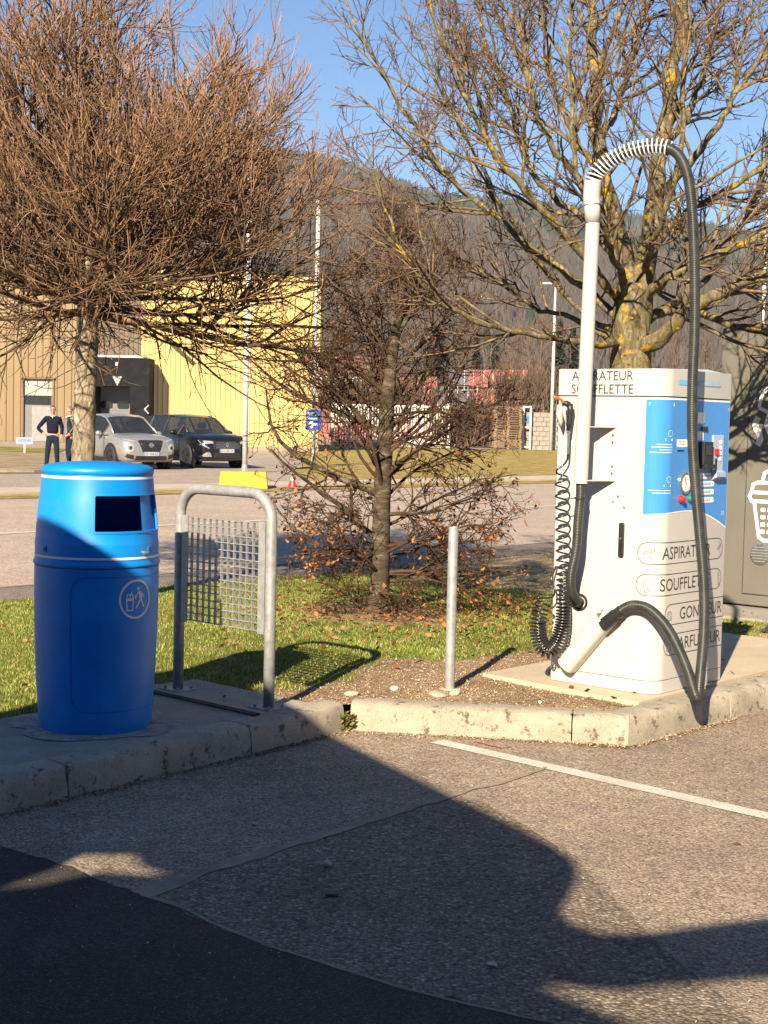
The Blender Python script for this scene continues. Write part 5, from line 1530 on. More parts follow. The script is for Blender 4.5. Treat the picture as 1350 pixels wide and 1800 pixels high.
# brown hall
bh = tag(empty('brown_hall', (-23.63, 69.0, 0)), 'brown ribbed metal factory hall with a shuttered door', 'building')
PW = 0.675
full = ribbed_panel(PW, WALL_H - 0.25, 2, 0.05, 0.05)
short = ribbed_panel(PW, WALL_H - 3.25, 2, 0.05, 0.05)
upper = ribbed_panel(PW, WALL_H - 4.25, 3, 0.04, 0.04)
xd0 = 10 * PW
for i in range(18):
    if i in (10, 11): me, z = short, 3.25
    elif i >= 15: me, z = upper, 4.25
    else: me, z = full, 0.25
    if i >= 15 and not full.materials: full.materials.append(M_brown)
    o = link('cladding_panel', me, M_brown2 if i >= 15 else M_brown, bh); o.location = (i * PW, 0, z)
mb = MB(); mb.box((9 * PW, 0.6, WALL_H / 2), (18 * PW - 0.1, 1.0, WALL_H - 0.02)); mb.build('wall_core', M_brown2, bh)
mb = MB(); mb.box((9 * PW, 0.0, 0.12), (18 * PW, 0.16, 0.24)); mb.build('base_course', simple('base_course', (0.16, 0.14, 0.12), 0.8), bh)
mb = MB(); mb.box((9 * PW, 0.3, WALL_H + 0.12), (18 * PW + 0.3, 1.2, 0.3)); mb.build('roof_edge', M_trim, bh)
mb = MB(); mb.box((xd0 + 0.675, 0.04, 3.2), (1.62, 0.36, 0.07)); mb.box((xd0 - 0.03, 0.03, 1.7), (0.08, 0.2, 3.0)); mb.box((xd0 + 1.38, 0.03, 1.7), (0.08, 0.2, 3.0)); mb.build('door_frame', M_trim, bh)
mb = MB(); mb.box((xd0 + 0.675, 0.09, 1.1), (1.32, 0.05, 1.72)); dr_ = mb.build('door', M_doorgrey, bh)
mb = MB(); mb.box((xd0 + 0.85, 0.055, 1.08), (0.95, 0.03, 1.62)); mb.build('door_leaf', simple('door_leaf_grey', (0.21, 0.205, 0.20), 0.5), dr_)
mb = MB(); mb.box((xd0 + 0.64, 0.08, 1.98 + 0.18), (1.18, 0.05, 0.4)); mb.build('window_strip', M_glass, bh)
sl = MB(); sl.box((0, 0, 0), (1.30, 0.03, 0.055)); slm = sl.mesh('shutter_slat')
for k in range(13):
    o = link('shutter_slat', slm, M_shutter, bh); o.location = (xd0 + 0.675, 0.06 + 0.004 * (k % 2), 2.42 + k * 0.059)
mb = MB(); mb.box((3.2, -0.5, 5.15), (2.4, 0.9, 0.35)); mb.build('entrance_canopy', M_whitepaint, bh)

# loading dock in front of the hall
dk = tag(empty('loading_dock', (-13.25, 69.0, 0)), 'black loading dock shelter with grey sectional door beside the parked cars', 'loading dock')
mb = MB(); mb.box((1.22, -0.85, 3.52), (2.46, 1.5, 1.3)); mb.build('shelter_head', M_dock, dk)
mb = MB(); mb.box((2.02, -0.85, 1.44), (0.86, 1.5, 2.85)); mb.build('shelter_cheek', M_dock, dk)
mb = MB(); mb.box((-0.25, -0.85, 1.44), (0.5, 1.5, 2.85)); mb.build('shelter_cheek', M_dock, dk)
mb = MB(); mb.box((0.8, -0.2, 1.46), (1.62, 0.06, 2.8)); sd_ = mb.build('sectional_door', M_doorgrey, dk)
for k in range(5):
    mb = MB(); mb.box((0.8, -0.236, 0.35 + k * 0.56), (1.6, 0.012, 0.53)); mb.build('door_section', M_doorgrey, sd_)
for x in (0.28, 1.05):
    mb = MB(); mb.prism(round_rect(x - 0.28, 1.86, x + 0.28, 2.22, 0.12), -0.262, -0.243, fn=lambda x, y, z: (x, z, y)); mb.build('door_window', M_glass, sd_)
mb = MB(); mb.box((1.1, -1.0, 4.23), (2.2, 1.0, 0.09)); mb.build('flashing', M_ltgrey, dk)
dd_ = Decal(lambda x, z: (x, -1.605, z)); dd_.stroke([(0.83, 3.32), (1.0, 2.98), (1.17, 3.32)], 0.08); dd_.stroke([(0.92, 3.32), (1.0, 3.16), (1.08, 3.32)], 0.04); dd_.build('emblem', M_greyp, dk)
dd_ = Decal(lambda x, z: (x, -1.605, z)); dd_.stroke([(2.44, 2.05), (2.26, 1.86), (2.44, 1.67)], 0.05); dd_.build('emblem', M_greyp, dk)
mb = MB(); mb.box((0.98, -1.62, 3.88), (0.12, 0.05, 0.16)); mb.build('dock_lamp', M_whitepaint, dk)

# yellow hall
YA, YB = Vector((-11.45, 69.0, 0)), Vector((-3.28, 72.0, 0))
yl = (YB - YA).length
yh = tag(empty('yellow_hall', YA, math.atan2(3.0, 8.17)), 'pale yellow ribbed metal hall behind the parked cars', 'building')
npn = 9; pw = yl / npn
ym = ribbed_panel(pw, WALL_H - 0.2, 4, 0.06, 0.045)
for i in range(npn):
    o = link('cladding_panel', ym, M_yellow, yh); o.location = (i * pw, 0, 0.2)
mb = MB(); mb.box((yl / 2, 3.05, WALL_H / 2), (yl - 0.05, 6.0, WALL_H - 0.02)); mb.build('wall_core', M_yellow, yh)
mb = MB(); mb.box((yl / 2, 3.0, WALL_H + 0.08), (yl + 0.2, 6.3, 0.2)); mb.build('roof_edge', M_yellow, yh)
mb = MB(); mb.box((yl / 2, -0.02, 0.1), (yl, 0.16, 0.2)); mb.build('base_course', M_farkerb, yh)
mb = MB(); mb.tube([(1.05, 0.05, 5.25), (1.05, -1.9, 5.35)], 0.11, 10); mb.box((1.05, -0.05, 5.25), (0.35, 0.1, 0.35)); mb.build('outrigger_arm', M_yellow, yh)

# ---- cars
from mathutils.bvhtree import BVHTree
def make_car(name, label, pos, rz, paint, S, seats=True):
    root = tag(empty(name, pos, rz), label, 'car', 'cars parked in front of the hall')
    st = S['stations']
    def sec(s):
        x, low, belt, w, top_, wt = s
        return [(x, 0, low), (x, w * 0.86, low), (x, w * 0.965, low + 0.10), (x, w, low + (belt - low) * 0.45), (x, w * 0.995, low + (belt - low) * 0.72), (x, w * 0.965, belt), (x, wt + (w - wt) * 0.10 if top_ - belt > 0.25 else wt * 1.02, belt + (top_ - belt) * 0.93), (x, wt * 0.8, top_), (x, wt * 0.4, top_ + 0.018), (x, 0, top_ + 0.025)]
    body, side, wind, rear = MB(), MB(), MB(), MB()
    n = 10
    secs = [sec(s) for s in st]
    for sgn in (1, -1):
        V_ = [(x, y * sgn, z) for s in secs for x, y, z in s]
        bf, sf, wf, rf = [], [], [], []
        for i in range(len(st) - 1):
            x0, x1 = st[i][0], st[i + 1][0]
            for k in range(n - 1):
                f = (i * n + k, (i + 1) * n + k, (i + 1) * n + k + 1, i * n + k + 1)
                xm = (x0 + x1) / 2
                if k == 5 and S['cab'][0] < xm < S['cab'][1]: sf.append(f)
                elif k >= 6 and S['ws'][0] < xm < S['ws'][1]: wf.append(f)
                elif k >= 6 and S['rw'][0] < xm < S['rw'][1]: rf.append(f)
                else: bf.append(f)
        for mb_, ff in ((body, bf), (side, sf), (wind, wf), (rear, rf)):
            mb_.add(V_, ff)
    body.add([p for p in secs[0]] + [(x, -y, z) for x, y, z in secs[0]], [tuple(range(n)), tuple(range(2 * n - 1, n - 1, -1))])
    body.add([p for p in secs[-1]] + [(x, -y, z) for x, y, z in secs[-1]], [tuple(range(n - 1, -1, -1)), tuple(range(n, 2 * n))])
    def fin(mb_, nm, mat, par):
        me = mb_.mesh(nm, True)
        bm = bmesh.new(); bm.from_mesh(me)
        bmesh.ops.remove_doubles(bm, verts=bm.verts, dist=0.0008)
        bmesh.ops.delete(bm, geom=[v for v in bm.verts if not v.link_faces], context='VERTS')
        bmesh.ops.recalc_face_normals(bm, faces=bm.faces); bm.to_mesh(me); bm.free()
        me.polygons.foreach_set('use_smooth', [True] * len(me.polygons)); me.set_sharp_from_angle(angle=math.radians(50))
        return link(nm, me, mat, par)
    bo = fin(body, 'body', paint, root)
    fin(side, 'side_window', M_carglass, root)
    fin(wind, 'windscreen', M_carglass, root)
    fin(rear, 'rear_window', M_carglass, root)
    vs_ = [v.co.copy() for v in bo.data.vertices]; fs_ = [tuple(p.vertices) for p in bo.data.polygons]
    bvh = BVHTree.FromPolygons(vs_, fs_)
    def front(y, z, e=0.008):
        h = bvh.ray_cast(Vector((4, y, z)), Vector((-1, 0, 0)))
        return (h[0].x + e if h[0] else 2.0, y, z)
    def fpanel(nm, poly, mat, e=0.008, par=root):
        # polygon (y,z) laid on the nose, fine enough to bend with it
        bm = bmesh.new(); vv_ = [bm.verts.new((0, y, z)) for y, z in poly]; bm.faces.new(vv_)
        bmesh.ops.triangulate(bm, faces=bm.faces)
        bmesh.ops.subdivide_edges(bm, edges=bm.edges, cuts=3, use_grid_fill=True)
        bmesh.ops.triangulate(bm, faces=bm.faces)
        for v in bm.verts: v.co = front(v.co.y, v.co.z, e)
        me = bpy.data.meshes.new(nm); bm.to_mesh(me); bm.free()
        return link(nm, me, mat, par)
    # pillars and roof rails
    for sgn in (1, -1):
        for xb in S['pillars']:
            i = max(j for j in range(len(st)) if st[j][0] <= xb); f = (xb - st[i][0]) / (st[i + 1][0] - st[i][0])
            q = [Vector(secs[i][k]).lerp(Vector(secs[i + 1][k]), f) for k in (5, 6)]
            mb_ = MB(); mb_.tube([(p.x, p.y * sgn + 0.004 * sgn, p.z) for p in q], 0.032, 6); mb_.build('pillar', M_black, root)
        i0 = [j for j in range(len(st)) if S['cab'][0] - 0.3 < st[j][0] < S['ws'][1] + 0.05]
        mb_ = MB(); mb_.tube([(secs[j][6][0], secs[j][6][1] * sgn, secs[j][6][2] + 0.012) for j in i0], 0.028, 6); mb_.build('roof_rail', S['rail'], root, smooth=True)
        mb_ = MB(); mb_.tube([(secs[j][5][0], (secs[j][5][1] + 0.006) * sgn, secs[j][5][2]) for j in i0], 0.014, 6); mb_.build('window_trim', M_black, root, smooth=True)
        # mirror
        mm = MB(); xm, ym_, zm = S['mirror']
        mm.lathe([(0.0005, -0.10), (0.06, -0.08), (0.085, 0.0), (0.06, 0.085), (0.0005, 0.10)], 12, (0, 0, 0), cap=False, axis='y')
        mo = mm.build('mirror', S['mirrormat'], root, smooth=True); mo.location = (xm, ym_ * sgn, zm)
        # sill and wheel-arch cladding
        mb_ = MB(); mb_.box((0, sgn * (S['w'] - 0.03), 0.27), (S['wb'] - 0.6, 0.08, 0.14)); mb_.build('sill', M_black, root)
        for xw in (S['fx'], S['fx'] - S['wb']):
            mb_ = MB(); mb_.lathe([(S['wr'] + 0.09, -0.10), (S['wr'] + 0.09, 0.012), (S['wr'] + 0.03, 0.016), (S['wr'] + 0.03, -0.10)], 28, (xw, sgn * (S['w'] - 0.012), S['wr']), cap=False, axis='y')
            if sgn < 0:
                for v_i in range(len(mb_.v)): v = mb_.v[v_i]; mb_.v[v_i] = (v[0], -2 * (S['w'] - 0.012) - v[1], v[2])
            mb_.build('wheel_arch', S['arch'], root, auto=True)
            mb_ = MB(); mb_.lathe([(0.0005, 0), (S['wr'] + 0.04, 0.0)], 24, (xw, sgn * (S['w'] + 0.002), S['wr']), cap=False, axis='y'); mb_.build('wheel_well', M_black, root)
            tyre = MB(); R_ = S['wr']
            tyre.lathe([(R_ * 0.66, 0.022), (R_ * 0.94, 0.026), (R_, 0.0), (R_, -0.16), (R_ * 0.9, -0.19)], 28, (0, 0, 0), cap=False, axis='y')
            wo = empty('wheel', (xw, sgn * (S['w'] + 0.004), R_)); wo.parent = root
            if sgn < 0: wo.rotation_euler = (0, 0, PI)
            tyre.build('tyre', M_rubber, wo, auto=True)
            rim = MB(); rim.lathe([(R_ * 0.67, 0.020), (R_ * 0.60, 0.012), (R_ * 0.58, -0.03)], 28, (0, 0, 0), cap=False, axis='y')
            for k in range(5):
                M_ = Matrix.Rotation(2 * PI * k / 5, 4, 'Y')
                rim.box(M_ @ Vector((R_ * 0.36, 0.008, 0)), (R_ * 0.56, 0.02, 0.055), M=M_)
            rim.lathe([(0.05, 0.022), (0.0005, 0.026)], 12, (0, 0, 0), cap=False, axis='y')
            rim.build('rim', S['rim'], wo)
            mb_ = MB(); mb_.lathe([(0.0005, -0.04), (R_ * 0.62, -0.04)], 20, (0, 0, 0), cap=False, axis='y'); mb_.build('brake_disc', M_black, wo)
    # nose
    S['nose'](fpanel, front, root)
    # door lines and handle
    for sgn in (1, -1):
        for xb in S['doors']:
            mb_ = MB(); mb_.box((xb, sgn * (S['w'] - 0.001), 0.66), (0.012, 0.012, 0.62)); mb_.build('door_gap', M_black, root)
        mb_ = MB(); mb_.box((S['doors'][1] + 0.16, sgn * (S['w'] + 0.004), 0.86), (0.17, 0.03, 0.03)); mb_.build('door_handle', paint, root)
    # seats, dashboard and steering wheel seen through the glass
    for sgn in (0.36, -0.36):
        mb_ = MB(); mb_.prism(round_rect(-0.24, 0.55, 0.24, 1.18, 0.1), -0.08, 0.08, fn=lambda x, y, z: (z + 0.0, x + sgn, y)); mb_.prism(round_rect(-0.13, 1.2, 0.13, 1.38, 0.05), -0.05, 0.05, fn=lambda x, y, z: (z, x + sgn, y)); mb_.build('seat', M_black, root)
    mb_ = MB(); mb_.box((0.95, 0, 0.93), (0.4, 1.4, 0.12)); mb_.build('dashboard', M_black, root)
    mb_ = MB(); mb_.tube([Vector((0.62 - 0.05 * math.sin(a), 0.36 + 0.18 * math.cos(a), 1.02 + 0.16 * math.sin(a))) for a in [2 * PI * k / 16 for k in range(16)]], 0.014, 6, closed=True); mb_.build('steering_wheel', M_black, root, smooth=True)
    return root
def _glass():
    m, nt, b = new_mat('car_glass')
    b.inputs['Base Color'].default_value = (0.03, 0.035, 0.04, 1); b.inputs['Roughness'].default_value = 0.04
    tr = nd(nt, 'ShaderNodeBsdfTransparent'); tr.inputs[0].default_value = (0.5, 0.53, 0.56, 1)
    mx = nd(nt, 'ShaderNodeMixShader'); mx.inputs[0].default_value = 0.42
    nt.links.new(b.outputs[0], mx.inputs[1]); nt.links.new(tr.outputs[0], mx.inputs[2]); nt.links.new(mx.outputs[0], nt.nodes['Material Output'].inputs['Surface'])
    return m
M_carglass = _glass()
M_silver = simple('silver_paint', (0.36, 0.345, 0.33), 0.30, 0.55, var=0.03, coat=0.6)
M_blackpaint = simple('black_paint', (0.006, 0.006, 0.007), 0.25, 0.0, var=0.05, coat=0.35)
M_lamp = simple('lamp_glass', (0.42, 0.43, 0.44), 0.12, 0.4, var=0.1, scale=30)
M_rimdark = simple('dark_rim', (0.05, 0.05, 0.052), 0.35, 0.6)
M_plate = simple('plate_white', (0.48, 0.48, 0.47), 0.4)
M_silvertrim = simple('silver_trim', (0.5, 0.5, 0.5), 0.3, 0.7)
def plate(fpanel, front, root, y0, z, text, w=0.52):
    pl_ = fpanel('number_plate', [(y0 - w / 2, z - 0.055), (y0 + w / 2, z - 0.055), (y0 + w / 2, z + 0.055), (y0 - w / 2, z + 0.055)], M_plate, 0.02)
    vs_, fs_ = text_mesh2d(text, w * 0.78, 0.07)
    me = bpy.data.meshes.new('plate_lettering'); x0 = front(y0, z, 0.026)[0]
    me.from_pydata([(max(x0, front(y0 - w * 0.39 + x, z, 0.026)[0]), y0 - w * 0.39 + x, z - 0.035 + y) for x, y in vs_], [], fs_); link('plate_lettering', me, M_blackprint, pl_)
    for sy in (-1, 1):
        fpanel('plate_band', [(y0 + sy * w * 0.46 - 0.018, z - 0.05), (y0 + sy * w * 0.46 + 0.018, z - 0.05), (y0 + sy * w * 0.46 + 0.018, z + 0.05), (y0 + sy * w * 0.46 - 0.018, z + 0.05)], M_blue, 0.024, pl_)
def arcp(cy, cz, r, n=14): return [(cy + r * math.cos(2 * PI * k / n), cz + r * math.sin(2 * PI * k / n)) for k in range(n)]
def nose_silver(fp, front, root):
    g = fp('grille', [(-0.46, 0.80), (-0.30, 0.50), (0.30, 0.50), (0.46, 0.80), (0.34, 0.86), (-0.34, 0.86)], M_black)
    for s_ in (1, -1):
        fp('grille_trim', [(s_ * 0.47, 0.82), (s_ * 0.32, 0.49), (s_ * 0.27, 0.49), (s_ * 0.40, 0.82)], M_silvertrim, 0.014)
        h = fp('headlight', arcp(s_ * 0.66, 0.635, 0.125, 18), M_lamp, 0.012)
        fp('headlight_lens', arcp(s_ * 0.66, 0.635, 0.055, 12), M_black, 0.02, h)
        fp('running_light', [(s_ * 0.50, 0.80), (s_ * 0.78, 0.86), (s_ * 0.80, 0.90), (s_ * 0.48, 0.84)], M_lamp, 0.012)
        fp('bumper_corner', [(s_ * 0.55, 0.30), (s_ * 0.80, 0.36), (s_ * 0.74, 0.46), (s_ * 0.56, 0.42)], M_black, 0.01)
    fp('bumper_intake', [(-0.52, 0.27), (0.52, 0.27), (0.48, 0.40), (-0.48, 0.40)], M_black, 0.01)
    e = fp('emblem', arcp(0, 0.715, 0.066, 16), M_silvertrim, 0.018); fp('emblem_core', arcp(0, 0.715, 0.046, 14), M_black, 0.022, e); fp('emblem_bar', [(-0.085, 0.70), (0.085, 0.70), (0.085, 0.73), (-0.085, 0.73)], M_silvertrim, 0.026, e)
    plate(fp, front, root, 0, 0.46, 'GP-768-EZ')
def nose_black(fp, front, root):
    g = fp('grille', [(-0.56, 0.82), (-0.46, 0.60), (0.46, 0.60), (0.56, 0.82), (0.40, 0.85), (-0.40, 0.85)], M_rimdark)
    for r in range(4):
        for k in range(9):
            y = -0.36 + k * 0.09 + (0.045 if r % 2 else 0); z = 0.64 + r * 0.05
            fp('grille_stud', [(y - 0.018, z), (y, z - 0.014), (y + 0.018, z), (y, z + 0.014)], M_silvertrim if r == 3 else M_greyp, 0.016, g)
    for s_ in (1, -1):
        fp('headlight', [(s_ * 0.46, 0.77), (s_ * 0.82, 0.74), (s_ * 0.86, 0.86), (s_ * 0.48, 0.84)], M_lamp, 0.014)
        fp('running_light', [(s_ * 0.60, 0.62), (s_ * 0.64, 0.61), (s_ * 0.86, 0.73), (s_ * 0.80, 0.745)], M_lamp, 0.014)
        fp('bumper_blade', [(s_ * 0.52, 0.36), (s_ * 0.84, 0.36), (s_ * 0.72, 0.50), (s_ * 0.60, 0.50)], M_silvertrim, 0.014)
    fp('bumper_intake', [(-0.50, 0.33), (0.50, 0.33), (0.44, 0.48), (-0.44, 0.48)], M_rimdark, 0.012)
    e = fp('emblem', [(0, 0.66), (0.05, 0.735), (0, 0.81), (-0.05, 0.735)], M_silvertrim, 0.024); fp('emblem_core', [(0, 0.69), (0.03, 0.735), (0, 0.78), (-0.03, 0.735)], M_black, 0.028, e)
    plate(fp, front, root, 0, 0.545, 'GW-247-TR')
silver = dict(stations=[(-2.10, 0.48, 0.80, 0.66, 0.83, 0.58), (-2.02, 0.32, 0.96, 0.80, 1.04, 0.66), (-1.90, 0.26, 1.03, 0.85, 1.30, 0.62), (-1.65, 0.22, 1.04, 0.885, 1.47, 0.58), (-1.2, 0.20, 1.02, 0.90, 1.55, 0.57), (-0.6, 0.20, 1.0, 0.90, 1.585, 0.58), (0.0, 0.20, 0.985, 0.90, 1.58, 0.58), (0.38, 0.20, 0.975, 0.90, 1.51, 0.58), (0.72, 0.20, 0.97, 0.90, 1.30, 0.61), (1.10, 0.20, 0.975, 0.90, 1.03, 0.70), (1.45, 0.20, 0.94, 0.895, 1.00, 0.66), (1.80, 0.21, 0.88, 0.87, 0.945, 0.62), (2.00, 0.24, 0.80, 0.80, 0.87, 0.56), (2.09, 0.30, 0.70, 0.68, 0.74, 0.5), (2.11, 0.42, 0.60, 0.55, 0.62, 0.42)],
              cab=(-1.75, 0.80), ws=(0.36, 1.12), rw=(-2.0, -1.6), pillars=(-1.25, -0.25, 0.70), rail=M_silver, mirror=(0.66, 0.98, 1.02), mirrormat=M_silver, w=0.90, wb=2.64, fx=1.27, wr=0.335, arch=M_black, rim=M_rimdark, doors=(0.85, -0.22, -1.05), nose=nose_silver)
blackc = dict(silver)
blackc.update(stations=[(-2.26, 0.50, 0.82, 0.70, 0.86, 0.60), (-2.18, 0.34, 0.98, 0.83, 1.08, 0.68), (-2.05, 0.27, 1.04, 0.88, 1.36, 0.62), (-1.80, 0.23, 1.05, 0.905, 1.52, 0.60), (-1.3, 0.21, 1.04, 0.915, 1.60, 0.59), (-0.6, 0.21, 1.03, 0.915, 1.625, 0.60), (0.0, 0.21, 1.02, 0.915, 1.61, 0.60), (0.38, 0.21, 1.01, 0.915, 1.54, 0.60), (0.74, 0.21, 1.01, 0.915, 1.33, 0.63), (1.14, 0.21, 1.02, 0.915, 1.07, 0.74), (1.55, 0.21, 0.99, 0.91, 1.05, 0.70), (1.95, 0.22, 0.92, 0.885, 0.985, 0.66), (2.14, 0.25, 0.84, 0.83, 0.90, 0.60), (2.24, 0.31, 0.74, 0.73, 0.78, 0.54), (2.26, 0.42, 0.62, 0.60, 0.64, 0.46)],
              cab=(-1.9, 0.80), ws=(0.36, 1.16), rw=(-2.12, -1.7), pillars=(-1.35, -0.25, 0.72), rail=M_rimdark, mirror=(0.66, 1.0, 1.07), mirrormat=M_blackpaint, w=0.915, wb=2.67, fx=1.36, wr=0.36, arch=M_blackpaint, rim=M_rimdark, nose=nose_black)
CRZ = math.radians(-54)
def car_at(px, py, S):
    """put the wheel of the near side front corner on the given ground point"""
    g = ground(px, py, 0.0)
    c, s = math.cos(CRZ), math.sin(CRZ)
    wx, wy = S['fx'], -S['w']
    return (g.x - (c * wx - s * wy), g.y - (s * wx + c * wy), 0.0)
make_car('silver_suv', 'silver compact SUV parked half behind the globe maple trunk', car_at(193, 824, silver), CRZ, M_silver, silver)
make_car('black_suv', 'black SUV parked in front of the yellow hall', car_at(327, 822, blackc), CRZ, M_blackpaint, blackc)

# ---- two men talking
M_skin = simple('skin', (0.40, 0.20, 0.135), 0.55, var=0.08, scale=20)
M_navy = simple('navy_knit', (0.009, 0.011, 0.024), 0.9, var=0.2, scale=40, spec=0.08)
M_jeans = simple('dark_denim', (0.012, 0.019, 0.036), 0.9, var=0.25, scale=40, spec=0.08)
M_greyjacket = simple('grey_jacket', (0.17, 0.17, 0.18), 0.8, var=0.15, scale=30)
M_hair = simple('dark_hair', (0.018, 0.014, 0.012), 0.85, var=0.3, scale=60, spec=0.1)
M_greyhair = simple('brown_grey_hair', (0.12, 0.09, 0.07), 0.7, var=0.3, scale=60)
M_shirt = simple('white_shirt', (0.5, 0.5, 0.49), 0.8, var=0.05)
M_shoe = simple('brown_shoe', (0.05, 0.03, 0.02), 0.5)
def skin_mesh(joints, edges, sub=1, root=0):
    me = bpy.data.meshes.new('skin_tmp'); me.from_pydata([j[0] for j in joints], edges, []); me.update()
    ob = bpy.data.objects.new('skin_tmp', me); COL.objects.link(ob)
    ob.modifiers.new('s', 'SKIN')
    for i, j in enumerate(joints):
        r = j[1]; me.skin_vertices[0].data[i].radius = (r, r) if isinstance(r, (int, float)) else r
        me.skin_vertices[0].data[i].use_root = (i == root)
    m = ob.modifiers.new('d', 'SUBSURF'); m.levels = sub
    dg = bpy.context.evaluated_depsgraph_get()
    out = bpy.data.meshes.new_from_object(ob.evaluated_get(dg))
    bpy.data.objects.remove(ob); bpy.data.meshes.remove(me)
    return out
def chain(J, E, pts):
    b = len(J)
    for i, p in enumerate(pts):
        J.append(p)
        if i: E.append((b + i - 1, b + i))
    return b
def make_man(label, pos, rz, arms, feet, top_mat, hair_mat, vest=None, turn=0.0):
    root = tag(empty('person', pos, rz), label, 'person')
    # skeleton, facing -y
    J = [((0, 0, 0.98), (0.115, 0.08)), ((0, 0, 1.16), (0.115, 0.078)), ((0, 0, 1.36), (0.13, 0.082)), ((0, 0.005, 1.46), (0.055, 0.052)), ((0, 0.0, 1.53), 0.052), ((0, -0.01, 1.60), 0.06)]
    E = [(0, 1), (1, 2), (2, 3), (3, 4), (4, 5)]
    for s_, (el, wr, hd) in zip((-1, 1), arms):
        b = chain(J, E, [((s_ * 0.185, 0.005, 1.425), 0.066), (el, 0.045), (wr, 0.030), (hd, (0.036, 0.022))]); E.append((2, b))
    legs = []
    for s_, (kn, an) in zip((-1, 1), feet):
        toe = (an[0] + s_ * 0.03, an[1] - 0.15, 0.035)
        b = chain(J, E, [((s_ * 0.095, 0, 0.90), 0.088), (kn, 0.062), (an, 0.042), (toe, 0.036)]); E.append((0, b)); legs.append((kn, an, toe))
    bm = bmesh.new()
    def rad2(r): return (r, r) if isinstance(r, (int, float)) else r
    for (i, j) in E:                       # closed swellings along every bone, fused below into one skin
        a, b = Vector(J[i][0]), Vector(J[j][0]); ra, rb = rad2(J[i][1]), rad2(J[j][1])
        k = max(3, int((b - a).length / 0.02))
        for q in range(k + 1):
            f = q / k; c = a.lerp(b, f); rx = ra[0] + (rb[0] - ra[0]) * f; ry = ra[1] + (rb[1] - ra[1]) * f
            if i == 2 and j > 5 or i == 0 and j > 5: rx = rx if f > 0.5 else min(rx, rb[0] * 1.1); ry = min(ry, ra[1], rb[1] * 1.2)
            rz_ = max(0.02, min(rx, ry))
            r_ = bmesh.ops.create_icosphere(bm, subdivisions=2, radius=1.0)
            bmesh.ops.transform(bm, matrix=Matrix.Translation(c) @ Matrix.Diagonal((rx, ry, rz_, 1)), verts=r_['verts'])
    # head with nose, chin, brow, ears
    R_ = Matrix.Rotation(turn, 4, 'Z')
    def blob(c, sc, sub=3, rot=None):
        r = bmesh.ops.create_icosphere(bm, subdivisions=sub, radius=1.0)
        M_ = Matrix.Translation(R_ @ Vector(c) + Vector((0, -0.012, 0))) @ R_ @ (rot or Matrix()) @ Matrix.Diagonal((*sc, 1))
        bmesh.ops.transform(bm, matrix=M_, verts=r['verts'])
    blob((0, 0.008, 1.685), (0.076, 0.094, 0.098)); blob((0, -0.030, 1.625), (0.055, 0.055, 0.060)); blob((0, -0.068, 1.588), (0.026, 0.022, 0.02), 2)
    blob((0, -0.098, 1.650), (0.013, 0.022, 0.024), 2); blob((0, -0.080, 1.695), (0.055, 0.018, 0.012), 2); blob((0, -0.086, 1.612), (0.026, 0.012, 0.009), 2)
    for s_ in (-1, 1): blob((s_ * 0.078, 0.012, 1.660), (0.010, 0.022, 0.032), 2); blob((s_ * 0.040, -0.055, 1.645), (0.026, 0.028, 0.022), 2)
    # fingers
    for s_, (el, wr, hd) in zip((-1, 1), arms):
        w, h = Vector(wr), Vector(hd); dr_ = (h - w).normalized(); side = dr_.cross(Vector((s_, 0.3, 0))).normalized()
        for k in range(4):
            b0_ = h + side * (k - 1.5) * 0.017
            ln_ = (0.058, 0.068, 0.064, 0.050)[k]
            p_ = [b0_, b0_ + dr_ * ln_ * 0.55, b0_ + dr_ * ln_ * 0.9 + Vector((-s_ * 0.014, 0, 0))]
            mb_ = MB(); mb_.tube(p_, [0.013, 0.012, 0.011], 6); bt = len(bm.verts)
            vv_ = [bm.verts.new(q) for q in mb_.v]; [bm.faces.new([vv_[i] for i in f]) for f in mb_.f]
        b0_ = w + dr_ * 0.02 + side * -0.03
        mb_ = MB(); mb_.tube([w + dr_ * 0.01, b0_ + dr_ * 0.02, b0_ + dr_ * 0.055], [0.016, 0.014, 0.012], 6)
        vv_ = [bm.verts.new(q) for q in mb_.v]; [bm.faces.new([vv_[i] for i in f]) for f in mb_.f]
    bmesh.ops.recalc_face_normals(bm, faces=bm.faces)
    me = bpy.data.meshes.new('body'); bm.to_mesh(me); bm.free()
    ob = link('body', me, M_skin, root)
    rm = ob.modifiers.new('join', 'REMESH'); rm.mode = 'VOXEL'; rm.voxel_size = 0.0075; rm.use_smooth_shade = True
    dg = bpy.context.evaluated_depsgraph_get(); nm_ = bpy.data.meshes.new_from_object(ob.evaluated_get(dg))
    ob.modifiers.clear(); old = ob.data; ob.data = nm_; bpy.data.meshes.remove(old); nm_.name = 'body'
    if not nm_.materials: nm_.materials.append(M_skin)
    # clothing
    J2 = [((0, 0, 0.97), (0.172, 0.128)), ((0, 0, 1.10), (0.178, 0.135)), ((0, -0.005, 1.25), (0.18, 0.132)), ((0, 0, 1.38), (0.185, 0.125)), ((0, 0.005, 1.475), (0.078, 0.072))]
    E2 = [(0, 1), (1, 2), (2, 3), (3, 4)]
    for s_, (el, wr, hd) in zip((-1, 1), arms):
        b = chain(J2, E2, [((s_ * 0.19, 0.005, 1.42), 0.082), (tuple((Vector(el) + Vector((s_ * 0.19, 0.005, 1.42))) / 2), 0.068), (el, 0.060), (tuple(Vector(el).lerp(Vector(wr), 0.9)), 0.043)]); E2.append((3, b))
    o = link('sweater' if vest is None else 'jacket', skin_mesh(J2, E2, 2), top_mat, root); o.data.polygons.foreach_set('use_smooth', [True] * len(o.data.polygons))
    J3 = [((0, 0, 0.99), (0.164, 0.122)), ((0, 0, 0.90), (0.165, 0.125))]; E3 = [(0, 1)]
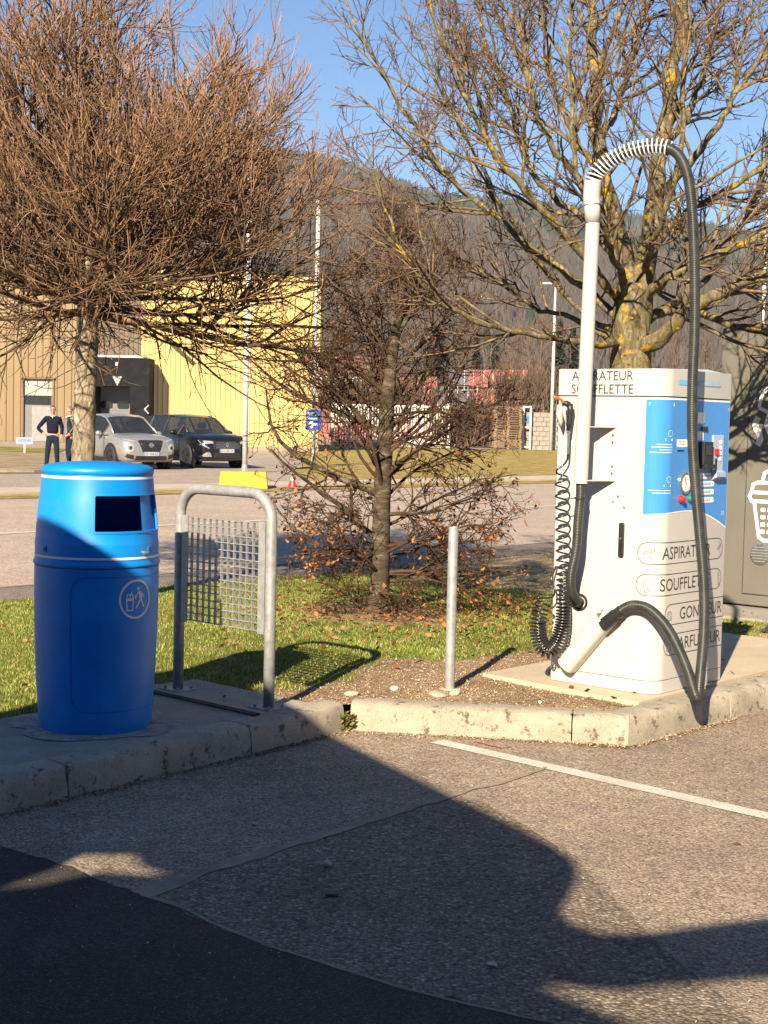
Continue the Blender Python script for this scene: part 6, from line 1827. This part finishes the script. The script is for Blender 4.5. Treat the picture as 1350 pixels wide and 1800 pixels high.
    for s_, (kn, an, toe) in zip((-1, 1), legs):
        b = chain(J3, E3, [((s_ * 0.098, 0, 0.82), 0.100), (kn, 0.078), ((an[0], an[1], 0.10), 0.062), ((an[0], an[1] - 0.005, 0.055), 0.066)]); E3.append((1, b))
    o = link('trousers', skin_mesh(J3, E3, 2), M_jeans, root); o.data.polygons.foreach_set('use_smooth', [True] * len(o.data.polygons))
    for s_, (kn, an, toe) in zip((-1, 1), legs):
        o = link('shoe', skin_mesh([((an[0], an[1] + 0.04, 0.045), (0.045, 0.045)), ((an[0] + s_ * 0.01, an[1] - 0.05, 0.05), (0.05, 0.048)), ((toe[0], toe[1] - 0.02, 0.035), (0.045, 0.033))], [(0, 1), (1, 2)], 2), M_shoe, root)
    # hair cap
    bm = bmesh.new(); bmesh.ops.create_icosphere(bm, subdivisions=3, radius=1.0)
    bmesh.ops.delete(bm, geom=[v for v in bm.verts if v.co.z < (0.25 if v.co.y < -0.1 else -0.25) or (v.co.y < -0.55 and v.co.z < 0.55)], context='VERTS')
    for v in bm.verts: v.co = R_ @ Vector((v.co.x * 0.083, v.co.y * 0.102 + 0.008, 1.690 + v.co.z * 0.104)) + Vector((0, -0.012, 0))
    me = bpy.data.meshes.new('hair'); bm.to_mesh(me); bm.free(); me.polygons.foreach_set('use_smooth', [True] * len(me.polygons))
    o = link('hair', me, hair_mat, root); sm = o.modifiers.new('t', 'SOLIDIFY'); sm.thickness = 0.006
    # shirt collar
    mb_ = MB()
    for s_ in ():
        mb_.add([(s_ * 0.010, -0.112, 1.45), (s_ * 0.05, -0.085, 1.49), (s_ * 0.066, -0.02, 1.52), (s_ * 0.045, -0.085, 1.515), (s_ * 0.005, -0.095, 1.47)], [(0, 1, 2), (0, 2, 3), (0, 3, 4)])
    mb_.tube([(0.068 * math.cos(a), 0.072 * math.sin(a), 1.505 + 0.02 * math.sin(a)) for a in [2 * PI * k / 16 for k in range(16)]], 0.016, 6, closed=True)
    mb_.prism([(-0.012, 1.455), (0.0, 1.43), (0.012, 1.455), (0.03, 1.50), (-0.03, 1.50)], -0.118, -0.08, fn=lambda x, y, z: (x, z, y))
    mb_.build('shirt_collar', M_shirt, root)
    if vest is not None:
        mb_ = MB(); mb_.prism([(-0.09, 0.98), (0.09, 0.98), (0.08, 1.40), (-0.08, 1.40)], -0.150, -0.08, fn=lambda x, y, z: (x, z, y)); mb_.build('jumper_front', vest, root, bevel=0.02)
    return root
m1 = make_man('man in a navy sweater and jeans, hand on hip, left of the maple trunk', ground(92, 824, 0.0), math.radians(8),
         [((-0.42, 0.07, 1.14), (-0.235, -0.07, 0.985), (-0.18, -0.115, 0.955)), ((0.265, 0.05, 1.14), (0.245, -0.04, 0.93), (0.235, -0.07, 0.86))],
         [((-0.13, -0.03, 0.50), (-0.17, 0.02, 0.085)), ((0.12, -0.03, 0.50), (0.14, 0.03, 0.085))], M_navy, M_hair, turn=0.15)
for s_ in (-1, 1):
    mb = MB(); mb.tube([Vector((s_ * 0.036 + 0.026 * math.cos(a), -0.104, 1.668 + 0.018 * math.sin(a))) for a in [2 * PI * k / 12 for k in range(12)]], 0.0035, 5, closed=True)
    mb.build('glasses', M_black, m1)
make_man('man in a grey and black jacket seen in profile, half hidden by the maple trunk', at(122, 810, 43.8).to_2d().to_3d(), math.radians(-62),
         [((-0.24, 0.06, 1.16), (-0.20, -0.12, 1.02), (-0.17, -0.18, 1.0)), ((0.26, 0.05, 1.15), (0.24, -0.10, 0.96), (0.22, -0.15, 0.92))],
         [((-0.11, -0.02, 0.50), (-0.12, 0.03, 0.085)), ((0.11, -0.02, 0.50), (0.12, 0.02, 0.085))], M_black, M_greyhair, vest=M_greyjacket, turn=-0.2)

# ---- signs, poles, block, cone
vg = ground(43, 799, 0.02)
vsn = tag(empty('visitor_sign', vg), 'small grey-blue visitor parking sign on a short white post', 'sign')
mb = MB(); mb.box((0, 0.02, 0.32), (0.06, 0.04, 0.64)); mb.build('post', M_whitepaint, vsn)
mb = MB(); mb.box((0, 0, 0.52), (0.64, 0.03, 0.25)); bd = mb.build('board', simple('sign_grey_blue', (0.21, 0.26, 0.36), 0.5), vsn)
d = Decal(lambda x, z: (x, -0.018, z)); d.text('VISITEURS', -0.25, 0.465, 0.50, 0.11); d.build('lettering', simple('sign_navy', (0.02, 0.04, 0.22), 0.5), bd)

def flagpole(px, py, h, label):
    g = ground(px, py, 0.0)
    r = tag(empty('flagpole', g), label, 'flagpole', 'white flagpoles')
    mb = MB(); mb.lathe([(0.075, 0.0), (0.072, h * 0.4), (0.045, h)], 16); mb.build('mast', M_whitepaint, r, smooth=True)
    mb = MB(); mb.lathe([(0.0005, 0.12), (0.05, 0.09), (0.07, 0.03), (0.05, 0.0)], 14, (0, 0, h), cap=False); mb.build('finial', M_whitepaint, r, smooth=True)
    mb = MB(); mb.lathe([(0.16, 0.0), (0.16, 0.03), (0.09, 0.05), (0.085, 0.25)], 16, cap=False); mb.build('base_collar', M_galv, r, auto=True)
    mb = MB(); mb.tube([(0.09, -0.03, 1.0), (0.06, -0.04, h - 0.1)], 0.006, 5); mb.build('halyard', M_white, r)
    return r
M_pole_white = M_whitepaint
flagpole(430, 832, 9.0, 'white flagpole nearest the black SUV')
flagpole(550, 821, 8.6, 'white flagpole with the blue arrow sign at its foot')
ps = ground(550, 821, 0.0)
bsn = tag(empty('direction_sign', (ps.x, ps.y - 0.16, 0)), 'blue direction sign with a white left arrow beside the flagpole', 'sign')
mb = MB(); mb.box((0, 0, 1.55), (0.50, 0.03, 0.66)); bb = mb.build('board', simple('sign_blue', (0.01, 0.05, 0.27), 0.4), bsn)
mb = MB(); mb.box((0, 0.045, 0.93), (0.06, 0.05, 1.86)); mb.build('post', M_galv, bsn)
d = Decal(lambda x, z: (x, -0.018, z))
d.stroke([(0.15, 1.40), (-0.13, 1.40)], 0.06); d.stroke([(-0.02, 1.52), (-0.14, 1.40), (-0.02, 1.28)], 0.06)
d.text('ENTREE', -0.19, 1.66, 0.34, 0.055); d.text('Visiteurs', -0.19, 1.57, 0.30, 0.055); d.stroke([(-0.19, 1.78), (0.0, 1.78)], 0.03)
d.build('lettering', M_white, bb)
yb = ground(428, 859, 0.0)
yo = tag(empty('concrete_block', yb, 0.06), 'yellow painted concrete block beyond the road', 'concrete block')
mb = MB(); mb.prism([(-0.54, 0), (0.54, 0), (0.50, 0.38), (-0.50, 0.38)], -0.22, 0.22, fn=lambda x, y, z: (x, z, y)); mb.build('block', simple('yellow_block_paint', (0.42, 0.33, 0.03), 0.8, var=0.2, scale=6, dirt=((0.2, 0.16, 0.08), 8, 0.52, 0.6)), yo, bevel=0.02)
mb = MB(); mb.tube([Vector((-0.08 + 0.0, 0, 0.37)), Vector((-0.08, 0, 0.43)), Vector((0.0, 0, 0.46)), Vector((0.08, 0, 0.43)), Vector((0.08, 0, 0.37))], 0.012, 6); mb.build('lifting_loop', M_galv, yo)
cg = ground(514, 858, 0.0)
co = tag(empty('traffic_cone', cg), 'small red and white traffic cone behind the hornbeam', 'traffic cone')
mb = MB(); mb.lathe([(0.10, 0.03), (0.075, 0.12), (0.055, 0.18)], 14, cap=False); mb.lathe([(0.035, 0.25), (0.018, 0.32), (0.0005, 0.325)], 14, cap=False); mb.box((0, 0, 0.015), (0.26, 0.26, 0.03)); mb.build('cone_body', M_red, co)
mb = MB(); mb.lathe([(0.055, 0.18), (0.035, 0.25)], 14, cap=False); mb.build('white_band', M_white, co)
def lamp_post(px, py, top_py, Y, label):
    g = at(px, py, Y); g.z = 0
    h = at(px, top_py, Y).z
    r = tag(empty('lamp_post', g), label, 'lamp post', 'tall lamp posts')
    mb = MB(); mb.lathe([(0.11, 0.0), (0.10, h * 0.5), (0.06, h)], 12); mb.build('mast', M_whitepaint, r, smooth=True)
    mb = MB(); mb.box((-0.35, 0, h + 0.05), (0.9, 0.28, 0.12)); mb.build('lamp_head', M_greyp, r, bevel=0.03)
lamp_post(968, 792, 500, 90.0, 'tall pale lamp post left of the vacuum station')
lamp_post(1333, 780, 300, 75.0, 'tall pale lamp post at the right behind the lichen tree')

# ---- yard fence, pallets, wrapped goods
FZ, FY = 2.62, 90.0
fx0, fx1 = at(584, 780, FY).x, at(788, 780, FY).x
fn_ = tag(empty('slat_fence', (fx0, FY, 0)), 'white slatted yard fence behind the hornbeam', 'fence')
wid = fx1 - fx0
pm = MB(); pm.box((0, 0, FZ / 2), (0.16, 0.16, FZ)); pmm = pm.mesh('post')
for f_ in (0, 0.145, 0.30, 0.50, 0.705, 0.77, 1.0):
    o = link('post', pmm, M_whitepaint, fn_); o.location = (f_ * wid, 0, 0)
smb = MB(); smb.box((0, 0, FZ / 2 + 0.12), (0.075, 0.04, FZ - 0.42)); smm = smb.mesh('slat')
k = 0; x = 0.2
while x < wid - 0.1:
    if all(abs(x - f_ * wid) > 0.13 for f_ in (0, 0.145, 0.30, 0.50, 0.705, 0.77, 1.0)):
        o = link('slat', smm, M_whitepaint, fn_); o.location = (x, 0, 0)
    x += 0.17
for z in (0.35, FZ - 0.12):
    mb = MB(); mb.box((wid / 2, 0.05, z), (wid, 0.05, 0.12)); mb.build('rail', M_whitepaint, fn_)
mb = MB(); mb.box((wid / 2, 0.02, 0.14), (wid, 0.14, 0.28)); mb.build('plinth', M_farkerb, fn_)
M_wood = simple('grey_wood', (0.20, 0.135, 0.085), 0.85, var=0.25, scale=5)
pal = MB()
for yy in (-0.42, 0.0, 0.42):
    for xx in (-0.75, 0, 0.75): pal.box((xx, yy, 0.06), (0.16, 0.12, 0.075))
    pal.box((0, yy, 0.012), (1.7, 0.12, 0.022))
for k in range(5): pal.box((0, -0.42 + k * 0.21, 0.112), (1.7, 0.12, 0.024))
palm = pal.mesh('pallet')
for k in range(18):
    o = link('pallet', palm, M_wood); o.location = (at(891, 785, 90).x + random.uniform(-.05, .05), 90.0 + random.uniform(-.05, .05), 0.03 + k * 0.1445); o.rotation_euler = (0, 0, random.uniform(-0.02, 0.02))
    ordn = ['bottom', 'second', 'third', 'fourth', 'fifth', 'sixth', 'seventh', 'eighth', 'ninth', 'tenth', 'eleventh', 'twelfth', 'thirteenth', 'fourteenth', 'fifteenth', 'sixteenth', 'seventeenth', 'topmost'][k]
    tag(o, 'grey wooden pallet, ' + ordn + (' of the tall stack beside the white post frame' if k in (0, 17) else ' from the bottom of the tall stack'), 'pallet', 'pallets in the tall stack')
wf = at(925, 785, 90.5)
fr_ = tag(empty('white_post_frame', (wf.x, wf.y, 0)), 'white steel post frame between pallets and block wall', 'post frame')
for dx in (-0.22, 0.22):
    mb = MB(); mb.box((dx, 0, 1.35), (0.12, 0.12, 2.7)); mb.build('post', M_whitepaint, fr_)
for z in (0.2, 1.4, 2.64):
    mb = MB(); mb.box((0, 0, z), (0.34, 0.1, 0.1)); mb.build('rail', M_whitepaint, fr_)
wl = at(948, 785, 91.0)
gw = tag(empty('block_wall', (wl.x - 0.55, wl.y, 0)), 'grey stacked block wall with a small blue sign', 'wall')
bkm = MB(); bkm.box((0, 0, 0), (0.40, 0.3, 0.27)); bkmm = bkm.mesh('block')
for r_ in range(8):
    for c_ in range(5):
        o = link('block', bkmm, concrete('wall_block', (0.24, 0.22, 0.19), 0.25, 2.0, False) if (r_ == 0 and c_ == 0) else MATS['wall_block'], gw); o.location = (c_ * 0.42 + (0.2 if r_ % 2 else 0) + random.uniform(-.015, .015) - 0.3, random.uniform(-.03, .03), 0.15 + r_ * 0.29)
mb = MB(); mb.box((-0.25, -0.2, 1.85), (0.32, 0.03, 0.34)); mb.build('blue_sign', simple('small_sign_blue', (0.03, 0.16, 0.38), 0.5), gw)
M_tile = simple('red_tile_pack', (0.26, 0.075, 0.06), 0.5, var=0.18, scale=1.2)
M_tile2 = simple('grey_tile_pack', (0.085, 0.085, 0.095), 0.5, var=0.15, scale=1.2)
M_wrap = simple('film_edge', (0.5, 0.38, 0.37), 0.3)
Yt = 104.0
def pack(px, py, mat, label, w=1.5, h=1.45, sub=False):
    g = at(px, py, Yt)
    r = tag(empty('tile_pack', (g.x, Yt, g.z)), label, 'tile pack', 'shrink-wrapped tile packs')
    mb = MB(); mb.box((0, 0, h / 2), (w * 0.97, 1.1, h * 0.95)); mb.build('tiles', mat, r, bevel=0.05)
    for x in (-w * 0.24, w * 0.24):
        mb = MB(); mb.box((x, -0.56, h / 2), (0.05, 0.02, h * 0.96)); mb.box((x, 0, h * 0.975), (0.05, 1.12, 0.02)); mb.build('strap', M_wrap, r)
    mb = MB(); mb.box((0, 0, 0.0), (w, 1.12, 0.1)); mb.build('pallet_foot', M_wood, r)
names = ['leftmost', 'second', 'third', 'fourth', 'rightmost']
for k in range(5):
    px = 778 + k * 34
    pack(px, 715, M_tile2 if k < 2 else M_tile, ('grey' if k < 2 else 'red') + ' shrink-wrapped tile pack, ' + names[k] + ' of the lower row')
    if k > 0: pack(px - 6, 686, M_tile2 if k == 1 else M_tile, ('grey' if k == 1 else 'red') + ' shrink-wrapped tile pack, ' + names[k] + ' of the upper row')
ub_ = MB(); gx0, gx1 = at(760, 730, Yt).x, at(960, 730, Yt).x
yp = tag(ub_.box(((gx0 + gx1) / 2, Yt + 0.2, 1.3), (gx1 - gx0, 3.0, 2.6)).build('yard_bank', ground_mat('bank', (0.13, 0.085, 0.05), (0.20, 0.14, 0.085), (0.27, 0.19, 0.12), 0.5)), kind='structure')
# long red shed at the back
rx0, rx1 = at(540, 640, 120).x, at(770, 640, 120).x
rs = tag(empty('red_shed', (rx0, 120, 0)), 'long low red-brown shed with a white band far behind the fence', 'shed')
wr_ = rx1 - rx0
M_redwall = simple('red_wall', (0.27, 0.095, 0.08), 0.7, var=0.15, scale=0.8)
mb = MB(); mb.box((wr_ / 2, 3, 2.6), (wr_, 6, 5.2)); mb.build('wall', M_redwall, rs)
mb = MB(); mb.box((wr_ * 0.28, -0.06, 5.0), (wr_ * 0.5, 0.1, 0.5)); mb.build('white_band', M_whitepaint, rs)
mb = MB(); mb.prism([(-0.3, 5.2), (6.3, 5.2), (3, 6.9)], -0.3, wr_ * 0.62, fn=lambda x, y, z: (z, x, y)); mb.build('roof', simple('red_roof', (0.17, 0.075, 0.05), 0.8, var=0.15, scale=1.0), rs)
for k in range(6):
    mb = MB(); mb.box((1.0 + k * 1.55, -0.03, 3.3), (0.9, 0.06, 0.9)); mb.build('window', M_glass, rs)
# pale shed to the right
sx0, sx1 = at(1172, 640, 60).x, at(1282, 640, 60).x
ps_ = tag(empty('pale_shed', (sx0, 60, 0)), 'pale ribbed shed with grey roof just visible above the vacuum station', 'shed')
ww = sx1 - sx0
pmh = ribbed_panel(0.6, 3.58, 3, 0.05, 0.05)
for k in range(int(ww / 0.6)):
    o = link('cladding_panel', pmh, M_whitepaint, ps_); o.location = (k * 0.6, 0, 0)
mb = MB(); mb.prism([(-0.4, 3.62), (4, 4.0), (4, 4.1), (-0.4, 3.72)], -0.3, ww, fn=lambda x, y, z: (z, x, y)); mb.build('roof', M_roofgrey, ps_)

# ---- shrubs and trees in the middle distance
M_bramble = bark('bramble_stems', [(0.3, (0.08, 0.055, 0.04)), (0.55, (0.145, 0.10, 0.072)), (0.75, (0.22, 0.155, 0.11))], 0.8, None, stretch=(1, 1, 1), bstr=0.1)
def shrub(px, py, Y, w, h, label, n=90, name='bare_shrub', grp='bare shrubs behind the fence'):
    g = at(px, py, Y); g.z = max(0, g.z)
    root = tag(empty(name, g), label, 'shrub', grp)
    az = RNG.uniform(0, 2 * PI, n); el = np.radians(RNG.uniform(48, 88, n)); L_ = h * RNG.uniform(0.6, 1.05, n)
    d = np.stack([np.cos(az) * np.cos(el), np.sin(az) * np.cos(el), np.sin(el)], -1)
    P = np.empty((n, 6, 3)); P[:, 0] = np.stack([RNG.normal(0, w * 0.25, n), RNG.normal(0, w * 0.2, n), 0 * az], -1)
    for i in range(1, 6):
        d = unit(d + RNG.normal(0, 0.1, (n, 3))); P[:, i] = P[:, i - 1] + d * (L_ / 5)[:, None]
    R = 0.035 * np.linspace(1, 0.4, 6)[None] * np.ones((n, 1))
    P2, R2 = sprout(P, R, 8, (0.2, 1), (0.2, 0.45), (20, 50), 4, 0.1, 0.1, 0.7, 0.022, 0.014)
    t = Twigs(); t.add(P, R, 4); t.build('stems', M_bramble, root, (0, 0, 0))
    t = Twigs(); t.add(P2, R2, 3); tag(t.build('twigs', M_bramble, root, (0, 0, 0)), kind='stuff')
sh = [(650, 745, 96, 3.6, 4.4, 'brown leafless shrub left of the hornbeam trunk behind the fence'), (720, 745, 97, 3.4, 4.0, 'brown leafless shrub just right of the hornbeam trunk behind the fence'),
      (812, 785, 92, 2.2, 3.0, 'brown leafless shrub at the right end of the white fence'), (842, 785, 93, 2.0, 3.2, 'brown leafless shrub left of the pallet stack'),
      (895, 715, 99, 3.5, 3.0, 'brown leafless shrub above the pallet stack'), (945, 720, 98, 3.0, 3.0, 'brown leafless shrub above the block wall'), (600, 740, 97, 3.0, 3.4, 'brown leafless shrub at the left end of the white fence')]
for a in sh: shrub(*a)
M_fir = island_mat('fir_needles', [(0, (0.014, 0.026, 0.013)), (0.6, (0.035, 0.056, 0.026)), (1, (0.065, 0.085, 0.042))], 0.9)
def fir(px, Y, top_py, label):
    h = at(px, top_py, Y).z; x0 = at(px, top_py, Y).x
    root = tag(empty('fir_tree', (x0, Y, 0)), label, 'tree', 'dark firs at the foot of the hill')
    mb = MB(); mb.lathe([(0.22, 0), (0.12, h * 0.6), (0.02, h)], 8, cap=False); mb.build('trunk', M_hornbark, root)
    n = 2600
    f = RNG.random(n) ** 0.7; z = h * (0.12 + 0.88 * (1 - f)); 
    rmax = (h - z) * 0.26 * (0.75 + 0.35 * np.sin(z * 4.0)); a = RNG.uniform(0, 2 * PI, n); r = rmax * RNG.uniform(0.35, 1.0, n)
    c = np.stack([np.cos(a) * r, np.sin(a) * r, z - r * 0.25], -1)
    d = np.stack([np.cos(a + RNG.normal(0, .5, n)), np.sin(a + RNG.normal(0, .5, n)), RNG.normal(-0.25, 0.2, n)], -1) * (0.35 + 0.25 * RNG.random(n))[:, None]
    s_ = np.cross(d, np.array([[0, 0, 1.0]])) * 0.4
    V = np.stack([c - d * 0.4, c + s_, c + d, c - s_], 1)
    tag(link('crown', mesh_np('crown', V.reshape(-1, 3), np.arange(n * 4).reshape(-1, 4)), M_fir, root), kind='stuff')
for a in ((778, 170, 578, 'dark fir right of the hornbeam, the leftmost of the firs'), (838, 190, 590, 'dark fir above the grey tile packs'), (872, 180, 600, 'short dark fir above the red tile packs'), (985, 175, 560, 'dark fir left of the vacuum station pole'), (1010, 190, 575, 'dark fir behind the vacuum station pole')):
    fir(*a)
def bare_tree(px, Y, top_py, label, n1=26):
    p_ = at(px, top_py, Y); h = p_.z
    root = tag(empty('bare_tree', (p_.x, Y, 0)), label, 'tree', 'bare trees at the foot of the hill')
    tr = np.array([[0, 0, h * k / 9] for k in range(10)], float); tr[1:, :2] += RNG.normal(0, h * 0.006, (9, 2)); R0 = np.linspace(0.16, 0.03, 10)
    t = Twigs(); t.add(tr[None], R0[None], 7); t.build('trunk', M_bramble, root, (0, 0, 0))
    P2, R2 = sprout(tr[None], R0[None], n1, (0.25, 1), (0.20, 0.42), (25, 50), 6, 0.15, 0.1, 0.6, 0.06, 0.02)
    P3, R3 = sprout(P2, R2, 7, (0.2, 1), (0.3, 0.6), (20, 50), 4, 0.1, 0.1, 0.7, 0.03, 0.016)
    P4, R4 = sprout(P3, R3, 4, (0.2, 1), (0.3, 0.7), (20, 50), 3, 0.1, 0.1, 0.8, 0.02, 0.014)
    t = Twigs(); t.add(P2, R2, 4); t.add(P3, R3, 3); t.add(P4, R4, 3); tag(t.build('crown', M_bramble, root, (0, 0, 0)), kind='stuff')
bt = [(600, 150, 560, 'bare tree above the red shed, left of the hornbeam crown'), (655, 160, 545, 'bare tree behind the left half of the hornbeam crown'), (745, 155, 560, 'bare tree right of the hornbeam leader'), (815, 165, 555, 'bare tree between two firs above the grey tile packs'), (905, 140, 575, 'bare tree above the red tile packs'), (932, 138, 590, 'slender bare tree above the pallet stack'), (953, 150, 570, 'bare tree just left of the tall lamp post'), (1190, 150, 590, 'bare tree right of the lichen tree trunk'), (1240, 140, 600, 'bare tree between the hose and the khaki kiosk')]
for a in bt: bare_tree(*a)

# ---- canopy added unseen behind the viewer, outline shaped to cast the big shadow
def blocker():
    z = 3.0; k = z / math.tan(SUN_EL)
    sh_ = Vector((math.sin(SUN_AZ) * k, math.cos(SUN_AZ) * k, 0))
    def up(x, y): return (x - sh_.x, y - sh_.y)
    edge = [up(-3.6, 4.2), up(-1.76, 7.05), up(-1.28, 8.10), up(-1.12, 8.34), up(-1.00, 8.32), up(-0.65, 7.80), up(-0.57, 7.64), up(-0.485, 7.45), up(0.225, 5.97), up(0.504, 5.42), up(0.60, 5.20), up(0.65, 5.04), up(0.655, 4.90), up(0.625, 4.74), up(0.575, 4.58), up(0.545, 4.48), up(0.545, 4.42), up(0.57, 4.35), up(0.63, 4.27), up(0.78, 4.28), up(0.93, 4.35), up(1.21, 4.46), up(2.2, 4.75), up(2.25, 4.45), up(1.12, 4.10), up(0.86, 4.04), up(0.68, 3.98), up(0.58, 3.985), up(0.50, 4.01), up(0.43, 3.99), up(0.39, 3.93), up(0.40, 3.85), up(0.48, 3.75), up(0.62, 3.60), up(0.9, 2.0), up(0.9, -2.0), up(-6.5, -2.0), up(-6.5, 4.2)]
    hole = [up(-0.98 + (p[0] + 0.98) * 1.42, 4.83 + (p[1] - 4.83) * 1.75) for p in ((-1.22, 4.665), (-1.10, 4.70), (-0.98, 4.80), (-0.78, 4.775), (-0.74, 4.85), (-0.86, 4.93), (-0.90, 5.01), (-1.03, 5.00), (-1.06, 4.90), (-1.15, 4.78))]  # opening shaped to let the sun patch through
    bm = bmesh.new()
    def loop(pts):
        vs_ = [bm.verts.new((x, y, 0)) for x, y in pts]
        return [bm.edges.new((vs_[i], vs_[(i + 1) % len(vs_)])) for i in range(len(vs_))]
    es = loop(edge) + loop(hole)
    bmesh.ops.triangle_fill(bm, use_beauty=True, use_dissolve=False, edges=es)
    r = bmesh.ops.extrude_face_region(bm, geom=bm.faces[:])
    bmesh.ops.translate(bm, vec=(0, 0, 0.10), verts=[v for v in r['geom'] if isinstance(v, bmesh.types.BMVert)])
    bmesh.ops.recalc_face_normals(bm, faces=bm.faces)
    me = bpy.data.meshes.new('blocker_slab'); bm.to_mesh(me); bm.free()
    c0_ = (-4.0, -4.5)
    root = tag(empty('shadow_blocker', (c0_[0], c0_[1], 0)), 'unseen added canopy out of frame whose shadow covers the near asphalt', 'blocker')
    o = link('blocker_slab', me, simple('blocker_sheet', (0.12, 0.12, 0.12), 0.6), root); o.location = (-c0_[0], -c0_[1], z)
    for x, y in ((-5.2, 0.5), (-5.2, -4.8), (-1.6, -4.8)):
        mb = MB(); mb.box((x - c0_[0], y - c0_[1], z / 2), (0.16, 0.16, z)); mb.build('column', M_greyp, root)
blocker()
# unseen walls added behind the viewer to block sky light and deepen the shade
sky_blk = tag(empty('sky_blocker', (0, -5.2, 0)), 'low building added out of frame behind the viewer to block sky light', 'building')
M_blockerwall = simple('blocker_wall', (0.22, 0.21, 0.19), 0.7)
mb = MB(); mb.box((-1, -3.0, 2.35), (30, 6.0, 4.7)); mb.build('wall', M_blockerwall, sky_blk)
mb = MB(); mb.box((-9.2, 4.0, 2.0), (0.4, 8.0, 4.0)); mb.build('side_wall', M_blockerwall, sky_blk)
mb = MB(); mb.box((8.0, 3.5, 2.35), (5.0, 7.0, 4.7)); mb.build('wing', M_blockerwall, sky_blk)
mb = MB(); mb.box((-1, -3.0, 4.8), (30.6, 6.6, 0.2)); mb.build('roof', M_roofgrey, sky_blk)
for k in range(6):
    mb = MB(); mb.box((-12 + k * 4.4, 0.02, 1.5), (3.2, 0.06, 2.2)); mb.build('blocker_window', M_glass, sky_blk)

# ---- the air over the valley
hz = MB(); hz.box((50, 1630, 306), (5400, 3560, 640))
hm_ = bpy.data.materials.new('valley_haze'); hm_.use_nodes = True; hn = hm_.node_tree; hn.nodes.clear()
ho = hn.nodes.new('ShaderNodeOutputMaterial'); hv = hn.nodes.new('ShaderNodeVolumePrincipled')
hv.inputs['Color'].default_value = (0.80, 0.86, 0.96, 1); hv.inputs['Density'].default_value = 0.00011
hn.links.new(hv.outputs[0], ho.inputs['Volume'])
tag(hz.build('haze', hm_), kind='stuff')
